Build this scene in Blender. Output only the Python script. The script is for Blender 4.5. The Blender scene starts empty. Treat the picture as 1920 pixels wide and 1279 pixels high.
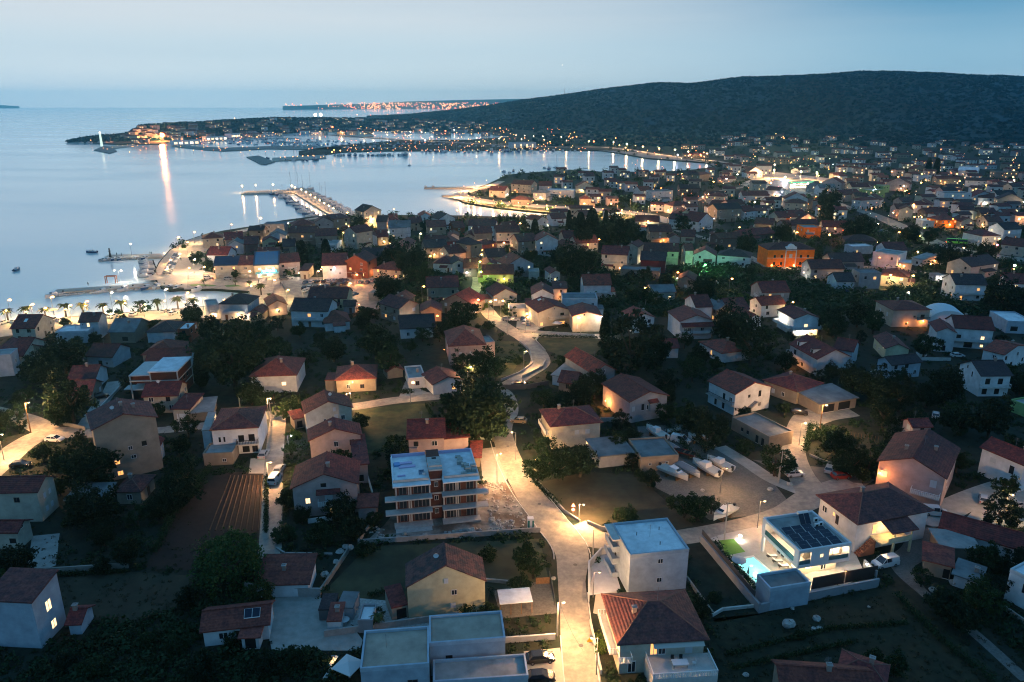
import bpy, math, random
import numpy as np
from mathutils import Vector, Matrix
from mathutils.geometry import tessellate_polygon
random.seed(7); rng = np.random.default_rng(7)
R = math.radians
C = bpy.context.scene.collection
sc = bpy.context.scene

# ------------------------------------------------------------------ camera
CAMH, FPX, HZ = 80.0, 1400.0, 192.0
PITCH = math.atan((639.5 - HZ) / FPX)
cd = bpy.data.cameras.new('camera'); cam = bpy.data.objects.new('camera', cd); C.objects.link(cam)
cam.location = (0, 0, CAMH); cam.rotation_euler = (math.pi / 2 - PITCH, 0, 0)
cd.sensor_width = 36; cd.lens = 36 * FPX / 1920; cd.clip_end = 90000; cd.clip_start = 0.5
sc.camera = cam
sc.view_settings.view_transform = 'Standard'; sc.view_settings.look = 'None'
sc.view_settings.exposure = -0.04; sc.view_settings.gamma = 1.0
sc.render.resolution_x = 1024; sc.render.resolution_y = 682
sc.cycles.use_denoising = True; sc.cycles.filter_width = 1.1
sc.cycles.sample_clamp_indirect = 4.0; sc.cycles.sample_clamp_direct = 0
sc.cycles.max_bounces = 5; sc.cycles.diffuse_bounces = 2; sc.cycles.glossy_bounces = 2
sc.cycles.transmission_bounces = 2; sc.cycles.volume_bounces = 2; sc.cycles.transparent_max_bounces = 4
sc.cycles.caustics_reflective = False; sc.cycles.caustics_refractive = False

# ------------------------------------------------------------------ dusk sky: pale rose-white over the sea in the north-west, deep blue elsewhere
w = bpy.data.worlds.new('World'); sc.world = w; w.use_nodes = True
nt = w.node_tree; nt.nodes.clear(); L = nt.links.new
def N(t, tree=None, **k):
    n = (tree or nt).nodes.new(t)
    for a, b in k.items(): setattr(n, a, b)
    return n
tc = N('ShaderNodeTexCoord'); sep = N('ShaderNodeSeparateXYZ'); L(tc.outputs['Generated'], sep.inputs[0])
def ramp(stops, tree=None, interp='EASE'):
    r = N('ShaderNodeValToRGB', tree); e = r.color_ramp; e.interpolation = interp
    while len(e.elements) < len(stops): e.elements.new(0.5)
    for el, (p, c) in zip(e.elements, stops): el.position = p; el.color = (*c, 1)
    return r
def s2l(r, g, b):
    return tuple(((v / 255 + .055) / 1.055) ** 2.4 if v > 10 else v / 255 / 12.92 for v in (r, g, b))
# glow side (towards the sunset) and far side, both by elevation
glow = ramp([(0.0, s2l(226, 240, 245)), (0.03, s2l(216, 234, 242)), (0.06, s2l(206, 227, 238)), (0.10, s2l(216, 228, 236)), (0.15, s2l(216, 226, 234)),
             (0.30, s2l(160, 206, 226)), (0.7, s2l(128, 182, 220))])
blue = ramp([(0.0, s2l(210, 234, 244)), (0.04, s2l(156, 200, 224)), (0.13, s2l(96, 158, 196)), (0.3, s2l(90, 156, 204)), (0.7, s2l(90, 158, 214))])
L(sep.outputs[2], glow.inputs[0]); L(sep.outputs[2], blue.inputs[0])
az = N('ShaderNodeVectorMath', operation='DOT_PRODUCT'); L(tc.outputs['Generated'], az.inputs[0])
az.inputs[1].default_value = (-math.sin(R(22)), math.cos(R(22)), 0)
mr = N('ShaderNodeMapRange', interpolation_type='SMOOTHSTEP'); mr.inputs[1].default_value = 0.60; mr.inputs[2].default_value = 1.0
L(az.outputs['Value'], mr.inputs[0])
cn = N('ShaderNodeTexNoise'); cn.inputs['Scale'].default_value = 2.2; cn.inputs['Detail'].default_value = 3
cm = N('ShaderNodeMapping'); cm.inputs['Scale'].default_value = (1, 1, 14); L(tc.outputs['Generated'], cm.inputs[0]); L(cm.outputs[0], cn.inputs[0])
cr = N('ShaderNodeMapRange'); cr.inputs[1].default_value = .3; cr.inputs[2].default_value = .7; cr.inputs[3].default_value = -.08; cr.inputs[4].default_value = .08
L(cn.outputs[0], cr.inputs[0])
ad = N('ShaderNodeMath', operation='ADD', use_clamp=True); L(mr.outputs[0], ad.inputs[0]); L(cr.outputs[0], ad.inputs[1])
mx = N('ShaderNodeMix', data_type='RGBA'); L(ad.outputs[0], mx.inputs[0]); L(blue.outputs[0], mx.inputs[6]); L(glow.outputs[0], mx.inputs[7])
# the physical dusk sky, sun on the horizon, gives a little of its own tint to the dome
sk = N('ShaderNodeTexSky', sky_type='NISHITA', sun_disc=False); sk.sun_elevation = R(1.0); sk.sun_rotation = R(-30)
skm = N('ShaderNodeMix', data_type='RGBA', blend_type='ADD'); skm.inputs[0].default_value = 0.002
L(mx.outputs[2], skm.inputs[6]); L(sk.outputs[0], skm.inputs[7])
bg = N('ShaderNodeBackground'); bg.inputs[1].default_value = 1.0; L(skm.outputs[2], bg.inputs[0])
wo = N('ShaderNodeOutputWorld'); L(bg.outputs[0], wo.inputs[0])
# the last soft light from the sunset side
sd = bpy.data.lights.new('sun', 'SUN'); sd.energy = 0.08; sd.angle = R(60); sd.color = (.80, .93, 1)
so = bpy.data.objects.new('sun', sd); C.objects.link(so); so.rotation_euler = (R(72), 0, R(28 + 180))

# ------------------------------------------------------------------ geometry of the site
REG = dict(a=(0, 880, 3.206), b=(460, 880, 3.206), c=(940, 880, 3.206), d=(1420, 880, 3.206),
           e=(0, 560, 3.762), f=(460, 560, 3.762), g=(940, 560, 3.762), h=(1420, 560, 3.762),
           i=(0, 380, 4.8), j=(360, 340, 4.5675), k=(720, 340, 4.5675), l=(1080, 340, 4.5675), m=(1440, 340, 4.0),
           n=(100, 160, 3.84), o=(560, 160, 3.84), p=(1040, 120, 2.1818), q=(1280, 240, 3.0), z=(0, 0, 1),
           v=(1360, 900, 4.918), w=(700, 800, 5.8125))
def PX(r, x, y):
    a, b, s = REG[r]; return a + x / s, b + y / s
def ray(x, y):
    u = (x - 960) / FPX; v = (y - 639.5) / FPX; s, c = math.sin(PITCH), math.cos(PITCH)
    return u, c - v * s, -s - v * c
def G(x, y, z=0.0):                     # the spot on the level z seen in that direction from the viewpoint
    dx, dy, dz = ray(x, y); t = (z - CAMH) / min(dz, -0.0008); return Vector((dx * t, dy * t, z))
def PROJ(p):
    s, c = math.sin(PITCH), math.cos(PITCH); y, z = p[1], p[2] - CAMH
    dep = y * c - z * s; return 960 + FPX * p[0] / dep, 639.5 + FPX * (-y * s - z * c) / dep
def HT(base, topy):                     # height of an upright standing on base whose top is seen at row topy
    g = G(*base); dx, dy, dz = ray(base[0], topy); return CAMH + dz / dy * g.y

# ------------------------------------------------------------------ materials
MAT = {}
def mat(name, col, rough=.8, noise=.0, scale=1.0, bump=0.0, metal=0.0, emit=None, es=0.0, spec=.3, col2=None, island=0.0, sample=True, rows=0.0, objrand=0.0, trans=0.0):
    if name in MAT: return MAT[name]
    m = bpy.data.materials.new(name); m.use_nodes = True; t = m.node_tree; b = t.nodes['Principled BSDF']
    b.inputs['Roughness'].default_value = rough; b.inputs['Metallic'].default_value = metal
    b.inputs['Specular IOR Level'].default_value = spec; b.inputs['Base Color'].default_value = (*col, 1)
    def nn(k, **a): return N(k, t, **a)
    if noise or bump or col2 or island or rows or objrand:
        co = nn('ShaderNodeTexCoord'); n = nn('ShaderNodeTexNoise'); n.inputs['Scale'].default_value = scale; n.inputs['Detail'].default_value = 6
        n.inputs['Roughness'].default_value = .62
        t.links.new(co.outputs['Object'], n.inputs[0])
        r = nn('ShaderNodeMapRange'); r.inputs[1].default_value = .3; r.inputs[2].default_value = .7
        r.inputs[3].default_value = 1 - noise; r.inputs[4].default_value = 1 + noise; t.links.new(n.outputs[0], r.inputs[0])
        fac = r.outputs[0]
        if island:
            g = nn('ShaderNodeNewGeometry'); q = nn('ShaderNodeMapRange'); q.inputs[3].default_value = 1 - island; q.inputs[4].default_value = 1 + island
            t.links.new(g.outputs['Random Per Island'], q.inputs[0]); mu = nn('ShaderNodeMath', operation='MULTIPLY')
            t.links.new(q.outputs[0], mu.inputs[0]); t.links.new(fac, mu.inputs[1]); fac = mu.outputs[0]
        if objrand:
            g = nn('ShaderNodeObjectInfo'); q = nn('ShaderNodeMapRange'); q.inputs[3].default_value = 1 - objrand; q.inputs[4].default_value = 1 + objrand
            t.links.new(g.outputs['Random'], q.inputs[0]); mu = nn('ShaderNodeMath', operation='MULTIPLY')
            t.links.new(q.outputs[0], mu.inputs[0]); t.links.new(fac, mu.inputs[1]); fac = mu.outputs[0]
        src = None
        if col2:
            n2 = nn('ShaderNodeTexNoise'); n2.inputs['Scale'].default_value = scale * .31; n2.inputs['Detail'].default_value = 4
            t.links.new(co.outputs['Object'], n2.inputs[0]); rr = nn('ShaderNodeMapRange'); rr.inputs[1].default_value = .42; rr.inputs[2].default_value = .6
            t.links.new(n2.outputs[0], rr.inputs[0]); mm = nn('ShaderNodeMix', data_type='RGBA'); t.links.new(rr.outputs[0], mm.inputs[0])
            mm.inputs[6].default_value = (*col, 1); mm.inputs[7].default_value = (*col2, 1); src = mm.outputs[2]
        h = nn('ShaderNodeVectorMath', operation='SCALE')
        if src: t.links.new(src, h.inputs[0])
        else: h.inputs[0].default_value = col
        t.links.new(fac, h.inputs['Scale']); t.links.new(h.outputs[0], b.inputs['Base Color'])
        if bump or rows:
            bp = nn('ShaderNodeBump'); bp.inputs['Strength'].default_value = bump or .5; bp.inputs['Distance'].default_value = .15
            if rows:
                wv = nn('ShaderNodeTexWave', wave_type='BANDS', bands_direction='Z'); wv.inputs['Scale'].default_value = rows
                t.links.new(co.outputs['Object'], wv.inputs[0]); wv.inputs['Distortion'].default_value = .6
                t.links.new(wv.outputs['Fac'], bp.inputs['Height'])
            else: t.links.new(n.outputs[0], bp.inputs['Height'])
            t.links.new(bp.outputs[0], b.inputs['Normal'])
    if emit: b.inputs['Emission Color'].default_value = (*emit, 1); b.inputs['Emission Strength'].default_value = es
    if emit and not sample: m.cycles.emission_sampling = 'NONE'
    if trans:
        tr = nn('ShaderNodeBsdfTranslucent'); tr.inputs[0].default_value = (col[0] * 1.2, col[1] * 1.6, col[2], 1)
        ms = nn('ShaderNodeMixShader'); ms.inputs[0].default_value = trans
        t.links.new(b.outputs[0], ms.inputs[1]); t.links.new(tr.outputs[0], ms.inputs[2]); t.links.new(ms.outputs[0], t.nodes['Material Output'].inputs[0])
    MAT[name] = m; return m
WALL = dict(cream=(.44, .40, .33), white=(.56, .58, .60), grey=(.26, .27, .29), beige=(.28, .235, .185), pink=(.40, .31, .30), stone=(.24, .20, .16),
            blue=(.42, .46, .50), brick=(.20, .065, .04), orange=(.80, .22, .02), green=(.24, .36, .14), yellow=(.46, .45, .31), red=(.20, .04, .04), dark=(.11, .10, .10), lilac=(.34, .41, .48))  # orange, red and green also put coloured lamplight into some walls
ROOF = dict(red=((.15, .030, .026), (.085, .020, .022)), brown=((.115, .034, .030), (.065, .024, .025)), dark=((.045, .03, .032), (.03, .022, .026)), bright=((.22, .042, .028), (.11, .032, .026)),
            worn=((.10, .040, .036), (.035, .026, .028)), grey=((.15, .16, .165), (.10, .105, .11)), white=((.62, .64, .66), (.50, .52, .54)), navy=((.012, .022, .05), (.015, .03, .065)),
            tan=((.33, .27, .215), (.26, .215, .175)), concrete=((.25, .25, .24), (.18, .18, .18)), orange=((.18, .045, .032), (.11, .030, .026)))
WALL = {k: tuple(c * .86 for c in v) for k, v in WALL.items()}; WALL['orange'] = (.80, .17, .01)
def wallm(k): return mat('plaster_' + k, WALL[k], .9, noise=.2, scale=.5, bump=.12, objrand=.12)
def roofm(k):
    a, b = ROOF[k]
    if k in ('grey', 'white', 'tan', 'concrete', 'navy'): return mat('roof_' + k, a, .35 if k == 'navy' else .85, noise=.15, scale=.8, col2=b, bump=.1)
    return mat('roof_' + k, a, .85, noise=.5, scale=2.6, col2=b, rows=1.5, bump=.3, objrand=.18)
m_glass = mat('window_glass', (.015, .02, .03), .08, spec=.6)
m_frame = mat('window_frame', (.55, .55, .55), .5)
m_hall = mat('hall_pane', (.9, .9, .8), .5, emit=(1, .78, .48), es=4, sample=False)
m_brownf = mat('brown_frame', (.06, .03, .02), .5)
m_dark = mat('dark_opening', (.008, .008, .01), .9)
m_shut = mat('shutter', (.40, .43, .46), .6)
m_lit = mat('lit_pane', (.8, .6, .3), .5, emit=(1, .40, .09), es=1.7, sample=False)
m_lit2 = mat('bright_pane', (.9, .8, .6), .5, emit=(1, .64, .28), es=2.4, sample=False)
m_conc = mat('concrete', (.27, .26, .25), .9, noise=.2, scale=1.2, bump=.2)
m_pale = mat('pale_concrete', (.42, .41, .39), .9, noise=.15, scale=.9, bump=.1)
m_whitep = mat('white_paint', (.6, .6, .6), .5, noise=.06, scale=2)
m_metal = mat('galvanised_metal', (.18, .18, .19), .5, metal=.5)
m_black = mat('black_metal', (.02, .02, .022), .5)
m_wood = mat('wood', (.13, .075, .04), .8, noise=.3, scale=3)
m_bark = mat('bark', (.055, .04, .03), .95, noise=.3, scale=4, bump=.4)

# ------------------------------------------------------------------ mesh building
class MB:
    def __init__(s): s.v = []; s.f = []; s.m = []; s.mats = []; s.cur = 0
    def mat(s, m):
        if m not in s.mats: s.mats.append(m)
        s.cur = s.mats.index(m); return s
    def poly(s, pts):
        n = len(s.v); s.v += [tuple(p) for p in pts]; s.f.append(tuple(range(n, n + len(pts)))); s.m.append(s.cur); return s
    def hexa(s, p):                      # eight points: bottom ring then top ring
        n = len(s.v); s.v += [tuple(q) for q in p]
        for f in ((3, 2, 1, 0), (4, 5, 6, 7), (0, 1, 5, 4), (1, 2, 6, 5), (2, 3, 7, 6), (3, 0, 4, 7)):
            s.f.append(tuple(n + i for i in f)); s.m.append(s.cur)
        return s
    def box(s, x0, x1, y0, y1, z0, z1):
        s.hexa([(x0, y0, z0), (x1, y0, z0), (x1, y1, z0), (x0, y1, z0), (x0, y0, z1), (x1, y0, z1), (x1, y1, z1), (x0, y1, z1)]); return s
    def slab(s, q, t):                   # four (or more) points, thickened straight down by t
        n = len(s.v); k = len(q); s.v += [tuple(p) for p in q] + [(p[0], p[1], p[2] - t) for p in q]
        s.f.append(tuple(range(n, n + k))); s.m.append(s.cur); s.f.append(tuple(range(n + 2 * k - 1, n + k - 1, -1))); s.m.append(s.cur)
        for i in range(k):
            j = (i + 1) % k; s.f.append((n + i, n + k + i, n + k + j, n + j)); s.m.append(s.cur)
        return s
    def tube(s, a, b, r0, r1=None, n=8):
        a, b = Vector(a), Vector(b); r1 = r0 if r1 is None else r1; d = (b - a).normalized()
        u = d.orthogonal().normalized(); w_ = d.cross(u); k = len(s.v)
        for c, r in ((a, r0), (b, r1)):
            for i in range(n):
                t = 2 * math.pi * i / n; s.v.append(tuple(c + (u * math.cos(t) + w_ * math.sin(t)) * r))
        for i in range(n):
            j = (i + 1) % n; s.f.append((k + i, k + j, k + n + j, k + n + i)); s.m.append(s.cur)
        s.f.append(tuple(range(k + n - 1, k - 1, -1))); s.m.append(s.cur); s.f.append(tuple(range(k + n, k + 2 * n))); s.m.append(s.cur)
        return s
    def ball(s, c, r, sz=1.0, n=8):
        k = len(s.v); rows = n // 2 + 1
        for i in range(rows):
            t = math.pi * i / (rows - 1)
            for j in range(n):
                p = 2 * math.pi * j / n; s.v.append((c[0] + r * math.sin(t) * math.cos(p), c[1] + r * math.sin(t) * math.sin(p), c[2] + r * sz * math.cos(t)))
        for i in range(rows - 1):
            for j in range(n):
                q = (j + 1) % n; s.f.append((k + i * n + j, k + (i + 1) * n + j, k + (i + 1) * n + q, k + i * n + q)); s.m.append(s.cur)
        return s
    def loft(s, rings, cap=True):        # list of rings of equal count
        k = len(s.v); n = len(rings[0])
        for r in rings: s.v += [tuple(p) for p in r]
        for i in range(len(rings) - 1):
            for j in range(n):
                q = (j + 1) % n; s.f.append((k + i * n + j, k + i * n + q, k + (i + 1) * n + q, k + (i + 1) * n + j)); s.m.append(s.cur)
        if cap:
            s.f.append(tuple(range(k + n - 1, k - 1, -1))); s.m.append(s.cur)
            e = k + (len(rings) - 1) * n; s.f.append(tuple(range(e, e + n))); s.m.append(s.cur)
        return s
    def mesh(s, name, smooth=False):
        me = bpy.data.meshes.new(name); me.from_pydata(s.v, [], s.f)
        for m in s.mats: me.materials.append(m)
        me.polygons.foreach_set('material_index', s.m)
        if smooth: me.polygons.foreach_set('use_smooth', [True] * len(s.f))
        me.update(); return me
    def build(s, name, parent=None, smooth=False): return place(name, s.mesh(name, smooth), parent)
def place(name, me, parent=None, loc=(0, 0, 0), rz=0, scale=None):
    o = bpy.data.objects.new(name, me); C.objects.link(o); o.location = loc; o.rotation_euler = (0, 0, rz)
    if parent: o.parent = parent
    if scale: o.scale = scale if not isinstance(scale, (int, float)) else (scale,) * 3
    return o
def tag(o, label, cat, group=None):
    o['label'] = label; o['category'] = cat
    if group: o['group'] = group
    return o
def empty(name, loc, rz=0, label=None, cat=None, group=None):
    o = bpy.data.objects.new(name, None); C.objects.link(o); o.location = loc; o.rotation_euler = (0, 0, rz); o.empty_display_size = .1
    if label: tag(o, label, cat, group)
    return o
def tree_copy(src, loc, rz=0, scale=1):
    r = src.copy(); C.objects.link(r); r.location = loc; r.rotation_euler = (0, 0, rz); r.scale = (scale,) * 3
    for ch in src.children:
        c = ch.copy(); C.objects.link(c); c.parent = r
        for g in ch.children:
            d = g.copy(); C.objects.link(d); d.parent = c
    return r
PROTO = []
def remove_proto(o):
    for ch in list(o.children):
        for g in list(ch.children): bpy.data.objects.remove(g)
        bpy.data.objects.remove(ch)
    bpy.data.objects.remove(o)
# labels of repeats: what it looks like plus where it stands beside a landmark, in rank order
LM = []; AUTO = []
def auto(o, desc, cat, group, p):
    AUTO.append((o, desc, p)); o['category'] = cat; o['group'] = group; return o
ORD = 'nearest second third fourth fifth sixth seventh eighth ninth tenth eleventh twelfth thirteenth fourteenth fifteenth sixteenth seventeenth eighteenth nineteenth twentieth'.split()
def ordn(k):
    if k < 20: return ORD[k]
    t = ['twenty', 'thirty', 'forty', 'fifty', 'sixty', 'seventy', 'eighty', 'ninety'][min((k + 1) // 10 - 2, 7)]; u = (k + 1) % 10
    if u == 0: return {'twenty': 'twentieth', 'thirty': 'thirtieth', 'forty': 'fortieth', 'fifty': 'fiftieth', 'sixty': 'sixtieth', 'seventy': 'seventieth', 'eighty': 'eightieth', 'ninety': 'ninetieth'}[t]
    return t + '-' + ['', 'first', 'second', 'third', 'fourth', 'fifth', 'sixth', 'seventh', 'eighth', 'ninth'][u]
def finish_labels():
    bk = {}
    for o, desc, (x, y) in AUTO:
        best = min(LM, key=lambda l: (l[1] - x) ** 2 + ((l[2] - y) * 1.6) ** 2); dx, dy = x - best[1], y - best[2]
        di = ('left of' if dx < 0 else 'right of') if abs(dx) > abs(dy) * 1.5 else ('behind' if dy < 0 else 'in front of')
        bk.setdefault((desc, di, best[0]), []).append((math.hypot(dx, dy), o))
    for (desc, di, nm), lst in bk.items():
        lst.sort(key=lambda t: t[0])
        for k, (_, o) in enumerate(lst):
            o['label'] = f'{desc}, {di} {nm}' if len(lst) == 1 else f'{desc}, {ordn(k)} {di} {nm}'
# occupied ground, for planting round the buildings
OCC = []; ROADS = []; OPEN = []
def blocked(x, y, r):
    for cx, cy, hw, hd, ca, sa in OCC:
        dx, dy = x - cx, y - cy
        if abs(dx) > 30 and abs(dx) > hw + hd + r: continue
        lx, ly = dx * ca + dy * sa, -dx * sa + dy * ca
        if abs(lx) < hw + r and abs(ly) < hd + r: return True
    for pts, hw in ROADS:
        for (ax, ay), (bx, by) in zip(pts, pts[1:]):
            ex, ey = bx - ax, by - ay; l2 = ex * ex + ey * ey or 1; t = max(0, min(1, ((x - ax) * ex + (y - ay) * ey) / l2))
            if (x - ax - ex * t) ** 2 + (y - ay - ey * t) ** 2 < (hw + r) ** 2: return True
    return any(inside(x, y, P) for P in OPEN)
def inside(x, y, P):
    c = False; n = len(P)
    for i in range(n):
        (ax, ay), (bx, by) = P[i], P[(i + 1) % n]
        if (ay > y) != (by > y) and x < (bx - ax) * (y - ay) / (by - ay) + ax: c = not c
    return c
# ------------------------------------------------------------------ ground, water, haze
def sheet(name, pts, z, m, label=None, depth=0.0, kind='structure', open_=False, world=False):
    P = [Vector(p) if world else G(*p) for p in pts]; P = [Vector((p[0], p[1], z)) for p in P]
    mb = MB().mat(m)
    for t in tessellate_polygon([P]):
        tri = [P[i] for i in t]
        if (tri[1] - tri[0]).cross(tri[2] - tri[0]).z < 0: tri.reverse()
        mb.poly(tri)
    if depth:
        for i in range(len(P)):
            a, b = P[i], P[(i + 1) % len(P)]; mb.poly([a, b, (b.x, b.y, z - depth), (a.x, a.y, z - depth)])
    o = mb.build(name)
    if kind: o['kind'] = kind
    if open_: OPEN.append([(p.x, p.y) for p in P])
    return o
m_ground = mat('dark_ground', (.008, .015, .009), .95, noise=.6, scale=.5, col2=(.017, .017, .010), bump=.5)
m_farland = mat('scrubland', (.018, .028, .018), .95, noise=.4, scale=.03, col2=(.03, .03, .022), bump=.5)
m_grass = mat('meadow_grass', (.014, .028, .010), .95, noise=.35, scale=.5, col2=(.05, .05, .02), bump=.5)
m_dry = mat('dry_grass', (.034, .028, .017), .95, noise=.35, scale=.35, col2=(.03, .03, .018), bump=.5)
m_lawn = mat('lawn', (.05, .13, .02), .9, noise=.2, scale=3)
m_soil = mat('tilled_soil', (.022, .013, .010), .95, noise=.3, scale=.6, col2=(.02, .013, .011), bump=.6)
m_gravel = mat('gravel', (.12, .11, .10), .95, noise=.3, scale=2.5, col2=(.10, .095, .085), bump=.4)
m_rubble = mat('rubble_ground', (.22, .20, .18), .95, noise=.5, scale=.6, col2=(.09, .06, .045), bump=.8)
m_road = mat('pale_worn_asphalt', (.26, .23, .19), .85, noise=.22, scale=1.1, col2=(.19, .172, .15), bump=.2)
m_asph = mat('asphalt', (.075, .072, .072), .8, noise=.3, scale=.6, col2=(.10, .085, .07), bump=.15)
m_quay = mat('quay_paving', (.36, .32, .26), .8, noise=.15, scale=.4, bump=.1)
m_path = mat('pavement_concrete', (.26, .25, .23), .85, noise=.2, scale=.7, bump=.1)
MAIN = [(-60, 616), (0, 606), (100, 596), (230, 586), (330, 578), (402, 573), (470, 575), (468, 546), (402, 541), (345, 541), (318, 543), (298, 536), (290, 520), (291, 505), (297, 492), (304, 484),
        (318, 468), (345, 452), (378, 441), (420, 432), (465, 425), (530, 413), (600, 404), (660, 405), (760, 403), (880, 404), (960, 407), (1010, 406), (1070, 410), (1110, 408), (1060, 401), (1000, 396), (930, 389), (872, 380), (852, 370),
        (858, 362), (885, 354), (912, 346), (935, 335), (955, 327), (1010, 322), (1070, 318), (1130, 322), (1190, 322), (1250, 321), (1300, 318), (1338, 312), (1325, 305), (1270, 301), (1215, 297), (1170, 289), (1130, 282), (1000, 281),
        (860, 282), (700, 283), (640, 285), (600, 291), (560, 290), (560, 283), (640, 272), (760, 262), (880, 262), (960, 256), (900, 249), (780, 246), (640, 244), (540, 247), (470, 250), (420, 256), (330, 262), (300, 270), (260, 270), (225, 271), (180, 268), (128, 265),
        (150, 258), (240, 250), (400, 236), (560, 228), (760, 214), (900, 208), (1300, 206), (2300, 206), (4200, 700), (2600, 1700), (0, 1900), (-900, 1500), (-500, 700)]
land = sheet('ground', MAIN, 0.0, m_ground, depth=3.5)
FARLAND = [(530, 205.8), (700, 204.6), (1000, 204), (1400, 204), (1400, 202), (530, 202.2)]
sheet('far_land', FARLAND, 0.0, m_farland, depth=3)
# water down to the horizon
m_water = bpy.data.materials.new('sea_water'); m_water.use_nodes = True; t = m_water.node_tree; b = t.nodes['Principled BSDF']
b.inputs['Base Color'].default_value = (.62, .68, .64, 1); b.inputs['Roughness'].default_value = .12; b.inputs['IOR'].default_value = 1.45
co = N('ShaderNodeTexCoord', t); mp = N('ShaderNodeMapping', t); mp.inputs['Scale'].default_value = (.10, .30, 1)
n1 = N('ShaderNodeTexNoise', t); n1.inputs['Scale'].default_value = 1.6; n1.inputs['Detail'].default_value = 5
bp = N('ShaderNodeBump', t); bp.inputs['Strength'].default_value = .12; bp.inputs['Distance'].default_value = .4
n2 = N('ShaderNodeTexNoise', t); n2.inputs['Scale'].default_value = .0035; n2.inputs['Detail'].default_value = 4; m2 = N('ShaderNodeMapping', t); m2.inputs['Scale'].default_value = (1, 2.6, 1); rg = N('ShaderNodeMapRange', t); rg.inputs[1].default_value = .4; rg.inputs[2].default_value = .62; rg.inputs[3].default_value = .10; rg.inputs[4].default_value = .18
t.links.new(co.outputs['Object'], m2.inputs[0]); t.links.new(m2.outputs[0], n2.inputs[0]); t.links.new(n2.outputs[0], rg.inputs[0]); t.links.new(rg.outputs[0], b.inputs['Roughness'])
t.links.new(co.outputs['Object'], mp.inputs[0]); t.links.new(mp.outputs[0], n1.inputs[0]); t.links.new(n1.outputs[0], bp.inputs['Height']); t.links.new(bp.outputs[0], b.inputs['Normal'])
mb = MB().mat(m_water); mb.poly([(-14000, -200, -1.2), (14000, -200, -1.2), (14000, 12600, -1.2), (-14000, 12600, -1.2)]); sea = mb.build('water'); sea['kind'] = 'structure'
# breakwaters, spits and piers
m_rock = mat('breakwater_stone', (.20, .19, .17), .9, noise=.3, scale=.5, bump=.6)
def pier(nm, pts, label, m=m_quay, z=.0, mid=True):
    o = sheet(nm, pts, z, m, depth=3.0, kind=None); tag(o, label, 'breakwater' if nm == 'breakwater' else 'pier'); return o
pier('pier', [(98, 549), (107, 542.5), (250, 533), (300, 528), (300, 538), (262, 538.5), (118, 547.5)], 'long low stone pier reaching out below the harbour with rowing boats along its near side')
pier('pier', [(189, 486), (204, 477.5), (300, 475.5), (306, 481), (262, 482.5), (205, 484.5)], 'short pier with small beacon at its tip beside the moored boats')
pier('pier', [(452, 363), (463, 358.5), (560, 355), (590, 356), (587, 361), (510, 362)], 'narrow outer jetty with lamps at the far end of the yacht pier')
pier('pier', [(552, 362), (562, 360.5), (583, 362), (636, 406), (626, 408)], 'lamp-lit walkway pier packed with yachts along both sides')
pier('pier', [(795, 352), (800, 350.5), (880, 350), (905, 350), (905, 352.5), (840, 352.5)], 'thin dark jetty reaching left from the curved promenade')
pier('pier', [(828, 366), (860, 365), (862, 367.5), (830, 367)], 'tiny stone jetty at the tip of the curved promenade')
pier('breakwater', [(462, 294), (485, 291.5), (515, 303), (498, 308), (488, 307)], 'rocky angled breakwater head at the marina entrance', m_rock)
pier('pier', [(510, 296), (610, 290), (612, 296), (560, 299), (512, 302)], 'lamp-lit mole joining the marina entrance to the land', m_quay)
pier('breakwater', [(322, 274), (345, 273), (420, 277), (500, 274), (580, 272), (640, 277), (640, 281), (500, 279), (420, 283), (385, 281)], 'long low breakwater in front of the inner marina', m_rock)
pier('breakwater', [(176, 281), (196, 273), (212, 276), (219, 283), (205, 287)], 'stone breakwater mound with white beacon at the peninsula tip', m_rock)
pier('pier', [(208, 274), (252, 270.5), (256, 273), (214, 278)], 'lamp-lit mole behind the white beacon')
for k, (a, b_, y) in enumerate([(380, 470, 263), (430, 560, 259.5), (500, 590, 266), (450, 560, 253), (640, 760, 277), (660, 850, 270), (700, 900, 266.5), (860, 980, 274)]):
    auto(pier('pontoon', [(a, y), (b_, y - .6), (b_, y), (a, y + .7)], 'x', m_pale), 'thin pale floating pontoon', 'pontoon', 'pontoons of the marina', ((a + b_) / 2, y))

def road(nm, pts, wid, m, z=.03, px=True, k=6):
    P = [G(*p) for p in pts] if px else [Vector(p) for p in pts]
    Q = []
    for i in range(len(P) - 1):
        p0, p1, p2, p3 = P[max(i - 1, 0)], P[i], P[i + 1], P[min(i + 2, len(P) - 1)]
        for j in range(k):
            t = j / k; Q.append(.5 * ((2 * p1) + (p2 - p0) * t + (2 * p0 - 5 * p1 + 4 * p2 - p3) * t * t + (3 * p1 - p0 - 3 * p2 + p3) * t ** 3))
    Q.append(P[-1]); W = wid if isinstance(wid, (list, tuple)) else [wid] * len(P)
    mb = MB().mat(m); pr = None
    for i, q in enumerate(Q):
        d = (Q[min(i + 1, len(Q) - 1)] - Q[max(i - 1, 0)]).normalized(); n = Vector((-d.y, d.x, 0)); s = i / k; a = int(min(s, len(W) - 1)); b2 = min(a + 1, len(W) - 1); hw = (W[a] * (1 - (s - a)) + W[b2] * (s - a)) / 2
        cur = ((q + n * hw), (q - n * hw)); cur = [Vector((c.x, c.y, z)) for c in cur]
        if pr: mb.poly([pr[1], cur[1], cur[0], pr[0]])
        pr = cur
    o = mb.build(nm); o['kind'] = 'structure'; ROADS.append(([(q.x, q.y) for q in Q], max(W) / 2)); return Q
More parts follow.
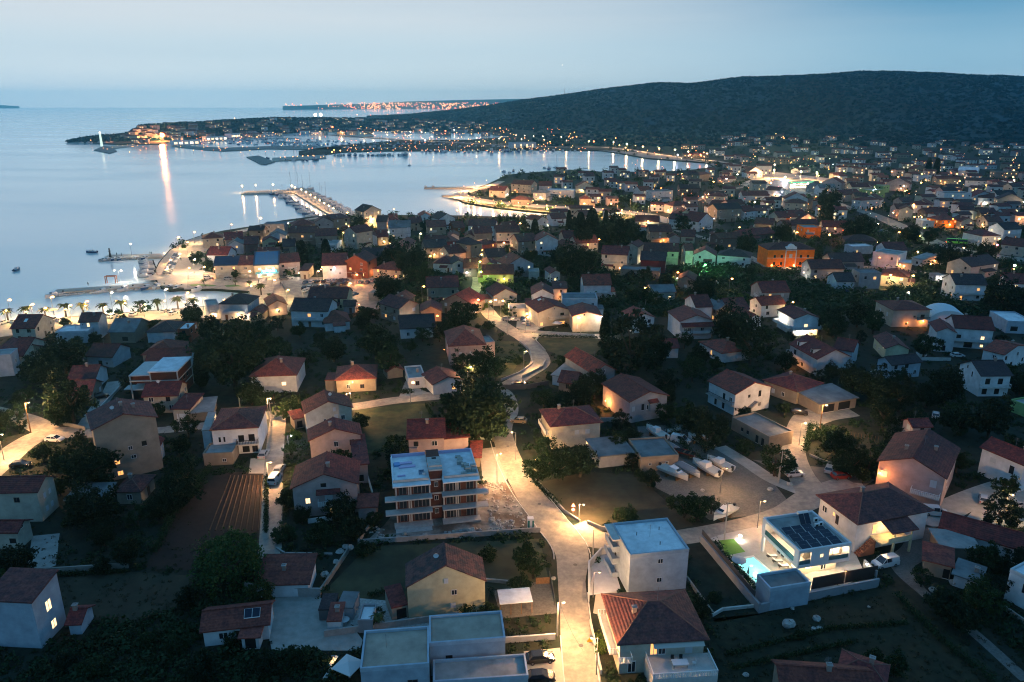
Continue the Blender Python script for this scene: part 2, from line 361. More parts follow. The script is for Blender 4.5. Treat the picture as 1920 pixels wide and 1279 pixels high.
MQ = road('road', [(1108, 1400), (1090, 1270), (1078, 1160), (1072, 1090), (1070, 1030), (1030, 975), (985, 915), (955, 855), (942, 805), (955, 770), (948, 742), (930, 728)], [5.6, 5.6, 4.8, 4.8, 6.5, 7, 5.6, 5.2, 5, 5, 5, 5], m_road, .035)
road('road', [(1075, 985), (1120, 1012), (1210, 1014), (1300, 1004), (1400, 984), (1470, 962), (1530, 930), (1600, 905)], [6, 6, 5, 5, 5, 5, 7, 6], m_road, .031)
road('road', [(310, 806), (400, 796), (470, 784), (540, 774), (660, 763), (740, 751), (830, 742), (935, 728), (988, 700), (1013, 680), (1004, 655), (982, 634), (955, 618), (925, 596), (905, 574), (880, 560)], [4.5, 4.5, 5, 6, 5, 5, 5, 5, 6, 6.5, 6, 6, 6, 6, 6, 6], m_road, .027)
road('road', [(975, 628), (1040, 629), (1120, 631), (1160, 640)], 5, m_road, .023)
road('road', [(522, 776), (514, 860), (510, 950), (506, 1045)], 4.2, m_road, .023)
road('road', [(-40, 900), (10, 860), (45, 832), (90, 812), (150, 812), (230, 812), (310, 806)], [8, 7, 7, 7, 6, 4, 4], m_road, .023)
road('road', [(90, 808), (50, 788), (-20, 770)], 6, m_road, .019)
road('road', [(150, 812), (175, 775), (205, 735), (215, 715)], 4, m_path, .019)
road('road', [(1530, 930), (1502, 890), (1488, 845), (1502, 805), (1530, 780), (1600, 772)], [8, 6, 5.5, 7, 9, 6], m_road, .019)
road('road', [(1350, 838), (1400, 868), (1450, 900), (1530, 932)], 3.6, m_path, .015)
road('road', [(1590, 905), (1640, 960), (1740, 975), (1800, 945), (1880, 918), (1960, 900)], [6, 4, 5, 6, 7, 7], m_path, .013)
road('road', [(1740, 985), (1720, 1030), (1690, 1060), (1730, 1110), (1830, 1190), (1940, 1290)], [5, 5, 4, 2, 2, 2], m_gravel, .013)
road('road', [(300, 525), (345, 500), (355, 478), (385, 455), (440, 436), (520, 420), (600, 408)], [16, 20, 16, 12, 8, 6, 6], m_quay, .02)
road('road', [(858, 368), (880, 373), (930, 380), (1000, 386), (1080, 391), (1150, 396), (1215, 404), (1260, 418)], [24, 20, 19, 18, 18, 18, 16, 10], m_quay, .02)
road('road', [(858, 368), (880, 358), (915, 350), (940, 340)], [16, 12, 10, 8], m_quay, .024)
road('road', [(1130, 276), (1180, 281), (1230, 289), (1290, 297), (1340, 302), (1400, 312), (1440, 325), (1470, 345), (1470, 365)], [14, 14, 14, 12, 10, 10, 12, 14, 8], m_quay, .02)
road('road', [(620, 252), (700, 258), (780, 263), (900, 270), (1000, 275), (1130, 276)], [24, 20, 18, 16, 14, 14], m_path, .02)
road('road', [(1500, 350), (1580, 385), (1630, 400), (1690, 425), (1730, 445), (1790, 468), (1860, 480), (1960, 492)], [8, 8, 10, 12, 12, 14, 14, 12], m_road, .02)
road('road', [(1440, 500), (1520, 505), (1600, 500), (1680, 506), (1760, 516), (1850, 520)], [5, 5, 6, 8, 8, 6], m_road, .016)
road('road', [(1250, 430), (1300, 440), (1380, 470), (1440, 500)], 5, m_road, .016)
road('road', [(880, 560), (895, 535), (893, 505), (880, 480), (960, 460), (1050, 450), (1110, 465)], 5, m_road, .016)
road('road', [(1280, 385), (1320, 370), (1345, 360), (1400, 350), (1450, 345)], 7, m_road, .016)
road('road', [(1780, 590), (1740, 640), (1720, 670), (1640, 700), (1620, 720)], 3.5, m_path, .015)
sheet('plaza', [(345, 543), (400, 541), (468, 546), (472, 577), (560, 586), (640, 590), (715, 580), (730, 556), (700, 520), (560, 520), (430, 518), (370, 505), (340, 515)], .012, m_road, open_=True)
sheet('field', [(1292, 1022), (1322, 1010), (1438, 1150), (1340, 1168), (1296, 1070)], .006, m_ground, open_=True)
kb = MB().mat(m_pale)
for sg in (-1, 1):
    for i in range(len(MQ) - 1):
        a, b = MQ[i], MQ[i + 1]
        if a.y > 190 or (sg > 0 and 96 < a.y < 118) or (sg < 0 and a.y > 150): continue
        d = (b - a).normalized(); n = Vector((-d.y, d.x, 0)); hw = 2.55 if a.y < 108 else 3.4; p, q = a + n * sg * hw, b + n * sg * hw; w_ = n * .09; u = Vector((0, 0, .13)); kb.hexa([p - w_, q - w_, q + w_, p + w_, p - w_ + u, q - w_ + u, q + w_ + u, p + w_ + u])
o = kb.build('kerb'); o['kind'] = 'structure'
mh = MB().mat(m_asph)
for i in (9, 21, 33, 44): p = MQ[min(i, len(MQ) - 1)]; mh.tube((p.x + .5, p.y, .036), (p.x + .5, p.y, .045), .38, n=14)
o = mh.build('manhole_cover'); o['kind'] = 'structure'
sheet('plaza', [(298, 535), (293, 519), (293, 505), (299, 493), (306, 484), (320, 469), (347, 453), (378, 442), (390, 452), (372, 470), (352, 500), (350, 540)], .016, m_quay, open_=True)
sheet('promenade', [(-60, 617), (0, 607), (100, 597), (230, 587), (330, 579), (402, 574), (470, 575), (470, 592), (300, 600), (150, 612), (0, 632), (-60, 640)], .010, m_quay, open_=True)
sheet('kerbed_grass', [(352, 534), (370, 532), (407, 535), (400, 537), (360, 537)], .03, m_lawn); sheet('kerbed_grass', [(420, 535.5), (440, 533.5), (456, 537), (425, 538)], .03, m_lawn)
# open plots, each a real patch of its own ground
sheet('field', [(664, 768), (780, 757), (808, 757), (822, 800), (815, 830), (690, 850), (668, 800)], .008, m_grass, open_=True)
sheet('field', [(1006, 634), (1120, 634), (1130, 660), (1060, 672), (1022, 655)], .008, m_grass, open_=True)
sheet('field', [(842, 640), (975, 640), (985, 660), (960, 700), (930, 712), (880, 690)], .008, m_grass)
sheet('ploughed_field', [(405, 890), (497, 880), (497, 1000), (420, 1000), (360, 1070), (270, 1066), (330, 960)], .008, m_soil, open_=True)
sheet('field', [(690, 1025), (1012, 1010), (1030, 1095), (1020, 1110), (920, 1105), (905, 1160), (640, 1120), (605, 1112)], .008, mat('mown_grass', (.028, .032, .018), .95, noise=.25, scale=.4, col2=(.05, .052, .026), bump=.4), open_=True)
sheet('field', [(1010, 905), (1100, 885), (1190, 890), (1250, 940), (1300, 985), (1250, 998), (1150, 1000), (1100, 990), (1060, 960)], .008, m_dry, open_=True)
sheet('field', [(85, 1080), (245, 1072), (370, 1080), (330, 1140), (250, 1170), (110, 1160)], .008, m_dry, open_=True)
sheet('field', [(1330, 1160), (1430, 1150), (1520, 1130), (1640, 1105), (1700, 1110), (1900, 1290), (1340, 1290)], .006, mat('rough_grass', (.010, .016, .008), .95, noise=.6, scale=.7, col2=(.02, .021, .010), bump=.6), open_=True)
sheet('boat_yard', [(1195, 800), (1290, 795), (1345, 838), (1450, 905), (1478, 940), (1420, 966), (1330, 975), (1290, 945), (1230, 915), (1205, 880)], .009, m_gravel, open_=True)
sheet('building_site', [(690, 1012), (720, 985), (740, 960), (905, 905), (948, 900), (985, 950), (1012, 992), (900, 1003)], .007, m_rubble, open_=True)
sheet('driveway', [(900, 842), (932, 838), (955, 882), (948, 905), (905, 905)], .011, m_path, open_=True)
sheet('yard', [(925, 1108), (1035, 1085), (1045, 1150), (940, 1160)], .012, m_gravel, open_=True)
sheet('yard', [(515, 1115), (600, 1120), (650, 1160), (680, 1200), (675, 1220), (510, 1220), (500, 1180)], .012, m_path, open_=True)
sheet('yard', [(655, 1120), (745, 1128), (770, 1165), (905, 1165), (900, 1175), (690, 1190), (650, 1165)], .010, mat('white_pebbles', (.33, .32, .30), .95, noise=.4, scale=3, bump=.4), open_=True)
sheet('yard', [(60, 1005), (112, 1000), (105, 1060), (50, 1080)], .009, m_path, open_=True)
sheet('driveway', [(1118, 1108), (1160, 1105), (1165, 1165), (1112, 1150)], .040, m_quay, open_=True)
sheet('car_park', [(970, 592), (1010, 590), (1022, 612), (1000, 622), (968, 615)], .030, m_path, open_=True)
sheet('driveway', [(982, 1222), (1050, 1215), (1062, 1290), (990, 1290)], .037, m_quay, open_=True)
sheet('yard', [(1410, 862), (1480, 870), (1580, 880), (1640, 900), (1600, 925), (1540, 925), (1500, 900)], .011, m_asph, open_=True)
sheet('driveway', [(748, 745), (760, 715), (800, 735), (830, 740), (760, 750)], .015, m_path)
sheet('driveway', [(470, 860), (505, 856), (503, 888), (466, 888)], .014, m_quay, open_=True)
sheet('yard', [(1860, 935), (1930, 925), (1930, 990), (1800, 985), (1830, 950)], .010, m_path, open_=True)
sheet('beach_strip', [(1120, 282), (1170, 288), (1215, 296), (1270, 300), (1320, 304), (1338, 311), (1345, 308), (1290, 298), (1180, 284)], .012, m_road)
sheet('car_park', [(1385, 345), (1450, 322), (1560, 335), (1545, 365), (1460, 372), (1430, 360)], .014, m_quay, open_=True)
sheet('car_park', [(620, 245), (700, 248), (700, 256), (640, 256)], .014, m_quay)
# furrows of the ploughed field
fm = MB().mat(mat('furrow_ridge', (.05, .03, .018), .95, noise=.4, scale=1))
for k in range(9):
    a, b_ = G(432 + k * 7.5, 892), G(392 + k * 11.5, 995)
    d = (b_ - a).normalized(); n = Vector((-d.y, d.x, 0)) * .18
    fm.hexa([a - n, b_ - n, b_ + n, a + n, a - n * .3 + Vector((0, 0, .2)), b_ - n * .3 + Vector((0, 0, .2)), b_ + n * .3 + Vector((0, 0, .2)), a + n * .3 + Vector((0, 0, .2))])
o = fm.build('furrow'); o['kind'] = 'stuff'; tag(o, 'raised furrows of brown earth in the ploughed field', 'furrows')

# hills
def hump(nm, rid, base_y, m, rows=26, back=1.4, seed=1, nz=6):
    # rid: (px x, px y of the skyline, px y of the foot, distance of the crest)
    rs = np.random.default_rng(seed); cols = []
    xs = np.arange(rid[0][0], rid[-1][0] + 1, 8)
    for x in xs:
        sy = np.interp(x, [r[0] for r in rid], [r[1] for r in rid]); fy = np.interp(x, [r[0] for r in rid], [r[2] for r in rid]); D = np.interp(x, [r[0] for r in rid], [r[3] for r in rid])
        f = G(x, fy); dx, dy, dz = ray(x, sy + (2.2 if D > 2000 and D < 5000 else 0)); t = D / dy; top = Vector((dx * t, dy * t, CAMH + dz * t)); top.z = max(top.z, .5)
        col = []
        for i in range(rows + 10):
            if i <= rows: s = i / rows; p = f.lerp(top, s); hgt = top.z * math.sin(s * math.pi / 2) ** 1.25 * (1) + math.sin(x * .05 + s * 9) * .02 * top.z * s * (1 - s) * 4
            else: s = (i - rows) / 9; p = top + (top - f).normalized() * (top - f).length * s * back; hgt = top.z * math.cos(s * math.pi / 2)
            col.append((p.x, p.y, max(hgt, -.5) if 0 < i < rows + 9 else -.5))
        cols.append(col)
    mb = MB().mat(m); n = len(cols[0])
    for c in cols: mb.v += c
    for i in range(len(cols) - 1):
        for j in range(n - 1): mb.f.append((i * n + j, i * n + n + j, i * n + n + j + 1, i * n + j + 1)); mb.m.append(0)
    o = mb.build(nm, smooth=True); o['kind'] = 'structure'; return cols, rows
m_hill = mat('haze_tinted_hillside', (.005, .044, .058), .95, noise=.2, scale=.01, col2=(.004, .018, .021), bump=.2)  # hill colour is tinted blue to imitate haze of distance
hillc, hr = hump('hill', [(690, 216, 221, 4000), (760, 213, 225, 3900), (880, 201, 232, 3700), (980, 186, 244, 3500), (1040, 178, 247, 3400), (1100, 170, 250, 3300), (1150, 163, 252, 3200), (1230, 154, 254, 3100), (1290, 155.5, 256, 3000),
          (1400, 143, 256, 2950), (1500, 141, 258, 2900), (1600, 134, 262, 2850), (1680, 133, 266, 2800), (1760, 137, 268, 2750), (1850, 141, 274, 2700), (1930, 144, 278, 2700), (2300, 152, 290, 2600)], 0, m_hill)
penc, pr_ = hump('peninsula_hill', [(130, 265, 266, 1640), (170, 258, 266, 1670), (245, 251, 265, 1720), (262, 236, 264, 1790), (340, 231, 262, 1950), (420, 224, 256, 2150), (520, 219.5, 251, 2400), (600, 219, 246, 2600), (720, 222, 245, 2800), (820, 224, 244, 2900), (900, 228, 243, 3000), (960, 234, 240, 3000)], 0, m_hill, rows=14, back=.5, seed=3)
farc, _ = hump('far_hills', [(530, 199, 205.5, 9300), (600, 197, 205, 9600), (700, 194, 204, 11000), (760, 190.5, 203.5, 11500), (850, 188, 203.5, 11500), (1000, 185, 203.5, 11500), (1300, 185, 203.5, 11500)], 0, m_farland, rows=10, back=.1, seed=5)
_i = hump('far_island', [(-60, 197.5, 203, 12000), (0, 197, 203, 12000), (40, 199.5, 203, 12000)], 0, m_farland, rows=6, back=.05)
# haze over the whole bay
hm = bpy.data.materials.new('haze_air'); hm.use_nodes = True; t = hm.node_tree; t.nodes.clear()
pv = N('ShaderNodeVolumePrincipled', t); pv.inputs['Color'].default_value = (.30, .80, 1, 1); pv.inputs['Density'].default_value = 6.8e-5; pv.inputs['Anisotropy'].default_value = .8
ou = N('ShaderNodeOutputMaterial', t); t.links.new(pv.outputs[0], ou.inputs['Volume'])
hb = MB().mat(hm).box(-14500, 14500, -260, 13000, -6, 250).build('haze'); hb['kind'] = 'stuff'; tag(hb, 'thin blue evening haze over the bay and town', 'haze')
# ------------------------------------------------------------------ windows shared by all houses (1 m square, scaled)
def unit_win(kind):
    mb = MB()
    fr = {'b': m_brownf, 'D': m_brownf, 'g': m_whitep}.get(kind, m_frame)
    if kind in 'dowbW':
        gl = {'o': m_lit, 'w': m_lit2, 'W': m_hall}.get(kind, m_glass); t = .07
        mb.mat(fr)
        for a in ((0, t, 0, 1), (1 - t, 1, 0, 1), (.5 - t * .5, .5 + t * .5, t, 1 - t), (t, .5 - t * .5, 0, t), (.5 + t * .5, 1 - t, 0, t), (t, .5 - t * .5, 1 - t, 1), (.5 + t * .5, 1 - t, 1 - t, 1)): mb.box(a[0], a[1], -.06, .05, a[2], a[3])
        mb.mat(gl).poly([(t, -.02, t), (1 - t, -.02, t), (1 - t, -.02, 1 - t), (t, -.02, 1 - t)])
    elif kind == 's':
        mb.mat(m_shut).box(0, .49, -.07, .05, 0, 1); mb.box(.51, 1, -.07, .05, 0, 1)
        for k in range(6): mb.box(.05, .44, -.085, -.07, .1 + k * .14, .17 + k * .14); mb.box(.56, .95, -.085, -.07, .1 + k * .14, .17 + k * .14)
    elif kind == 'D': mb.mat(fr).box(0, .08, -.07, .05, 0, 1).box(.92, 1, -.07, .05, 0, 1).box(.08, .92, -.07, .05, .94, 1); mb.mat(mat('door_leaf', (.10, .05, .03), .6)).box(.08, .92, -.03, .05, 0, .94)
    elif kind == 'g':
        mb.mat(m_whitep).box(0, 1, -.05, .05, 0, 1)
        for k in range(4): mb.box(.03, .97, -.065, -.05, .05 + k * .24, .24 + k * .24)
    else: mb.mat(m_frame).box(0, 1, -.05, .05, 0, .04); mb.mat(m_dark).box(0, 1, -.02, .05, .04, 1)
    return mb.mesh('window_' + kind)
UW = {k: unit_win(k) for k in 'dowWbsDgn'}
UN = {'D': 'door', 'g': 'garage_door', 's': 'shutter', 'n': 'opening'}
HOUSES = []
_lc = {}
def lightdata(power, col, r=.25, spot=None):
    k = (power, col, r, spot)
    if k not in _lc:
        d = bpy.data.lights.new('lamp_light', 'SPOT' if spot else 'POINT'); d.energy = power; d.color = col; d.shadow_soft_size = r
        if spot: d.spot_size = R(spot); d.spot_blend = .6
        _lc[k] = d
    return _lc[k]
WARM = (1, .53, .21); ORANGE = (1, .33, .08); WHITE = (1, .84, .66); COOL = (.85, .85, 1.0); YEL = (1, .60, .22); GREEN = (.35, 1, .45); YG = (.85, .95, .25)
_bm = {}
def bulbmat(col, es=30, sample=False):
    k = (col, es)
    if k not in _bm: _bm[k] = mat(f'bulb_{len(_bm)}', (1, 1, 1), .5, emit=tuple(c ** 1.7 for c in col), es=es * .35, sample=sample)
    return _bm[k]
def house(label, r, A, B, Cc, h, roof='g', axis='x', rise=None, wall='cream', rc='red', over=.45, st=None, win=None, grp=None, lit=0, chim=0, dish=0, sky=0, bal=None, cat='house', seed=None, lite=False, cmax=18, name='house', base=0.0):
    ax, ay = PX(r, *A); bx, by = PX(r, *B); cx, cy = PX(r, *Cc) if not isinstance(Cc, (int, float)) else (0, 0)
    if isinstance(h, tuple):
        bp_ = PX(r, h[0], h[1]); h = HT(bp_, (ay if abs(bp_[0] - ax) < abs(bp_[0] - bx) else by))
    Pa, Pb = G(ax, ay, h), G(bx, by, h); Pa.z = Pb.z = 0
    u = (Pb - Pa); W = u.length; u = u / W; n = Vector((-u.y, u.x, 0))
    if isinstance(Cc, (int, float)): D = Cc
    else: Pc = G(cx, cy, h); Pc.z = 0; D = (Pc - Pa).dot(n)
    D = max(4.0 if h < 5 else 6.0, min(D, cmax)); ctr = Pa + u * W / 2 + n * D / 2
    rs = random.Random(seed if seed is not None else int(ax * 7 + ay * 13))
    root = empty(name, (ctr.x, ctr.y, base), math.atan2(u.y, u.x)); root['category'] = cat
    OCC.append((ctr.x, ctr.y, W / 2 + .3, D / 2 + .3, u.x, u.y))
    P = build_house(root, W, D, h, roof, axis, rise, wall, rc, over, rs, st, win, lit, chim, dish, sky, bal, lite)
    if label: root['label'] = label; root['group'] = grp or 'houses of the town'
    else:
        big = 'tall' if h > 7.6 else ('small' if W < 9 else ''); rn = {'g': 'gable', 'h': 'hip', 'f': 'flat', 's': 'lean-to'}[roof]
        rcn = {'bright': 'bright red', 'worn': 'worn red', 'navy': 'solar-panelled', 'concrete': 'grey'}.get(rc, rc)
        auto(root, f"{big} {wall} house with {rcn} {rn} roof".strip(), 'house', grp or 'houses of the town', ((ax + bx) / 2, (ay + by) / 2))
    root['W'] = W; root['D'] = D; root['H'] = h
    if lite and cat == 'house' and ay < 640 and ay > 262 and rs.random() < .55: c_ = rs.choice([WARM, WARM, ORANGE, YEL, WHITE]); far_ = max(1, (560 - ay) / 90); wlamp(root, rs.choice('ffrl'), rs.uniform(.15, .85), 2.6, round(1500 * far_, -1), c_, off=1.2, head=.16 + .10 * far_, es=24)
    return root
def build_house(root, W, D, h, roof, axis, rise, wall, rc, over, rs, st, win, lit, chim, dish, sky, bal, lite):
    w2, d2 = W / 2, D / 2; wm = wallm(wall)
    span = D if axis == 'x' else W
    if rise is None: rise = {'g': .27, 'h': .24, 's': .12, 'f': 0}[roof] * span * .5 * 2 * .95
    mb = MB().mat(wm)
    if roof == 'f': mb.box(-w2, w2, -d2, d2, -.3, h)
    else: mb.box(-w2, w2, -d2, d2, -.3, h)
    if roof == 'g':
        q = .02
        if axis == 'x':
            for s in (-1, 1): mb.hexa([(s * (w2 - .0) - (.25 if s > 0 else 0), -d2, h), (s * w2 + (.25 if s < 0 else 0), -d2, h), (s * w2 + (.25 if s < 0 else 0), d2, h), (s * w2 - (.25 if s > 0 else 0), d2, h),
                             (s * w2 - (.25 if s > 0 else 0), -.01, h + rise), (s * w2 + (.25 if s < 0 else 0), -.01, h + rise), (s * w2 + (.25 if s < 0 else 0), .01, h + rise), (s * w2 - (.25 if s > 0 else 0), .01, h + rise)])
        else:
            for s in (-1, 1):
                y0, y1 = (s * d2 - .25, s * d2) if s > 0 else (s * d2, s * d2 + .25)
                mb.hexa([(-w2, y0, h), (w2, y0, h), (w2, y1, h), (-w2, y1, h), (-.01, y0, h + rise), (.01, y0, h + rise), (.01, y1, h + rise), (-.01, y1, h + rise)])
    if roof == 's':
        for s in (-1, 1):
            x0, x1 = (s * w2 - .25, s * w2) if s > 0 else (s * w2, s * w2 + .25)
            mb.hexa([(x0, -d2, h), (x1, -d2, h), (x1, d2, h), (x0, d2, h), (x0, -d2, h + .02), (x1, -d2, h + .02), (x1, d2, h + rise), (x0, d2, h + rise)])
        mb.box(-w2 + .25, w2 - .25, d2 - .2, d2, h, h + rise)
    mb.build('wall', root)
    rb = MB().mat(roofm(rc)); o = over; t = .22; dz = .03
    if roof == 'g':
        if axis == 'x':
            k = rise / d2; e = h - k * o
            rb.slab([(-w2 - o, -d2 - o, e + t + dz), (w2 + o, -d2 - o, e + t + dz), (w2 + o, 0, h + rise + t + dz), (-w2 - o, 0, h + rise + t + dz)], t)
            rb.slab([(w2 + o, d2 + o, e + t + dz), (-w2 - o, d2 + o, e + t + dz), (-w2 - o, .002, h + rise + t + dz), (w2 + o, .002, h + rise + t + dz)], t)
            rb.box(-w2 - o, w2 + o, -.14, .14, h + rise + t, h + rise + t + .14)
        else:
            k = rise / w2; e = h - k * o
            rb.slab([(-w2 - o, d2 + o, e + t + dz), (-w2 - o, -d2 - o, e + t + dz), (0, -d2 - o, h + rise + t + dz), (0, d2 + o, h + rise + t + dz)], t)
            rb.slab([(w2 + o, -d2 - o, e + t + dz), (w2 + o, d2 + o, e + t + dz), (.002, d2 + o, h + rise + t + dz), (.002, -d2 - o, h + rise + t + dz)], t)
            rb.box(-.14, .14, -d2 - o, d2 + o, h + rise + t, h + rise + t + .14)
    elif roof == 'h':
        X, Y = w2 + o, d2 + o; z0, z1 = h + .06, h + .06 + rise
        if W >= D: a, b_ = (-(X - Y) - .05, 0), (X - Y + .05, 0)
        else: a, b_ = (0, -(Y - X) - .05), (0, Y - X + .05)
        c = [(-X, -Y), (X, -Y), (X, Y), (-X, Y)]; rb.box(-X, X, -Y, Y, z0 - .16, z0)
        P = [(*q, z0 + .002) for q in c]; A_, B_ = (*a, z1), (*b_, z1)
        if W >= D: F = [[P[0], P[1], B_, A_], [P[1], P[2], B_], [P[2], P[3], A_, B_], [P[3], P[0], A_]]
        else: F = [[P[0], P[1], A_], [P[1], P[2], B_, A_], [P[2], P[3], B_], [P[3], P[0], A_, B_]]
        for f in F: rb.poly(f)
        rdg = MB().mat(mat('ridge_tiles', (.15, .07, .055), .9, noise=.2, scale=2))
        for q in range(4):
            e_ = A_ if (W >= D and q in (0, 3)) or (W < D and q in (0, 1)) else B_; rb_ = Vector(P[q]); rb2 = Vector(e_); rdg.tube(rb_, rb2, .1, n=5)
        rdg.tube(A_, B_, .1, n=5); rdgo = rdg
    elif roof == 's':
        k = rise / D; rb.slab([(-w2 - o, -d2 - o, h - k * o + t + dz), (w2 + o, -d2 - o, h - k * o + t + dz), (w2 + o, d2 + o, h + rise + k * o + t + dz), (-w2 - o, d2 + o, h + rise + k * o + t + dz)], t)
    else: rb.box(-w2 + .25, w2 - .25, -d2 + .25, d2 - .25, h - .1, h + .06)
    ro = rb.build('roof', root)
    if roof == 'h' and not lite: rdgo.build('ridge_cap', ro)
    if roof == 'f':
        pb = MB().mat(wm); ph = .45
        for b4 in ((-w2 - .05, w2 + .05, -d2 - .05, -d2 + .22), (-w2 - .05, w2 + .05, d2 - .22, d2 + .05), (-w2 - .05, -w2 + .22, -d2 + .22, d2 - .22), (w2 - .22, w2 + .05, -d2 + .22, d2 - .22)): pb.box(*b4, h - .2, h + ph)
        pb.build('parapet', root)
    def rz(x, y):
        if roof == 'g': return h + rise * (1 - (abs(y) / d2 if axis == 'x' else abs(x) / w2))
        if roof == 'h': return h + rise * max(0, min(1, min((w2 - abs(x)) / min(w2, d2), (d2 - abs(y)) / min(w2, d2))))
        if roof == 's': return h + rise * (y + d2) / D
        return h
    if not lite and not chim and roof in 'gh' and h > 3.2 and rs.random() < .6: chim = 1
    if not lite and h > 3 and rs.random() < .5: x, y = rs.uniform(-.3, .3) * w2, rs.uniform(-.2, .2) * d2; z = rz(x, y); am = MB().mat(m_metal).tube((x, y, z), (x, y, z + 2.4), .03, n=4); [am.tube((x - .5 + k * .04, y, z + 1.7 + k * .2), (x + .5 - k * .04, y, z + 1.7 + k * .2), .015, n=3) for k in range(4)]; am.build('antenna', root)
    for q in range(chim):
        x = rs.uniform(-.5, .5) * w2 * 1.2; y = rs.uniform(-.4, .3) * d2; z = rz(x, y)
        cb = MB().mat(mat('chimney_plaster', (.22, .17, .15), .9, noise=.2, scale=2)).box(x - .32, x + .32, y - .28, y + .28, z - .5, z + 1.1).mat(m_conc).box(x - .42, x + .42, y - .38, y + .38, z + 1.1, z + 1.2)
        cb.box(x - .3, x + .3, y - .05, y + .05, z + 1.2, z + 1.38); cb.build('chimney', ro)
    for q in range(sky):
        x = rs.uniform(-.5, .5) * w2; y = -.45 * d2; z = rz(x, y) + .3; k = (rise / d2) if axis == 'x' else 0
        sb = MB().mat(mat('skylight_glass', (.5, .55, .6), .1, spec=.8)); sb.slab([(x - .5, y - .7, z - .7 * k), (x + .5, y - .7, z - .7 * k), (x + .5, y + .7, z + .7 * k), (x - .5, y + .7, z + .7 * k)], .1); sb.build('skylight', ro)
    if dish:
        x, y = rs.uniform(-.4, .4) * w2, -.2 * d2; z = rz(x, y) + .2
        db = MB().mat(m_metal).tube((x, y, z - .4), (x, y, z + .8), .03, n=5).mat(mat('dish_white', (.5, .52, .55), .4))
        rr = [[(x + a * .45 * math.cos(t_) , y - .15 - (1 - a * a) * -.12, z + 1.0 + a * .45 * math.sin(t_)) for t_ in [2 * math.pi * i / 12 for i in range(12)]] for a in (.15, .6, 1)]
        db.loft(rr, cap=False); db.poly(rr[0]); db.build('satellite_dish', root)
    # windows
    stories = st or max(1, int(round(h / 2.9)))
    wins = []
    if win is not None: wins = list(win)
    else:
        for side, Ls in (('f', W), ('r', D), ('l', D)):
            nc = max(1, int(Ls / (3.4 if not lite else 4.2)))
            for s_ in range(stories):
                for c_ in range(nc):
                    if rs.random() < (.25 if not lite else .35): continue
                    u_ = (c_ + .5 + rs.uniform(-.1, .1)) / nc; kd = rs.choice('ddddsbn' if wall != 'stone' else 'dbbnss'); ww, hh = rs.choice([(1.1, 1.3), (1.3, 1.3), (1, 1.4)])
                    zz = s_ * (h - .3) / stories + .95
                    if s_ == 0 and rs.random() < .2: kd, ww, hh, zz = 'D', 1.0, 2.1, .05
                    if rs.random() < lit: kd = 'o' if rs.random() < .6 else 'w'
                    wins.append((side, u_, zz, ww, hh, kd))
    for side, u_, zz, ww, hh, kd in wins:
        if zz + hh > h - .05 and roof != 'g': hh = max(.5, h - .1 - zz)
        nm = UN.get(kd, 'window'); g = UW.get(kd, UW['d'])
        if side == 'f': loc, rz_ = ((u_ - .5) * W - ww / 2, -d2, zz), 0
        elif side == 'r': loc, rz_ = (w2, (u_ - .5) * D - ww / 2, zz), math.pi / 2
        elif side == 'l': loc, rz_ = (-w2, -(u_ - .5) * D + ww / 2, zz), -math.pi / 2
        place(nm, g, root, loc, rz_, (ww, 1, hh))
    if lite and not bal and h > 5 and rs.random() < .45: q0 = rs.uniform(.05, .5); bal = [(rs.choice('ffl'), q0, q0 + rs.uniform(.3, .5), 2.9, 1.2, rs.choice('sw'))]
    if lite and rs.random() < .4:
        q0 = rs.uniform(-.5, 0) * W; q1 = q0 + rs.uniform(.3, .5) * W; sd_ = rs.choice((-1, 1)); q2 = rs.uniform(2, 3.4)
        if rs.random() < .6: an = MB().mat(wm).box(q0, q1, -d2 - q2, -d2 - .004, -.3, 2.5).build('annex', root); MB().mat(roofm(rc if roof != 'f' else 'grey')).slab([(q0 - .3, -d2 - q2 - .3, 2.65), (q1 + .3, -d2 - q2 - .3, 2.65), (q1 + .3, -d2 - .01, 3.4), (q0 - .3, -d2 - .01, 3.4)], .15).build('roof', an)
        else: an = MB().mat(wm).box(*((w2 + .004, w2 + q2) if sd_ > 0 else (-w2 - q2, -w2 - .004)), -d2 * .6, d2 * .5, -.3, 2.7).build('annex', root); MB().mat(roofm(rc if roof != 'f' else 'grey')).slab([((w2 if sd_ > 0 else -w2 - q2 - .3), -d2 * .6 - .3, 2.72), ((w2 + q2 + .3 if sd_ > 0 else -w2), -d2 * .6 - .3, 2.72), ((w2 + q2 + .3 if sd_ > 0 else -w2), d2 * .5 + .3, 3.0), ((w2 if sd_ > 0 else -w2 - q2 - .3), d2 * .5 + .3, 3.0)], .15).build('roof', an)
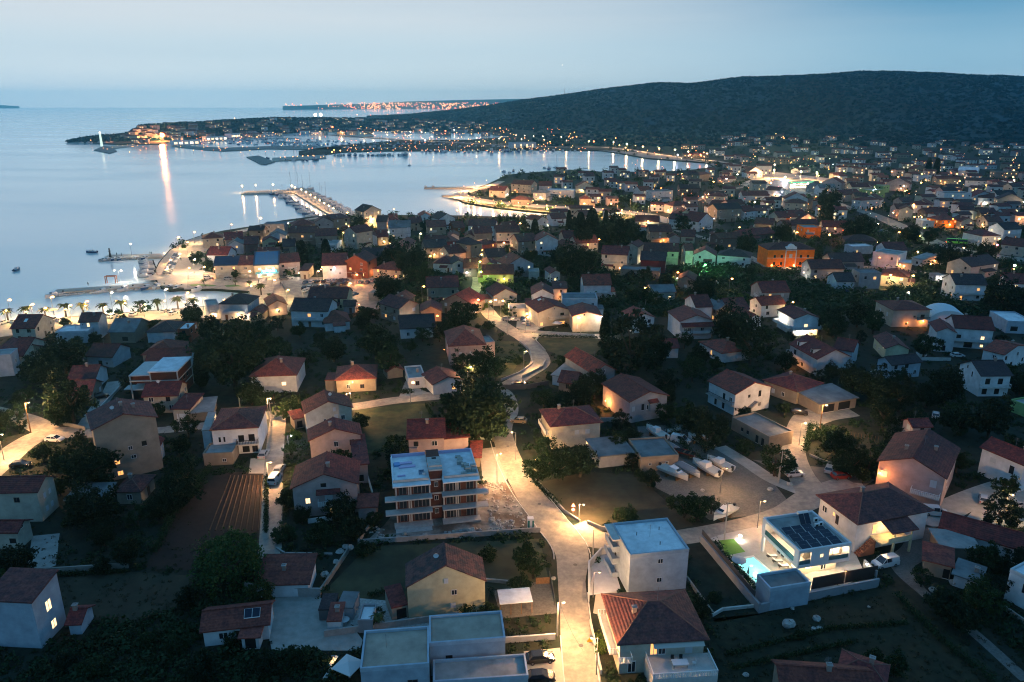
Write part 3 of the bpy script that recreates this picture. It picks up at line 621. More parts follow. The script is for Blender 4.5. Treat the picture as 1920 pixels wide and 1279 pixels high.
    # balconies: (side, u0, u1, z, depth)
    for q in (bal or []):
        side, u0, u1, z, dp = q[:5]; style = q[5] if len(q) > 5 else 'w'
        Ls = W if side == 'f' else D; x0, x1 = (u0 - .5) * Ls, (u1 - .5) * Ls
        bb = MB().mat(m_pale).box(x0, x1, -dp, -.003, z - .18, z)
        rb2 = MB().mat(m_whitep if style == 'w' else m_black)
        if style == 's': rb2.mat(wm).box(x0, x1, -dp, -dp + .12, z, z + .95).box(x0, x0 + .12, -dp + .12, -.01, z, z + .95).box(x1 - .12, x1, -dp + .12, -.01, z, z + .95)
        else:
            rb2.box(x0, x1, -dp, -dp + .08, z + .9, z + 1.0)
            for e_ in (x0, x1 - .08): rb2.box(e_, e_ + .08, -dp + .08, -.01, z + .9, z + 1.0)
            nb = max(3, int((x1 - x0) / .35))
            for i in range(nb + 1): xx = x0 + (x1 - x0 - .09) * i / nb; rb2.box(xx, xx + .09, -dp + .01, -dp + .07, z, z + .9)
            nb = max(2, int(dp / .4))
            for i in range(1, nb):
                yy = -dp * i / nb
                for e_ in (x0, x1 - .07): rb2.box(e_ + .01, e_ + .06, yy, yy + .08, z, z + .9)
        rzz, off = {'f': (0, (0, -d2, 0)), 'r': (math.pi / 2, (w2, 0, 0)), 'l': (-math.pi / 2, (-w2, 0, 0))}[side]
        bo = bb.build('balcony', root); bo.location = off; bo.rotation_euler = (0, 0, rzz); rb2.build('railing', bo)
def wlamp(root, side, u_, z, power, col=WARM, r=.2, off=.5, es=25, head=.14):
    W, D = root['W'], root['D']; p = {'f': ((u_ - .5) * W, -D / 2 - off, z), 'r': (D and W / 2 + off, (u_ - .5) * D, z), 'l': (-W / 2 - off, -(u_ - .5) * D, z)}[side]
    bk = {'f': (0, 1), 'r': (-1, 0), 'l': (1, 0)}[side]
    b = MB().mat(m_black).tube((p[0] + bk[0] * off, p[1] + bk[1] * off, z + .1), (p[0], p[1], z + .05), .03, n=5).mat(bulbmat(col, es)).ball(p, head, n=8).build('wall_lamp', root)
    l = bpy.data.objects.new('lamp_light', lightdata(power, col, r)); C.objects.link(l); l.parent = root; l.location = (p[0] - bk[0] * .3, p[1] - bk[1] * .3, z - .2)
    return b
# ---------------------------------------------------------------- street lamps
LAMPN = [0]
def lamp(r, x, y, h, power, col=WARM, rad=.22, label=None, es=40, arm=.9, pole='m', head=.18, face=0, topy=None, light=True, cat='street lamp', nm='street_lamp', two=False):
    bx, by = PX(r, x, y)
    if topy is not None: h = HT((bx, by), PX(r, 0, topy)[1])
    g = G(bx, by); t = empty(nm, (g.x, g.y, 0), face)
    pm = {'m': m_metal, 'c': m_conc, 'w': m_wood, 'b': m_black}[pole]; pr = .07 if pole in 'mb' else .13
    MB().mat(pm).tube((0, 0, -.2), (0, 0, h), pr * 1.3, pr * .8).build('pole', t)
    for s in ((1, -1) if two else (1,)):
        MB().mat(pm).tube((0, 0, h - .15), (arm * s, 0, h + .05), .035, n=5).build('arm', t)
        MB().mat(pm).box(arm * s - .28, arm * s + .28, -.13, .13, h + .02, h + .14).mat(bulbmat(col, es)).ball((arm * s, 0, h - .02), head, .6).build('lamp_head', t)
    if light:
        l = bpy.data.objects.new('lamp_light', lightdata(power * 1.7, col, rad)); C.objects.link(l); l.parent = t; l.location = (arm, 0, h - .35)
    if label: tag(t, label, cat, 'street lamps' if cat == 'street lamp' else None)
    else: auto(t, {WARM: 'warm', ORANGE: 'orange', WHITE: 'white', COOL: 'cold white', YEL: 'yellow', GREEN: 'green', YG: 'yellow-green'}[col] + (' twin' if two else '') + ' glowing street lamp', cat, 'street lamps', (bx, by))
    OCC.append((g.x, g.y, .6, .6, 1, 0)); LP_.append((g.x, g.y)); return t
LP_ = []
def upole(r, x, y, topy, label, arm=True):
    bx, by = PX(r, x, y); h = HT((bx, by), PX(r, 0, topy)[1]); g = G(bx, by); t = empty('utility_pole', (g.x, g.y, 0), .3, label, 'utility pole', 'utility poles')
    MB().mat(m_conc).tube((0, 0, -.2), (0, 0, h), .15, .1).build('pole', t)
    if arm: MB().mat(m_wood).box(-.8, .8, -.05, .05, h - .5, h - .38).mat(m_frame).tube((-.6, 0, h - .38), (-.6, 0, h - .18), .05, n=6).tube((.6, 0, h - .38), (.6, 0, h - .18), .05, n=6).build('crossarm', t)
    return t
def wall_(r, pts, h, label, m=m_conc, th=.22, nm='boundary_wall', cat='wall', px=True):
    P = [G(*PX(r, *p)) for p in pts]; mb = MB().mat(m)
    for a, b in zip(P, P[1:]):
        d = (b - a).normalized(); n = Vector((-d.y, d.x, 0)) * th / 2; e = d * th * .5
        a2, b2 = a - e * .98, b + e * .98; up = Vector((0, 0, h)); lo = Vector((0, 0, -.3))
        mb.hexa([a2 - n + lo, b2 - n + lo, b2 + n + lo, a2 + n + lo, a2 - n + up, b2 - n + up, b2 + n + up, a2 + n + up])
        d2 = (b - a).length; k = .04
        mb.hexa([a2 - n * 1.3 + up, b2 - n * 1.3 + up, b2 + n * 1.3 + up, a2 + n * 1.3 + up, a2 - n * 1.3 + up * 1 + Vector((0, 0, .07)), b2 - n * 1.3 + up + Vector((0, 0, .07)), b2 + n * 1.3 + up + Vector((0, 0, .07)), a2 + n * 1.3 + up + Vector((0, 0, .07))])
    return tag(mb.build(nm), label, cat)
# ------------------------------------------------------------------ near houses
H = house
mk = MB().mat(m_metal).box(0, .06, -.06, .05, 0, 1).box(.94, 1, -.06, .05, 0, 1).box(.47, .53, -.06, .05, 0, 1).mat(m_glass).poly([(.06, -.02, 0), (.94, -.02, 0), (.94, -.02, 1), (.06, -.02, 1)]); UW['k'] = mk.mesh('window_k')
x = H('tall light grey house with four lit staircase panes on its side wall, bottom corner', 'z', (-30, 1126), (59, 1130), (81, 1083), (75, 1216), 's', rise=1.2, wall='lilac', rc='brown', win=[('r', .5, 4.6, 1.3, 2.0, 'w'), ('r', .55, 1.2, 1.2, 1.6, 'w')], over=.25)
H('cream house with red gable roof above a dark bush at the left edge', 'a', (-60, 376), (100, 375), (195, 312), (108, 480), 'g', wall='cream', rc='red', win=[('f', .78, 1.2, 1.2, 1.1, 'n'), ('r', .4, 3.6, .7, 1, 'd')])
H('pale cream house with dark red roof and two round attic windows, far left', 'a', (-70, 137), (220, 132), (330, 150), 6.8, 'g', wall='cream', rc='red', cmax=9, win=[('f', .55, 4.4, 1.1, 1.1, 'b'), ('r', .35, 4.2, .8, 1.1, 's'), ('r', .65, 4.2, .8, 1.1, 's'), ('r', .35, 1.3, .8, 1.1, 's'), ('r', .65, 1.3, .8, 1.1, 's')])
H('little beige outhouse with hip roof among trees beside the ploughed field', 'a', (697, 133), (842, 130), (870, 40), 3, 'h', wall='beige', rc='brown', cat='outhouse', chim=1)
H('flat grey corrugated shed next to the little beige outhouse', 'a', (400, 185), (612, 180), (655, 100), 2.4, 's', rise=.4, wall='white', rc='grey', cat='shed', name='shed', win=[])
H('tiny tiled hut with a chimney in the dark meadow', 'a', (410, 925), (480, 922), (515, 880), 2.2, 'g', wall='lilac', rc='red', cat='hut', name='hut', win=[], chim=1)
x = H('white bungalow with solar panel on its long red roof', 'z', (380, 1182), (502, 1168), (511, 1128), 3.0, 'g', wall='white', rc='orange', win=[('f', .3, 1, 1.4, 1.2, 'd'), ('f', .55, .1, 1, 2.1, 'D')])
sp = MB().mat(m_frame).slab([(1.2, -x['D'] * .36, 3.75), (3.6, -x['D'] * .36, 3.75), (3.6, -x['D'] * .12, 4.55), (1.2, -x['D'] * .12, 4.55)], .08); sp.mat(mat('solar_cell', (.006, .012, .03), .35, spec=.25)); sp.slab([(1.26, -x['D'] * .35, 3.80), (2.36, -x['D'] * .35, 3.80), (2.36, -x['D'] * .13, 4.56), (1.26, -x['D'] * .13, 4.56)], .04); sp.slab([(2.44, -x['D'] * .35, 3.80), (3.54, -x['D'] * .35, 3.80), (3.54, -x['D'] * .13, 4.56), (2.44, -x['D'] * .13, 4.56)], .04); sp.build('solar_panel', x)
H('red-tiled porch lean-to in front of the white bungalow', 'b', (-25, 1010), (78, 1005), (92, 935), 2.3, 's', rise=.5, wall='white', rc='orange', cat='porch', name='porch', win=[('f', .5, .1, 1.6, 2.0, 'n')])
H('long low outbuilding with corrugated red lean-to roof', 'b', (72, 692), (375, 685), (400, 560), 2.6, 's', rise=1.3, wall='white', rc='orange', cat='outbuilding', name='outbuilding', win=[('f', .25, .1, 1, 2, 's')], chim=1)
x = H('yellow gabled house with one dark window and mottled brown roof', 'b', (972, 708), (1440, 668), (965, 575), (990, 905), 'g', 'y', wall='yellow', rc='worn', over=.25, dish=1, win=[('f', .60, 4.0, .9, 1.0, 'd'), ('f', .58, 1.6, .9, .9, 's'), ('f', .5, 6.3, .7, .9, 's')], rise=3.4)
xs_ = x['W']; xd = x['D']; MB().mat(mat('skylight_glass', (.5, .55, .6), .1, spec=.8)).slab([(-3.6, -3, 7.75), (-2.6, -3, 8.4), (-2.6, -1.9, 8.4), (-3.6, -1.9, 7.75)], .1).build('skylight', x)
H('red lean-to porch against the yellow gabled house', 'b', (880, 838), (975, 815), (965, 700), 2.5, 's', rise=.5, wall='beige', rc='red', cat='porch', name='porch', over=.1, win=[('f', .6, .1, 1.6, 2.0, 'n')])
H('white garden barbecue hut with red roof and chimney beside the round white table', 'b', (492, 918), (575, 915), (585, 842), 2.1, 's', rise=.4, wall='white', rc='orange', cat='barbecue hut', name='barbecue_hut', chim=1, win=[], over=.1)
H('dark blue-grey box shed with flat roof behind the barbecue hut', 'b', (548, 835), (645, 840), (650, 752), 2.1, 's', rise=.1, wall='grey', rc='grey', cat='shed', name='shed', win=[], over=.05)
H('black flat shed beside the blue-grey box shed', 'b', (440, 850), (530, 848), (535, 778), 1.9, 's', rise=.1, wall='dark', rc='dark', cat='shed', name='shed', win=[], over=.05)
H('small white-topped store box beside the little palm', 'b', (677, 920), (765, 920), (760, 892), 2.0, 'f', wall='grey', rc='white', cat='store', name='store', win=[], over=.0)
# long modern flat-roofed building at the bottom edge
H('modern flat-roofed house wing with tan gravel roof, tallest at the bottom edge', 'b', (692, 1212), (1104, 1180), (708, 985), 5.4, 'f', wall='lilac', rc='tan', win=[('f', .75, 1.6, 1.4, 1.6, 'b'), ('f', .3, 1.6, 1.1, 1.3, 'd')])
H('modern flat-roofed rear wing with tan gravel roof meeting the taller wing', 'b', (1108, 1058), (1562, 1024), (1540, 915), 5.4, 'f', wall='lilac', rc='tan', win=[('f', .25, 2.6, 1.0, .8, 'n'), ('f', .5, 1.0, .9, .7, 'd')])
H('low grey terrace wing in front of the modern flat-roofed house', 'b', (1130, 1290), (1700, 1250), (1580, 1130), 2.9, 'f', wall='lilac', rc='concrete', win=[('f', .3, .6, 1.6, 1.6, 'd')])
x = H('white cube apartment house with flat white roof beside the junction', 'c', (775, 527), (1127, 490), (985, 305), (768, 755), 'f', wall='lilac', rc='white', win=[('f', .52, 5.6, .9, .9, 'd'), ('f', .52, 1.9, .9, .9, 'd'), ('l', .25, 5.8, .9, 1.3, 'n'), ('l', .25, 2.2, .9, 1.3, 'n'), ('l', .12, 5.4, .7, 1.1, 's'), ('l', .12, 1.6, .7, 1.1, 's')])
hh = x['H']; d_ = x['D']; w_ = x['W']
for k in range(3):
    z = hh - 2.9 * (k + 1) + 1.2 if k else hh - 2.2
    bo = MB().mat(wallm('lilac')).box(-w_ / 2 - 1.3, -w_ / 2 - .003, d_ * .02, d_ * .5, z - .2, z).build('balcony', x)
    MB().mat(wallm('lilac')).box(-w_ / 2 - 1.3, -w_ / 2 - 1.18, d_ * .02, d_ * .5, z, z + .9).box(-w_ / 2 - 1.18, -w_ / 2 - .01, d_ * .02, d_ * .02 + .12, z, z + .9).build('railing', bo)
MB().mat(m_pale).box(-w_ / 2 - 1.5, -w_ / 2 - .06, d_ * .0, d_ * .5 + .2, hh - .05, hh + .25).build('canopy', x)
mbv = MB().mat(m_metal)
for q in ((-2, 1), (1, -2.5), (2.5, 2)): mbv.tube((q[0], q[1], hh), (q[0], q[1], hh + .7), .08, n=6)
mbv.build('vent_pipe', x)
wall_('c', [(525, 795), (525, 598), (600, 515), (655, 500)], 1.5, 'white boundary wall round the yard of the white cube house', wallm('white'))
sheet('yard', [PX('c', *q) for q in [(527, 760), (527, 600), (600, 515), (655, 510), (720, 730)]], .05, mat('white_screed', (.45, .45, .46), .9, noise=.1), open_=True)
# brown hip house with the terrace
x = H('brown hip-roofed house with balustraded terrace at the bottom of the street', 'c', (715, 1040), (1222, 1010), (633, 762), 5.6, 'h', wall='cream', rc='brown', rise=2.6, cmax=14, over=.6, win=[('f', .40, 3.0, 1.1, 2.2, 'o'), ('f', .50, 3.0, 1.1, 2.2, 'd'), ('f', .82, 3.0, 1.1, 2.2, 's'), ('f', .15, .1, 1.2, 2.1, 'd')], bal=[('l', .08, .92, 2.9, 1.3, 'w'), ('f', -.02, .13, 2.9, 1.2, 'w')], chim=1)
W_, D_ = x['W'], x['D']
te = MB().mat(m_pale).box(-W_ * .2, W_ / 2 + .6, -D_ / 2 - 4.6, -D_ / 2 - .004, -.2, 2.85).build('terrace', x)
rl = MB().mat(m_whitep); tx0, tx1, ty = -W_ * .2, W_ / 2 + .6, -D_ / 2 - 4.6
rl.box(tx0, tx1, ty, ty + .12, 3.65, 3.78).box(tx0, tx0 + .12, ty + .12, -D_ / 2 - .1, 3.65, 3.78).box(tx1 - .12, tx1, ty + .12, -D_ / 2 - .1, 3.65, 3.78)
for k in range(30): q = tx0 + (tx1 - tx0 - .1) * k / 29; rl.box(q + .01, q + .1, ty + .02, ty + .1, 2.85, 3.65)
for k in range(1, 13): q = ty + (4.4) * k / 13; rl.box(tx0 + .02, tx0 + .1, q, q + .1, 2.85, 3.65); rl.box(tx1 - .1, tx1 - .02, q, q + .1, 2.85, 3.65)
rl.build('railing', te)
aw = MB().mat(mat('striped_awning', (.4, .36, .32), .8)); aw.slab([(-W_ * .12, -D_ / 2 - 1.2, 5.1), (W_ * .48, -D_ / 2 - 1.2, 5.1), (W_ * .48, -D_ / 2 - .02, 5.5), (-W_ * .12, -D_ / 2 - .02, 5.5)], .05); aw.build('awning', x)
ca, sa = math.cos(x.rotation_euler.z), math.sin(x.rotation_euler.z)
def loc(x, a, b, c): 
    ca, sa = math.cos(x.rotation_euler.z), math.sin(x.rotation_euler.z); return (x.location.x + a * ca - b * sa, x.location.y + a * sa + b * ca, c)
tb = empty('patio_table', loc(x, W_ * .16, -D_ / 2 - 2.4, 2.86), .05, 'white cloth-covered patio table on the balustraded terrace', 'table')
MB().mat(mat('tablecloth_white', (.55, .56, .58), .8)).box(-1.15, 1.15, -.6, .6, .62, .78).build('table_top', tb)
for sx in (-1, 1):
    for sy in (-1, 1): MB().mat(m_metal).tube((sx * .95, sy * .42, 0), (sx * .95, sy * .42, .62), .04, n=6).build('leg', tb)
def chair(loc_, rz, label, m=m_black):
    t = empty('garden_chair', loc_, rz, label, 'chair', 'chairs on the terraces'); MB().mat(m).box(-.24, .24, -.24, .24, .4, .46).build('seat', t); MB().mat(m).box(-.24, .24, .2, .25, .46, .95).build('backrest', t)
    for sx in (-1, 1):
        for sy in (-1, 1): MB().mat(m).tube((sx * .2, sy * .2, 0), (sx * .2, sy * .2, .4), .025, n=5).build('leg', t)
chair(loc(x, W_ * .10, -D_ / 2 - 1.3, 2.86), 0, 'dark chair at the left behind the cloth-covered patio table')
chair(loc(x, W_ * .20, -D_ / 2 - 1.3, 2.86), 0, 'dark chair at the right behind the cloth-covered patio table')
chair(loc(x, W_ * .33, -D_ / 2 - 2.3, 2.86), -1.6, 'pale chair at the short end of the patio table', m_whitep)
# dark red hip house behind the villa
x = H('white house with large dark maroon hip roof and lit entrance porch behind the villa', 'z', (1609, 980), (1741, 955), (1533, 931), 6.3, 'h', wall='white', rc='brown', rise=2.6, cmax=13, over=.7, chim=1, win=[('l', .15, 3.6, 1.3, 1.3, 'd'), ('l', .40, 4.2, .6, .8, 'o'), ('l', .5, 3, .8, 1.9, 'b'), ('f', .72, 3.6, 1.1, 1.3, 's'), ('f', .25, 3.2, 1, 2.1, 'o'), ('f', .5, 3.5, 1.4, 1.2, 'o'), ('f', .6, 3.5, 1.0, 1.2, 'o')])
W_, D_ = x['W'], x['D']
po = MB().mat(wallm('yellow')).box(-W_ * .30, W_ * .12, -D_ / 2 - 3, -D_ / 2 - .003, 2.7, 2.95).box(-W_ * .30 + 1.5, W_ * .12, -D_ / 2 - 3, -D_ / 2 - 2.85, 2.95, 3.8)
for a in (-.13, .11): po.box(W_ * a, W_ * a + .35, -D_ / 2 - 2.95, -D_ / 2 - 2.6, 0, 2.7); po.box(W_ * a, W_ * a + .25, -D_ / 2 - 2.95, -D_ / 2 - 2.7, 3.8, 5.1)
po.build('porch', x)
pr2 = MB().mat(roofm('brown')); pr2.slab([(-W_ * .2, -D_ / 2 - 3.5, 5.1), (W_ * .17, -D_ / 2 - 3.5, 5.1), (W_ * .17, -D_ / 2 - .02, 6.2), (-W_ * .2, -D_ / 2 - .02, 6.2)], .2); pr2.build('porch_roof', x)
stt = MB().mat(mat('terracotta_steps', (.25, .09, .05), .8))
for k in range(10): stt.box(-W_ * .30 - 3.4 + k * .34, -W_ * .30 - 3.4 + k * .34 + .34, -D_ / 2 - 1.6, -D_ / 2 - .3, 0, .27 * (k + 1))
stt.build('stairs', x); wlamp(x, 'f', .36, 5.0, 900, WARM, off=1.4)
x = H('big pink-plastered house with huge brown double roof lit from below', 'h', (860, 1145), (1325, 1265), (1610, 1030), 7.4, 'g', 'y', wall='pink', rc='brown', rise=2.6, cmax=17, chim=2, win=[('f', .1, 4.2, 1.4, 1.3, 's'), ('f', .85, 4.6, 1.2, 1.6, 's'), ('r', .3, 4.2, .9, 1.2, 'd'), ('r', .6, 4.2, .9, 1.2, 'd'), ('r', .4, 1.2, .9, 1.2, 'd')], bal=[('f', .55, .98, 2.9, 1.6, 'w')])
wlamp(x, 'f', .05, 5.2, 1500, ORANGE, off=1.0, head=.2); BP = x
H('white house with maroon gable roof at the right edge beside the big brown roof', 'h', (1590, 1048), (1885, 1172), (1675, 1000), 6.5, 'g', wall='white', rc='red', cmax=10, win=[('f', .3, 4, 1.3, 1.1, 's'), ('f', .75, 3.2, 1, 1.9, 'n')])
H('long low range with corrugated maroon roof beside the parked cars', 'd', (1105, 345), (1620, 490), (1155, 250), 3.2, 'g', wall='white', rc='red', cmax=6, win=[('f', .15, 1, .7, .9, 'd')])
H('low shed with flat grey sheet roof in front of the long maroon range', 'd', (1110, 465), (1330, 480), (1230, 390), 2.6, 's', rise=.3, wall='stone', rc='concrete', cat='shed', name='shed', win=[])
H('old stone shed with orange tiled roof among weeds', 'd', (1005, 545), (1170, 585), (1090, 478), 2.8, 's', rise=.4, wall='stone', rc='orange', cat='shed', name='shed', win=[('f', .85, .1, 1.0, 1.9, 'n')])
H('tiny whitewashed shed with red door and white chimney', 'd', (1185, 630), (1330, 680), (1270, 580), 2.3, 's', rise=.4, wall='white', rc='grey', cat='shed', name='shed', chim=1, win=[('f', .85, .1, .8, 1.8, 'b')])
H('white house corner with red crest painted on its wall, right edge', 'd', (1520, 610), (1700, 700), (1700, 560), 5.5, 'f', wall='white', rc='white', win=[('f', .6, 2.8, .9, 1.6, 'b')])
H('pinkish red tile roof peeking from the bottom edge', 'd', (500, 1200), (760, 1290), (600, 1145), 3.5, 'h', wall='beige', rc='red', win=[], cmax=9)
H('salmon tiled roof with white ridge flashing at the bottom edge', 'd', (150, 1290), (700, 1330), (600, 1190), 4.0, 'g', wall='beige', rc='orange', win=[], cmax=9, chim=1)
# unfinished white-walled boundary, villa handled below
x = H('large ochre three-storey house with lopsided brown roof and two orange lit windows', 'e', (655, 925), (1098, 835), (1160, 712), (1118, 1200), 'g', 'y', wall='beige', rc='brown', rise=2.2, cmax=15, dish=1, chim=2, win=[('f', .28, 3.6, 1.1, 1.1, 'o'), ('f', .30, .9, 1.2, 1.1, 'o'), ('f', .52, 6.4, .9, .9, 'd'), ('f', .75, 6.6, 1, 1.2, 'n'), ('f', .55, 4.2, 1.1, .9, 'd'), ('r', .3, 4, .8, 1.2, 'd'), ('r', .6, 6.3, .6, 1, 'd'), ('r', .7, 2, .8, 1.2, 'd')])
H('small white annex with arched dark red roof in front of the large ochre house', 'e', (850, 1065), (1112, 1045), (1115, 990), 4.3, 'g', 'y', wall='blue', rc='red', cmax=7, win=[('f', .55, 1.2, 1.6, 1.8, 'n'), ('f', .8, 2.0, .6, .6, 'd'), ('f', .82, .5, .6, .6, 'd')])
H('red roofed house directly behind the large ochre house', 'e', (1010, 690), (1250, 680), (1090, 610), 5.0, 'g', wall='cream', rc='red', dish=1)
H('narrow red-roofed extension with garage door behind the large ochre house', 'e', (1218, 780), (1335, 780), (1340, 690), 3.6, 's', rise=.6, wall='cream', rc='red', win=[('f', .5, .1, 2.6, 2.2, 'g')], cat='garage', name='garage')
H('grey flat shed beside the narrow red-roofed extension', 'e', (1330, 812), (1500, 795), (1505, 705), 2.4, 's', rise=.2, wall='stone', rc='concrete', cat='shed', name='shed', win=[])
x = H('two-storey white house with worn hip roof and dark balcony beside the lane', 'e', (1492, 925), (1815, 905), (1822, 765), (1820, 1085), 'h', wall='white', rc='orange', rise=2.0, win=[('f', .15, 3.3, .5, 1.3, 'n'), ('f', .25, 3.3, .4, 1.3, 'n'), ('f', .62, 3, 1.3, 1.8, 'n'), ('f', .85, 3, 1.4, 1.9, 'n'), ('f', .7, .3, 1.6, 1.6, 'n'), ('f', .9, .3, 1.3, 1.6, 'b')], bal=[('f', .52, 1.0, 2.9, 1.2, 'b')])
H('pale lean-to strip on the seaward side of the white house beside the lane', 'e', (1425, 935), (1480, 930), (1500, 810), 4.6, 's', rise=.2, wall='white', rc='concrete', cat='annex', name='annex', over=.1, win=[])
H('low flat garage in front of the white house beside the lane', 'e', (1432, 1105), (1640, 1095), (1670, 1020), 2.7, 'f', wall='stone', rc='concrete', cat='garage', name='garage', win=[('f', .7, .8, .9, .8, 'd')])
x = H('square grey house with terracotta hip roof and one lit window under trees', 'f', (38, 548), (355, 538), (382, 425), 5.3, 'h', wall='blue', rc='orange', win=[('f', .72, 2.2, 1.3, 1.1, 'w'), ('f', .3, 2.4, .9, 1, 's')], chim=1)
x = H('small brick-red hip-roofed house behind a glowing garden lamp', 'f', (640, 575), (918, 560), (920, 470), 3.9, 'h', wall='beige', rc='orange', win=[('f', .3, 1.0, .9, 1.4, 'd'), ('f', .65, 1.0, 1.2, 1.2, 'b')])
H('pink sheet awning on posts beside the brick-red hip-roofed house', 'f', (562, 580), (632, 578), (640, 528), 3.4, 's', rise=.1, wall='dark', rc='pinky' if False else 'orange', cat='canopy', name='canopy', over=.1, win=[])
x = H('dark gable-roofed bungalow with pale triangular front', 'f', (1325, 605), (1530, 572), (1250, 535), 3.3, 'g', 'y', wall='white', rc='brown', rise=1.6, win=[('f', .7, .8, 1.1, 1.1, 'o')], bal=None)
H('flat pale annex with red chimney beside the dark bungalow', 'f', (1150, 570), (1270, 560), (1200, 480), 3.0, 'f', wall='white', rc='concrete', cat='annex', name='annex', chim=1)
H('small red tile-roofed shed among trees beside the flat pale annex', 'f', (1000, 515), (1110, 500), (1080, 460), 2.4, 'g', 'y', wall='beige', rc='orange', cat='shed', name='shed', win=[])
x = H('pinkish two-storey house with hip roof and red-lit side', 'f', (1440, 335), (1690, 322), (1560, 225), (1450, 470), 'h', wall='pink', rc='orange', win=[('f', .6, 3.1, .9, 1.1, 's'), ('f', .3, 3.1, .9, 1.1, 's'), ('l', .5, 3, 1, 1.4, 'd')])
wlamp(x, 'l', .4, 2.2, 220, ORANGE, off=1.0)
H('flat-topped wing on the right of the pinkish two-storey house', 'f', (1695, 318), (1760, 312), (1750, 268), 5.6, 'f', wall='pink', rc='concrete', cat='annex', name='annex', win=[('f', .5, 2.9, .8, 1.2, 's')])
x = H('cream gabled house with antenna roof above the grass field', 'f', (425, 808), (748, 765), (735, 690), 6.6, 'g', 'y', wall='cream', rc='orange', rise=2.3, dish=1, win=[('f', .65, 3.2, .9, 2, 's'), ('f', .8, 3.6, 1, 1.2, 'd'), ('f', .62, 6.1, .7, 1, 's'), ('f', .4, 3.8, .6, .6, 'd')], bal=[('f', .55, .98, 2.9, 1.2, 's')])
H('low porch with red tiles on the seaward side of the cream gabled house', 'f', (345, 850), (415, 835), (420, 790), 2.9, 's', rise=.4, wall='stone', rc='red', cat='porch', name='porch', win=[('f', .5, .2, 1.4, 1.9, 'n')])
x = H('red house with white-edged gable between the pink house and the cream gabled house', 'f', (455, 1000), (812, 958), (780, 900), 6.4, 'g', 'y', wall='pink', rc='red', rise=2.2, chim=1, sky=0)
x = H('large pink gabled house with curved red awning, balcony and two lit windows', 'b', (283, 112), (668, 82), (640, -40), (290, 290), 'g', 'y', wall='pink', rc='red', rise=2.6, chim=1, over=.5, cmax=13, win=[('f', .22, 2.9, 1.0, 1.3, 'w'), ('f', .55, 2.9, 1.6, 2.1, 's'), ('f', .84, 3.8, .9, .8, 's'), ('f', .57, .4, .8, 1.2, 'w'), ('f', .48, 6.3, 1.1, .9, 'n')], bal=[('f', .38, .74, 2.75, 1.3, 'w')])
W_, D_ = x['W'], x['D']; aw = MB().mat(roofm('red')); aw.slab([(-W_ * .14, -D_ / 2 - 1.2, 5.3), (W_ * .24, -D_ / 2 - 1.2, 5.3), (W_ * .24, -D_ / 2 - .02, 5.9), (-W_ * .14, -D_ / 2 - .02, 5.9)], .15); aw.build('awning', x)
H('tiny red-roofed outhouse beside the large pink gabled house', 'b', (678, 230), (785, 225), (775, 178), 3.0, 's', rise=.4, wall='pink', rc='orange', cat='outhouse', name='outhouse', win=[])
H('long red-roofed side wing along the large pink gabled house', 'f', (775, 1175), (862, 1165), (830, 960), 4.6, 's', rise=.5, wall='pink', rc='red', cat='annex', name='annex', win=[('f', .4, .5, 1.2, 1.6, 'n')], cmax=14)
x = H('maroon-roofed house with balcony behind the unfinished apartment block', 'f', (1150, 985), (1400, 975), (1360, 860), 6.0, 'g', 'x', wall='pink', rc='red', chim=1, bal=[('f', .02, .25, 2.9, 1, 's')])
H('flat-parapet pink wing with sunken red roof behind the unfinished apartment block', 'f', (1395, 990), (1572, 975), (1570, 885), 5.0, 's', rise=.4, wall='pink', rc='red', cat='annex', name='annex', win=[])
H('low red-roofed shed beside the driveway behind the apartment block', 'f', (1590, 1120), (1655, 1120), (1640, 1020), 2.4, 's', rise=.3, wall='stone', rc='red', cat='shed', name='shed', win=[])
x = H('square cream house with red hip roof and two closed shutters beside the boat yard', 'g', (355, 898), (698, 868), (298, 785), (690, 1030), 'h', wall='cream', rc='red', rise=2.2, over=.6, win=[('f', .52, 3.3, 1.1, 1.1, 's'), ('f', .74, 3.3, 1.1, 1.1, 's'), ('f', .75, .5, .9, .7, 'w')], bal=[('l', .05, .8, 3.0, 1.0, 'w')])
H('long grey stone house with bright red roof end-on to the street', 'g', (648, 525), (800, 500), (482, 400), 6.0, 'g', 'y', wall='grey', rc='bright', rise=2.0, cmax=20, win=[('f', .5, 2.9, .9, 1.2, 'b'), ('f', .5, 5.6, .8, .9, 'd')])
x = H('grey rendered gable house with bay and orange-lit yard wall', 'g', (908, 727), (1170, 682), (770, 592), (893, 880), 'g', 'y', wall='grey', rc='orange', rise=1.9, cmax=14, win=[('f', .1, 3.2, .8, 1.3, 's'), ('f', .5, 3, 1.2, 1.4, 'd'), ('f', .35, 3.0, .8, 1.8, 'n')])
wlamp(x, 'l', .25, 2.6, 2600, ORANGE, off=1.2, r=.3)
W_, D_ = x['W'], x['D']; MB().mat(wallm('grey')).box(W_ * .0, W_ * .2, -D_ / 2 - .9, -D_ / 2 - .003, 2.8, 5.2).build('bay', x)
q = MB().mat(roofm('bright')); q.slab([(-W_ * .03, -D_ / 2 - 1.2, 5.2), (W_ * .23, -D_ / 2 - 1.2, 5.2), (W_ * .23, -D_ / 2 - .02, 5.8), (-W_ * .03, -D_ / 2 - .02, 5.8)], .15); q.build('bay_roof', x)
H('white lean-to with curved tarpaulin beside the long stone house', 'g', (360, 540), (480, 560), (470, 460), 3.0, 's', rise=.3, wall='white', rc='concrete', cat='shed', name='shed')
H('small red-tiled kitchen roof beside the parked car on the bend', 'g', (405, 585), (520, 600), (500, 530), 2.8, 'g', wall='beige', rc='orange', cat='outbuilding', name='outbuilding')
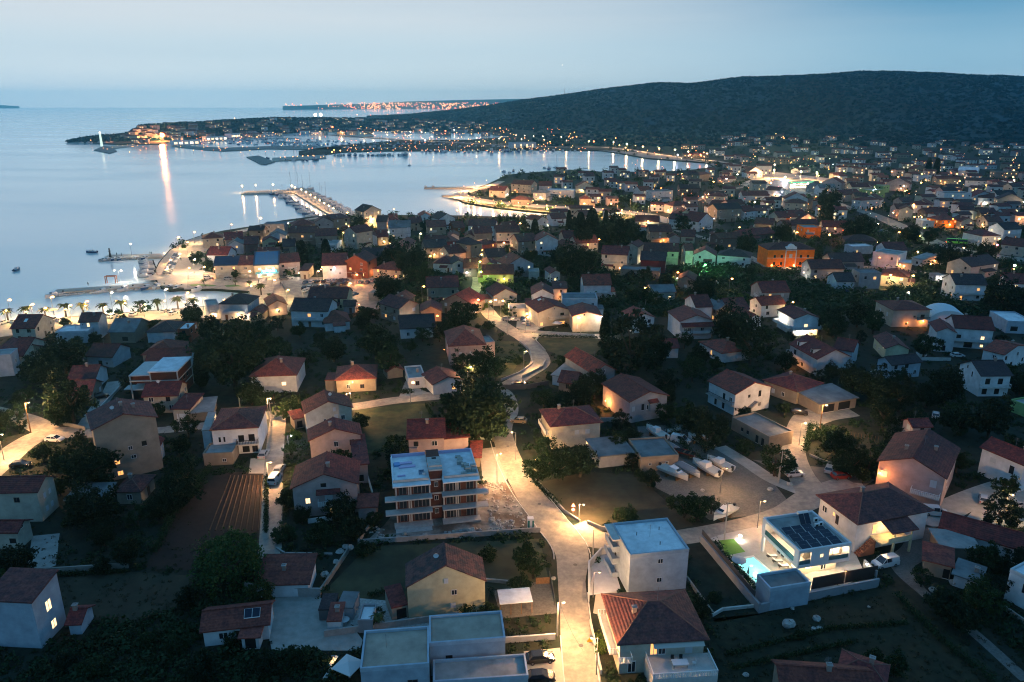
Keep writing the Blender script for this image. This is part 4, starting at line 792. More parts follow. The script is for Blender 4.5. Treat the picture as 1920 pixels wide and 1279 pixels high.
H('dark flat garage with grey wooden front beside the conical bush', 'g', (690, 1115), (930, 1090), (600, 1005), 2.9, 's', rise=.2, wall='grey', rc='grey', cat='garage', name='garage', win=[], cmax=11)
H('grey flat-roofed workshop with red mat on its roof beside the boats', 'g', (985, 1130), (1250, 1112), (880, 1000), 3.2, 'f', wall='stone', rc='grey', cat='workshop', name='workshop', win=[('f', .25, 1.4, .7, .6, 'd'), ('f', .7, 1.5, .7, .6, 'd')], cmax=13)
x = H('white two-storey gable house with outside stairs and bright red roof', 'g', (1652, 672), (1900, 622), (1490, 577), (1665, 825), 'g', 'y', wall='white', rc='bright', rise=2.2, cmax=13, win=[('l', .3, 3.4, 1.0, 1.2, 's'), ('l', .6, 3, .9, 1.9, 'n'), ('l', .85, 3.4, 1.1, 1.3, 'd'), ('l', .3, .4, .9, 1.9, 'n'), ('l', .6, .4, .9, 1.9, 'n'), ('f', .4, 4.3, .8, .9, 'n'), ('f', .7, 4.0, .9, 1.8, 'n'), ('f', .72, 1.2, .9, 1.2, 'd')], bal=[('l', .0, 1.0, 2.9, 1.0, 'b')])
W_, D_ = x['W'], x['D']; st_ = MB().mat(m_conc)
for k in range(12): st_.box(-W_ * .3 + k * .4, -W_ * .3 + k * .4 + .4, -D_ / 2 - 1.2, -D_ / 2 - .004, .25 * k, .25 * k + .3)
st_.build('stairs', x)
x = H('low white villa with bright orange-red hip roof behind a hedge', 'g', (1556, 385), (1745, 362), (1395, 305), (1560, 455), 'h', wall='white', rc='bright', rise=2.0, cmax=13, win=[('l', .25, 1.5, .9, 1.3, 's'), ('l', .55, .9, .8, 1.8, 'o')], bal=[('f', .5, 1, 1.4, 1.3, 's')])
x = H('tall white gable house with dark red canopy over its terrace', 'g', (1262, 160), (1490, 152), (1180, 92), (1250, 290), 'g', 'y', wall='white', rc='orange', rise=2.0, cmax=14, win=[('f', .3, 3, 1.2, 1.2, 'd'), ('f', .7, 3, 1.2, 1.2, 'd')], bal=[('f', .0, 1, 2.6, 1.6, 's')])
W_, D_ = x['W'], x['D']; q = MB().mat(roofm('red')); q.slab([(-W_ * .48, -D_ / 2 - 2, 5.2), (W_ * .5, -D_ / 2 - 2, 5.2), (W_ * .5, -D_ / 2 - .02, 6.2), (-W_ * .48, -D_ / 2 - .02, 6.2)], .15); q.build('canopy', x)
H('cream gable house partly hidden behind the dark pines', 'g', (930, 142), (1080, 132), (795, 95), 5.5, 'g', 'y', wall='white', rc='orange', rise=1.6, cmax=14)
H('small house with brown roof hidden under the big tree clump', 'g', (1080, 350), (1250, 345), (1210, 300), 3.6, 'g', wall='blue', rc='red')
x = H('cream house with skylight and curved outside stair beside the car park', 'g', (262, 98), (485, 78), (215, 22), (270, 200), 'g', 'y', wall='cream', rc='red', rise=2.0, cmax=14, sky=0, win=[('f', .75, 3.6, 1.5, 1.1, 'n'), ('f', .75, .3, 2.4, 1.2, 'o'), ('f', .1, .3, 1.0, 1.4, 'o'), ('f', .5, 6.2, .5, .6, 'd')], bal=[('f', .3, 1, 2.9, 1.4, 's')])
MB().mat(mat('skylight_glass', (.5, .55, .6), .1, spec=.8)).slab([(-3.4, 1, 8.0), (-2.2, 1, 8.45), (-2.2, 2.4, 8.45), (-3.4, 2.4, 8.0)], .12).build('skylight', x)
x = H('floodlit cream house with stepped gable beside the tall cypress', 'g', (505, 125), (705, 122), (485, 40), (530, 235), 'g', 'y', wall='cream', rc='orange', rise=1.5, cmax=13, win=[('f', .15, 1.2, 1, 1.6, 's'), ('f', .4, 6.1, .6, .6, 'n')]); wlamp(x, 'f', .97, 6.4, 2600, WHITE, off=2.5)
H('dark L-shaped row of garages with flat roof beside the driveway', 'g', (1628, 845), (1890, 985), (1830, 830), 3.0, 'f', wall='stone', rc='grey', cat='garage', name='garage', win=[('f', .3, 1.0, .8, 1, 'n'), ('f', .45, 1.0, .8, 1, 'n'), ('f', .7, .1, .9, 2, 'n'), ('f', .85, .1, .9, 2, 'n')], cmax=9)
# row to the right
x = H('terraced white house with brilliantly lit stepped balconies', 'h', (262, 142), (435, 135), (200, 60), (262, 265), 'g', 'y', wall='white', rc='red', rise=1.6, cmax=12, win=[('f', .5, 3, 1.4, 1.4, 'w'), ('f', .2, .4, 1.6, 1.6, 'w')], bal=[('f', -.1, 1.1, 2.9, 2.0, 's'), ('l', .1, 1.0, 2.9, 2.5, 's')]); wlamp(x, 'f', .3, 2.5, 1500, WHITE, off=1.4); wlamp(x, 'l', .4, 5.0, 1500, WHITE, off=1.4); wlamp(x, 'f', .8, 2.2, 1400, WARM, off=1.4)
x = H('white house with maroon mansard roof and dormers in front of the terraced house', 'h', (235, 320), (425, 425), (520, 290), 5.6, 'g', wall='blue', rc='red', rise=2.6, cmax=11, win=[('f', .2, 3, 1.2, 1.6, 'n'), ('f', .55, 3, 1.2, 1.6, 's'), ('f', .85, 3, 1.2, 1.6, 's'), ('f', .5, .5, 1.2, 1.8, 'd')], bal=[('f', .0, 1, 2.8, 1.3, 's')])
W_, D_ = x['W'], x['D']
for a in (-.28, .22): MB().mat(wallm('white')).box(W_ * a - .8, W_ * a + .8, -D_ * .44, -D_ * .12, 5.7, 7.5).mat(roofm('red')).box(W_ * a - 1, W_ * a + 1, -D_ * .47, -D_ * .1, 7.5, 7.65).mat(m_dark).box(W_ * a - .4, W_ * a + .4, -D_ * .44 - .03, -D_ * .44, 6.1, 7.2).build('dormer', x)
wlamp(x, 'f', .5, 1.8, 500, ORANGE, off=2.2)
H('blue-grey house with one tall lit window right of the dark cypress', 'h', (545, 350), (672, 372), (600, 300), 5.4, 'g', 'x', wall='blue', rc='red', win=[('f', .75, 1.0, 1.0, 2.6, 'w')], cmax=9)
x = H('gable house floodlit in yellow by the lane lamp', 'h', (908, 350), (1070, 358), (768, 258), (918, 430), 'g', 'y', wall='yellow', rc='brown', rise=1.6, cmax=13, win=[('l', .2, 1.2, .8, .8, 'd'), ('l', .5, 1.2, .8, .8, 'd'), ('l', .8, 3, .8, .9, 'w')])
H('dark brown-roofed small house in front of the yellow-lit gable house', 'h', (950, 468), (1155, 445), (1160, 392), 4.8, 'g', wall='lilac', rc='dark', cmax=9)
x = H('square house with hip roof and orange-lit lower balcony', 'h', (962, 80), (1220, 78), (890, 12), (962, 200), 'h', wall='cream', rc='orange', rise=2.0, cmax=13, win=[('f', .6, 3.5, .8, .8, 'n'), ('f', .82, 3, 1.5, 1.7, 'n'), ('f', .4, .8, .8, .9, 'n'), ('l', .3, 3.2, 1, 1.5, 's'), ('l', .7, 3.2, 1, 1.5, 's')], bal=[('f', .65, 1, 2.9, 1.0, 'b')]); wlamp(x, 'f', .82, 2.5, 900, ORANGE, off=.8); wlamp(x, 'f', .4, 1.8, 350, ORANGE, off=.8)
x = H('large white house with arched porches and two lit windows in front of the white dome', 'h', (1400, 205), (1668, 222), (1640, 142), (1668, 360), 'g', wall='white', rc='red', cmax=11, chim=1, win=[('f', .12, 3, 1.4, 1.6, 'n'), ('f', .5, 3.1, 1.1, 1.1, 's'), ('f', .75, 3.1, 1.2, 1.4, 'w'), ('f', .76, .6, 1.0, 1.0, 'w'), ('f', .4, .1, 2.6, 2.3, 'n')], bal=[('f', -.15, 1, 2.7, 1.3, 's')])
H('white stucco wing with curved gable at the side of the large white house', 'h', (1270, 230), (1400, 240), (1370, 150), 7.0, 'g', 'y', wall='white', rc='red', cmax=11, win=[('f', .4, 3, .8, 1.3, 'n'), ('f', .5, .3, 1, 1.9, 'n')])
H('low modern house with pale flat roof at the right edge', 'h', (1765, 165), (1950, 172), (1900, 85), 4.2, 'f', wall='lilac', rc='white', cmax=14, win=[('f', .3, .8, 2.4, 1.8, 'n')])
H('white corner house with bright red roof at the right edge', 'h', (1740, 396), (1905, 335), (1640, 347), 5.8, 'g', 'y', wall='white', rc='bright', rise=1.6, cmax=12)
H('narrow tall white gable house with dark roof and balcony grid', 'h', (1582, 542), (1790, 540), (1725, 428), (1572, 690), 'g', 'x', wall='white', rc='dark', cmax=10, win=[('f', .25, 3.6, 1.4, 1.8, 'n'), ('f', .68, 3.6, 1.4, 1.8, 'n'), ('f', .2, .6, 1.4, 1.8, 'n'), ('f', .62, .6, 1.4, 1.8, 'n'), ('l', .6, 4.5, .5, 1.6, 'n'), ('l', .35, 6.3, .5, .9, 'n')], bal=[('f', 0, 1, 2.9, 1.0, 'w')])
x = H('low house with brown hip roof joined to a grey carport', 'h', (282, 655), (455, 595), (65, 570), 3.8, 'h', wall='beige', rc='red', rise=2.0, cmax=14, win=[('l', .3, .9, 1, 1.3, 's'), ('l', .6, .9, 1, 1.3, 'd')])
H('wide grey sheet-roofed carport beside the lamp-lit yard', 'h', (440, 745), (700, 700), (300, 655), 2.9, 's', rise=.5, wall='stone', rc='grey', cat='carport', name='carport', win=[('f', .25, .1, 4, 2.3, 'n'), ('f', .68, .1, 4, 2.3, 'n')], cmax=10)
H('red-roofed annex behind the big brown double roof', 'h', (1100, 905), (1225, 900), (1200, 862), 4.5, 'g', wall='pink', rc='red', cmax=9)
H('green-glowing terrace wall house at the right edge', 'h', (1790, 720), (1920, 770), (1900, 700), 3.0, 'f', wall='green', rc='concrete', win=[])  # green glow is put into the plaster colour only
# left middle rows
x = H('beige stone house with brown gable roof and skylight behind the palms', 'e', (80, 210), (242, 208), (352, 100), 5.0, 'g', wall='cream', rc='red', sky=1, cmax=12)
H('low pale forecourt house with red roof lit by a tiny lamp', 'e', (0, 350), (130, 400), (100, 262), 3.8, 'g', wall='stone', rc='red')
x = H('white flat-roofed house with upper room and one lit doorway', 'e', (388, 242), (620, 235), (440, 195), 4.0, 'f', wall='blue', rc='white', cmax=11, win=[('f', .28, 1.5, .8, .7, 'n')])
H('upper storey room with red gable and lit doorway above the white flat roof', 'e', (560, 165), (690, 160), (720, 108), 6.5, 'g', 'x', wall='blue', rc='brown', cmax=8, win=[('f', .45, 4.6, .9, 1.5, 'w'), ('f', .15, 5.2, .5, .5, 'd')])
H('grey-roofed barn house between the palms and the garden', 'e', (770, 235), (945, 235), (1005, 142), 4.0, 'g', wall='stone', rc='grey', cmax=12, win=[('f', .6, .6, 2, 1.6, 'n')])
H('house with dark hip roof and white awnings below the palms', 'e', (1035, 235), (1240, 232), (1220, 160), 4.0, 'h', wall='blue', rc='dark', cmax=11, win=[('f', .3, .9, 1.6, 1.2, 's'), ('f', .7, .9, 1.6, 1.2, 's')])
H('narrow house with white terrace roof and chimney below the palms', 'e', (1252, 222), (1335, 220), (1352, 172), 4.6, 'f', wall='brick', rc='white', cmax=9, chim=1)
H('blue-white house with two balcony lamps at the left edge', 'e', (-60, 410), (75, 400), (60, 378), 6.6, 'f', wall='blue', rc='concrete', cmax=10, win=[('r', .5, 3.3, 1, 1.3, 'd')])
H('house with large red plain roof at the left edge', 'e', (70, 402), (158, 402), (270, 262), 4.4, 'g', wall='cream', rc='red', cmax=14)
H('dark house with low gable and skylight under the tree cluster', 'e', (612, 405), (790, 410), (832, 340), 3.6, 'g', wall='blue', rc='brown', sky=0, cmax=10, win=[('f', .5, .1, 1.2, 2.1, 'n'), ('f', .75, .9, .8, .9, 'd')])
H('whitewashed cottage with brown gable roof beside the lane', 'e', (487, 568), (668, 560), (740, 470), 3.6, 'g', 'x', wall='white', rc='brown', cmax=9)
H('low brown roof nestled in front of the whitewashed cottage', 'e', (480, 680), (640, 670), (620, 590), 3.0, 'g', wall='stone', rc='brown', cmax=9)
H('red hip roof behind the unfinished brick building', 'e', (1005, 395), (1235, 390), (1120, 300), 5.0, 'h', wall='beige', rc='orange', cmax=12)
H('second red roof beside the unfinished brick building', 'e', (1030, 450), (1330, 440), (1340, 345), 4.2, 'g', wall='blue', rc='orange', cmax=10)

# ------------------------------------------------------------------ unfinished brick building with white top slab
def local(r, A, B, h):
    a, b = G(*PX(r, *A), h), G(*PX(r, *B), h); a.z = b.z = 0; u = (b - a); W = u.length; u /= W; return a, u, Vector((-u.y, u.x, 0)), W
a, u, n, W_ = local('e', (905, 525), (1250, 515), 8.0); dpt = (G(*PX('e', 1290, 392), 8.0) - Vector((a.x, a.y, 8.0))).dot(n); dpt = min(dpt, 12)
t = empty('brick_building', (a.x, a.y, 0), math.atan2(u.y, u.x), 'unfinished red brick building with concrete frame and white top slab', 'unfinished building')
OCC.append((a.x + u.x * W_ / 2 + n.x * dpt / 2, a.y + u.y * W_ / 2 + n.y * dpt / 2, W_ / 2 + 1, dpt / 2 + 1, u.x, u.y))
m_brick = mat('hollow_brick', (.095, .034, .026), .9, noise=.25, scale=3, rows=3, bump=.5)
MB().mat(m_brick).box(W_ * .42, W_ - .1, .15, dpt - .1, 0, 7.9).box(.2, W_ * .42, .5, dpt - .1, 4.6, 6.9).build('brick_wall', t)
fr = MB().mat(m_pale)
for z in (3.0, 5.6): fr.box(-.1, W_ + .05, -.05, dpt, z - .25, z)
fr.box(-.1, W_ * .42, -.05, dpt, 6.95, 7.2)
for xx in (0, W_ * .42, W_ - .3):
    for yy in (-.02, dpt - .3): fr.box(xx, xx + .3, yy, yy + .3, -.1, 7.0 if xx == 0 else 8)
fr.box(-2.2, -.1, .5, 4, 2.75, 3.0).build('concrete_frame', t)
MB().mat(roofm('white')).box(W_ * .40, W_ + .2, -.3, dpt + .2, 8.0, 8.35).build('roof_slab', t)
MB().mat(m_dark).box(.35, W_ * .41, .2, .45, .1, 2.7).build('opening', t)
for k in range(3): place('opening', UW['n'], t, (W_ - .1, 1.4 + k * 2.8, 4.0), math.pi / 2, (1.4, 1, 1.3))
# ------------------------------------------------------------------ unfinished apartment block
a, u, n, W_ = local('w', (210, 662), (1168, 575), 9.3); h3 = 9.3
t = empty('apartment_block', (a.x, a.y, 0), math.atan2(u.y, u.x), 'unfinished apartment block with brick stair tower, deep balconies and white flat roofs', 'apartment block'); AP = t
D_ = 13.0; OCC.append((a.x + u.x * W_ / 2 + n.x * 6, a.y + u.y * W_ / 2 + n.y * 6, W_ / 2 + 2, D_ / 2 + 2, u.x, u.y))
xl, xr = W_ * .425, W_ * .575; m_slab = mat('raw_slab', (.34, .34, .33), .9, noise=.18, scale=1, bump=.15)
MB().mat(m_brick).box(.5, xl, 1.9, D_, 0, h3 - .3).build('brick_wall', t); MB().mat(m_brick).box(xr, W_ - .5, 1.9, D_, 0, h3 - .3).build('brick_wall', t)
tw = MB().mat(m_brick).box(xl, xr, 2.6, D_ - 1, 0, h3 + 1.5)
for k in range(4): tw.mat(m_slab).box(xl + .02, xr - .02, 2.45, 2.6, k * 3 + 2.6, k * 3 + 2.95)
tw.mat(m_slab).box(xl - .1, xr + .1, 2.3, D_ - 5, h3 + 1.5, h3 + 1.8).mat(m_dark).box(xl + .9, xl + 1.8, 8.0 - 1.0, 8.0 - .3 , h3 + 1.8, h3 + 1.83).build('stair_tower', t)
for k in range(3): place('window', UW['d'], t, ((xl + xr) / 2 - .4, 2.6, k * 3 + 1.2), 0, (.8, 1, 1.1))
for k in range(4):
    z = k * 3.0 + .35 if k < 3 else h3
    ex = 1.6 if k in (1, 2) else 0
    if k == 3: MB().mat(roofm('white')).box(0, xl + .1, 0, D_, z - .25, z).build('roof_slab', t); MB().mat(roofm('white')).box(xr - .1, W_, 0, D_, z - .25, z).build('roof_slab', t)
    else:
        MB().mat(m_slab).box(-ex, xl + .3, -.1, 1.88, z - .28, z).build('balcony_slab', t); MB().mat(m_slab).box(xr - .3, W_ + ex, -.1, 1.88, z - .28, z).build('balcony_slab', t)
for k in range(3):
    z = k * 3 + .35
    for x0, x1 in ((.5, xl), (xr, W_ - .5)):
        L_ = x1 - x0; fr = MB().mat(m_slab)
        for f in (0, .36, .42, .97): fr.box(x0 + L_ * f, x0 + L_ * f + .28, 1.78, 1.9, z, z + 2.65)
        fr.build('column', t)
        fw = (x0 == .5)
        for f, ww in (((.1, 1.5), (.52, 1.7), (.75, 1.6)) if fw else ((.08, 1.6), (.28, 1.6), (.68, 1.5))): place('window', UW['k'], t, (x0 + L_ * f, 1.9, z + .15), 0, (ww, 1, 2.1))
m_lilac = mat('lilac_foam_board', (.46, .38, .55), .8)
pp = MB().mat(m_lilac)
for x0, x1 in ((.1, xl - .1), (xr + .1, W_ - .1)): pp.box(x0, x1, D_ - .3, D_ - .1, h3, h3 + .7)
pp.mat(roofm('white')).box(.1, .35, 1.7, D_ - .3, h3, h3 + .55).box(W_ - .35, W_ - .1, 1.7, D_ - .3, h3, h3 + .55).mat(m_slab).box(.1, xl - .2, 1.5, 1.7, h3, h3 + .6).box(xr + .2, W_ - .1, 1.5, 1.7, h3, h3 + .6).build('parapet', t)
MB().mat(m_slab).box(.2, xl, -1.6, 1.7, -.2, .06).build('podium', t)
def atl(t, x_, y_, z_): ca, sa = math.cos(t.rotation_euler.z), math.sin(t.rotation_euler.z); return (t.location.x + x_ * ca - y_ * sa, t.location.y + x_ * sa + y_ * ca, z_)
m_block = mat('concrete_block', (.30, .31, .29), .9, noise=.25, scale=4)
for i, (xx, yy, nz) in enumerate([(13.9, 10.4, 1), (14.2, 9.4, 1), (14.0, 8.3, 1), (13.9, 7.4, 2), (14.6, 6.2, 2), (15.0, 4.9, 3), (15.2, 3.7, 3), (16.3, 4.6, 3), (16.4, 3.6, 2), (14.2, 2.9, 1)]):
    mb = MB().mat(m_block)
    for k in range(nz):
        for j in range(3): mb.box(-.55 + j * .37, -.20 + j * .37, -.42, .42, k * .36, k * .36 + .33)
    o = mb.build('block_pallet'); o.location = atl(t, xx, yy, h3 + .003); o.rotation_euler.z = t.rotation_euler.z + random.uniform(-.1, .1)
    tag(o, f"{['flat', 'low double', 'high triple'][nz - 1]} pallet of grey blocks on the white roof, {ordn(i)} from the back parapet", 'block pallet', 'pallets of blocks on the roof')
for i, (xx, yy, wx, wy, hz, mt, lb) in enumerate([(1.2, 9.2, 1.3, 1.5, .35, mat('blue_wrap', (.08, .25, .5), .5), 'blue wrapped bundle in the corner of the white roof'), (3.0, 9.5, 2.6, .9, .3, m_lilac, 'long lilac foam board pack beside the blue bundle'), (3.2, 8.0, 3.4, 1.0, .2, m_lilac, 'flat lilac foam sheets laid in a row on the roof'), (1.9, 4.2, 1.6, .5, .25, m_lilac, 'short lilac board near the front parapet'), (5.9, 4.8, 1.1, 1.1, .5, mat('blue_tub', (.2, .27, .36), .6), 'open blue-grey mixing tub on the roof'), (6.3, 4.1, .6, .5, .4, m_whitep, 'white bucket crate beside the mixing tub')]):
    mb = MB().mat(mt)
    if 'tub' in lb: mb.box(-wx / 2, wx / 2, -wy / 2, -wy / 2 + .12, 0, hz).box(-wx / 2, wx / 2, wy / 2 - .12, wy / 2, 0, hz).box(-wx / 2, -wx / 2 + .12, -wy / 2 + .12, wy / 2 - .12, 0, hz).box(wx / 2 - .12, wx / 2, -wy / 2 + .12, wy / 2 - .12, 0, hz).box(-wx / 2 + .12, wx / 2 - .12, -wy / 2 + .12, wy / 2 - .12, 0, .08)
    else:
        for k in range(3): mb.box(-wx / 2 + k * .04, wx / 2 - k * .03, -wy / 2 + k * .03, wy / 2 - k * .05, hz * k / 3, hz * (k + .9) / 3)
    o = mb.build('building_material'); o.location = atl(t, xx, yy, h3 + .003); o.rotation_euler.z = t.rotation_euler.z + .05; tag(o, lb, 'building material', 'materials on the roof')
# ------------------------------------------------------------------ the villa with the pool
a, u, n, W_ = local('v', (685, 655), (1168, 578), 6.9); hv = 6.9
dpt = (G(*PX('v', 297, 352), hv) - Vector((a.x, a.y, hv))).dot(n)
t = empty('villa', (a.x, a.y, 0), math.atan2(u.y, u.x), 'modern white flat-roofed villa with lit loggias and roof full of solar panels', 'villa'); VI = t
D_ = dpt; OCC.append((a.x + u.x * W_ / 2 + n.x * D_ / 2, a.y + u.y * W_ / 2 + n.y * D_ / 2, W_ / 2 + 1, D_ / 2 + 1, u.x, u.y))
wv = mat('villa_render', (.55, .54, .55), .85, noise=.05, scale=.5)
fr = MB().mat(wv)
fr.box(0, W_, 0, .35, 6.3, hv).box(0, W_, D_ - .35, D_, 3.3, hv).box(0, .35, .35, D_ - .35, 6.3, hv).box(W_ - .35, W_, .35, D_ - .35, 3.3, hv)       # top ring
fr.box(0, .35, .35, D_ - .35, 3.3, 3.9).box(0, .35, 0, 1.4, 3.9, 6.3).box(0, .35, D_ - 1.2, D_ - .35, 0, 6.3).box(0, .35, .35, 1.4, 3.9, 6.3) if False else fr.box(0, .35, .35, D_ - .35, 3.3, 3.9).box(0, .35, .35, 1.3, 3.9, 6.3).box(0, .35, D_ - 1.0, D_ - .35, 0, 3.3).box(0, .35, D_ - 1.0, D_ - .35, 3.9, 6.3)
fr.box(0, W_, 0, .35, 3.3, 3.9).box(0, .25, 0, .35, 3.9, 6.3).box(2.5, 6.1, 0, .35, 3.9, 6.3).box(W_ - .3, W_, 0, .35, 3.9, 6.3)
fr.box(.36, W_ - .36, .36, D_ - .36, 3.3, 3.6)
fr.build('wall', t)
inn = MB().mat(mat('villa_inner_wall', (.55, .47, .36), .8)).box(2.6, 2.8, 2.2, D_ - .4, 3.6, 6.3).box(2.6, 6.2, 1.9, 2.1, 3.6, 6.3).box(6.2, W_ - .4, 1.7, 1.9, 3.6, 6.3).box(2.5, W_ - .4, 2.6, D_ - .4, 0, 3.28).build('inner_wall', t)
MB().mat(roofm('concrete')).box(.36, W_ - .36, .36, D_ - .36, 6.2, 6.45).build('roof', t)
for i in range(6):
    for j in range(4):
        if i == 5 and j > 2: continue
        x0 = 1.0 + j * 2.05 + (.2 if i % 2 else 0); y0 = .7 + i * 1.15
        sp = MB().mat(m_frame); sp.slab([(x0, y0, 6.6), (x0 + 1.95, y0, 6.6), (x0 + 1.95, y0 + 1.05, 6.74), (x0, y0 + 1.05, 6.74)], .05)
        sp.mat(mat('solar_cell', (.006, .012, .03), .35, spec=.25)).slab([(x0 + .04, y0 + .04, 6.62), (x0 + 1.91, y0 + .04, 6.62), (x0 + 1.91, y0 + 1.01, 6.76), (x0 + .04, y0 + 1.01, 6.76)], .04); sp.build('solar_panel', t)
sw = MB().mat(MAT['solar_cell']); sw.slab([(5.6, D_ - 3.6, 6.5), (6.6, D_ - 3.6, 6.5), (6.6, D_ - 2.4, 8.1), (5.6, D_ - 2.4, 8.1)], .1); sw.slab([(6.72, D_ - 3.6, 6.5), (7.7, D_ - 3.6, 6.5), (7.7, D_ - 2.4, 8.1), (6.72, D_ - 2.4, 8.1)], .1)
sw.mat(m_whitep).tube((5.6, D_ - 2.1, 8.2), (7.7, D_ - 2.1, 8.2), .3, n=10).build('solar_heater', t)
for k, (xx, yy) in enumerate(((8.6, D_ - 3.2), (8.6, D_ - 4.6), (7.6, D_ - 4.9))): MB().mat(m_whitep).box(xx, xx + .9, yy, yy + .4, 6.45, 7.2).mat(m_dark).box(xx + .1, xx + .6, yy - .01, yy, 6.6, 7.1).build('air_conditioner', t)
for (loc_, rz_, sc_, kd) in [((6.6, 1.7, 3.75), 0, (3.0, 1, 2.2), 'w'), ((4.2, 0, 4.9), 0, (.7, 1, .75), 'w'), ((3.6, 2.6, .9), 0, (1.3, 1, 1.3), 'w'), ((6.8, 2.6, .2), 0, (1.1, 1, 2.3), 'd'), ((2.6, 9.2, 3.7), -math.pi / 2, (2.4, 1, 2.2), 'w'), ((2.6, 5.4, 3.7), -math.pi / 2, (2.0, 1, 2.2), 'w'), ((2.5, 9.5, .2), -math.pi / 2, (2.6, 1, 2.4), 'd'), ((2.5, 5.0, .2), -math.pi / 2, (1.8, 1, 2.4), 'w')]: place('window', UW[kd], t, loc_, rz_, sc_)
m_bal = mat('glass_balustrade', (.05, .12, .13), .05, spec=.8)
MB().mat(m_bal).box(.1, .14, 1.3, D_ - 1.0, 3.9, 4.9).build('balustrade', t); MB().mat(m_bal).box(6.1, W_ - .3, .12, .16, 3.9, 4.7).build('balustrade', t); MB().mat(m_bal).box(.25, 2.5, .12, .16, 3.9, 4.7).build('balustrade', t)
def plight(parent, p, power, col, r=.15, head=.10, es=30, nm='ceiling_lamp'):
    MB().mat(bulbmat(col, es)).ball(p, head, .5, n=8).build(nm, parent); l = bpy.data.objects.new('lamp_light', lightdata(power, col, r)); C.objects.link(l); l.parent = parent; l.location = (p[0], p[1], p[2] - .25)
for p, pw in [((1.4, 3.2, 6.1), 160), ((1.4, 7.5, 6.1), 160), ((1.4, 4.0, 3.1), 420), ((1.2, 8.5, 3.1), 160), ((8.3, 1.0, 6.1), 260), ((1.5, 1.1, 6.1), 60), ((4.0, 1.4, 3.1), 420), ((7.6, 1.4, 3.1), 480)]: plight(t, p, pw * 3, (1, .72, .42))
m_deck = mat('pool_deck', (.30, .29, .27), .8, noise=.1)
V = lambda x_, y_, z_=0: Vector(atl(VI, x_, y_, z_))
pl = [G(*PX('v', *q)) for q in [(-218, 572), (305, 1205), (400, 1200), (880, 1060), (1300, 890), (1170, 620), (1100, 500), (700, 330), (290, 430), (-60, 510)]]
sheet('patio', pl, .045, m_deck, world=True, open_=True)
sheet('artificial_lawn', [PX('v', *q) for q in [(-60, 560), (75, 545), (185, 665), (10, 700)]], .06, mat('bright_turf', (.08, .20, .02), .9, noise=.15, scale=4))
pq = [G(*PX('v', *q), .15) for q in [(85, 745), (262, 712), (470, 895), (325, 985)]]
pt = empty('swimming_pool', (pq[0].x, pq[0].y, 0), 0, 'turquoise glowing swimming pool beside the villa', 'swimming pool')
c0 = sum(pq, Vector()) / 4; off = Vector((pq[0].x, pq[0].y, 0)); q0 = [q - off for q in pq]; c0 = c0 - off
rim = MB().mat(mat('pool_coping', (.55, .54, .5), .7))
for i in range(4):
    A_, B_ = q0[i], q0[(i + 1) % 4]; Ao, Bo = A_ + (A_ - c0).normalized() * .6, B_ + (B_ - c0).normalized() * .6; dn = Vector((0, 0, -.1)); rim.hexa([A_ + dn, B_ + dn, Bo + dn, Ao + dn, A_ + dn * -.3, B_ + dn * -.3, Bo + dn * -.3, Ao + dn * -.3])
rim.build('coping', pt)
# lit water: the pool's glow is emission put into the surface colour
m_pool = mat('pool_water_glow', (.10, .42, .45), .08, emit=(.34, .9, .80), es=1.0, spec=.6, noise=.1, scale=1)
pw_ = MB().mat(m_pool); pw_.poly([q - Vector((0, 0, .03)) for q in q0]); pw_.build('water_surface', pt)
for p in (.3, .7):
    q = q0[0].lerp(q0[1], .5).lerp(q0[3].lerp(q0[2], .5), p); o = MB().mat(bulbmat(WHITE, 12)).ball((q.x, q.y, .12), .22, .3).build('underwater_lamp', pt)
l = bpy.data.objects.new('lamp_light', lightdata(500, (.4, 1, .95), .5)); C.objects.link(l); l.parent = pt; l.location = (c0.x, c0.y, 1.0)
wall_('v', [(-225, 576), (310, 1225), (770, 1110), (1400, 985)], 1.6, 'grey rendered retaining wall round two sides of the villa garden', mat('grey_render', (.22, .23, .25), .85, noise=.12, scale=.6), th=.3)
wall_('v', [(-219, 571), (262, 1155)], 2.6, 'dark slatted screen on the retaining wall beside the pool', mat('dark_slats', (.04, .04, .045), .6), th=.08, nm='fence', cat='fence')
wall_('v', [(795, 1010), (1085, 955)], 2.3, 'brown slatted screen in front of the villa ground floor', mat('brown_slats', (.06, .035, .03), .7), th=.08, nm='fence', cat='fence')
wall_('v', [(1100, 950), (1390, 895)], 2.3, 'dark brown slatted screen beside the bright corner floodlight', mat('brown_slats', (.06, .035, .03), .7), th=.08, nm='fence', cat='fence')
x = H('windowless grey pool house with sloping flat roof in front of the villa', 'v', (415, 1020), (785, 960), (325, 938), (415, 1210), 'f', wall='lilac', rc='grey', cat='pool house', name='pool_house', win=[], cmax=7)
for i, (q, lb) in enumerate([((428, 700), 'nearest the far end'), ((480, 745), 'in the middle'), ((535, 790), 'nearest the pool house')]):
    g = G(*PX('v', *q), .3); s = empty('sun_lounger', (g.x, g.y, .05), VI.rotation_euler.z + 1.4, f'dark sun lounger by the pool, {lb}', 'sun lounger', 'sun loungers by the pool')
    MB().mat(m_black).box(-.35, .35, -.95, .95, .25, .32).build('frame', s); MB().mat(m_whitep).box(-.32, .32, -.9, .3, .325, .42).build('mattress', s)
    bk = MB().mat(m_whitep); bk.slab([(-.32, .32, .45), (.32, .32, .45), (.32, .9, .85), (-.32, .9, .85)], .08); bk.build('backrest', s)
    for sx in (-.3, .3):
        for sy in (-.8, .8): MB().mat(m_black).tube((sx, sy, 0), (sx, sy, .25), .03, n=5).build('leg', s)
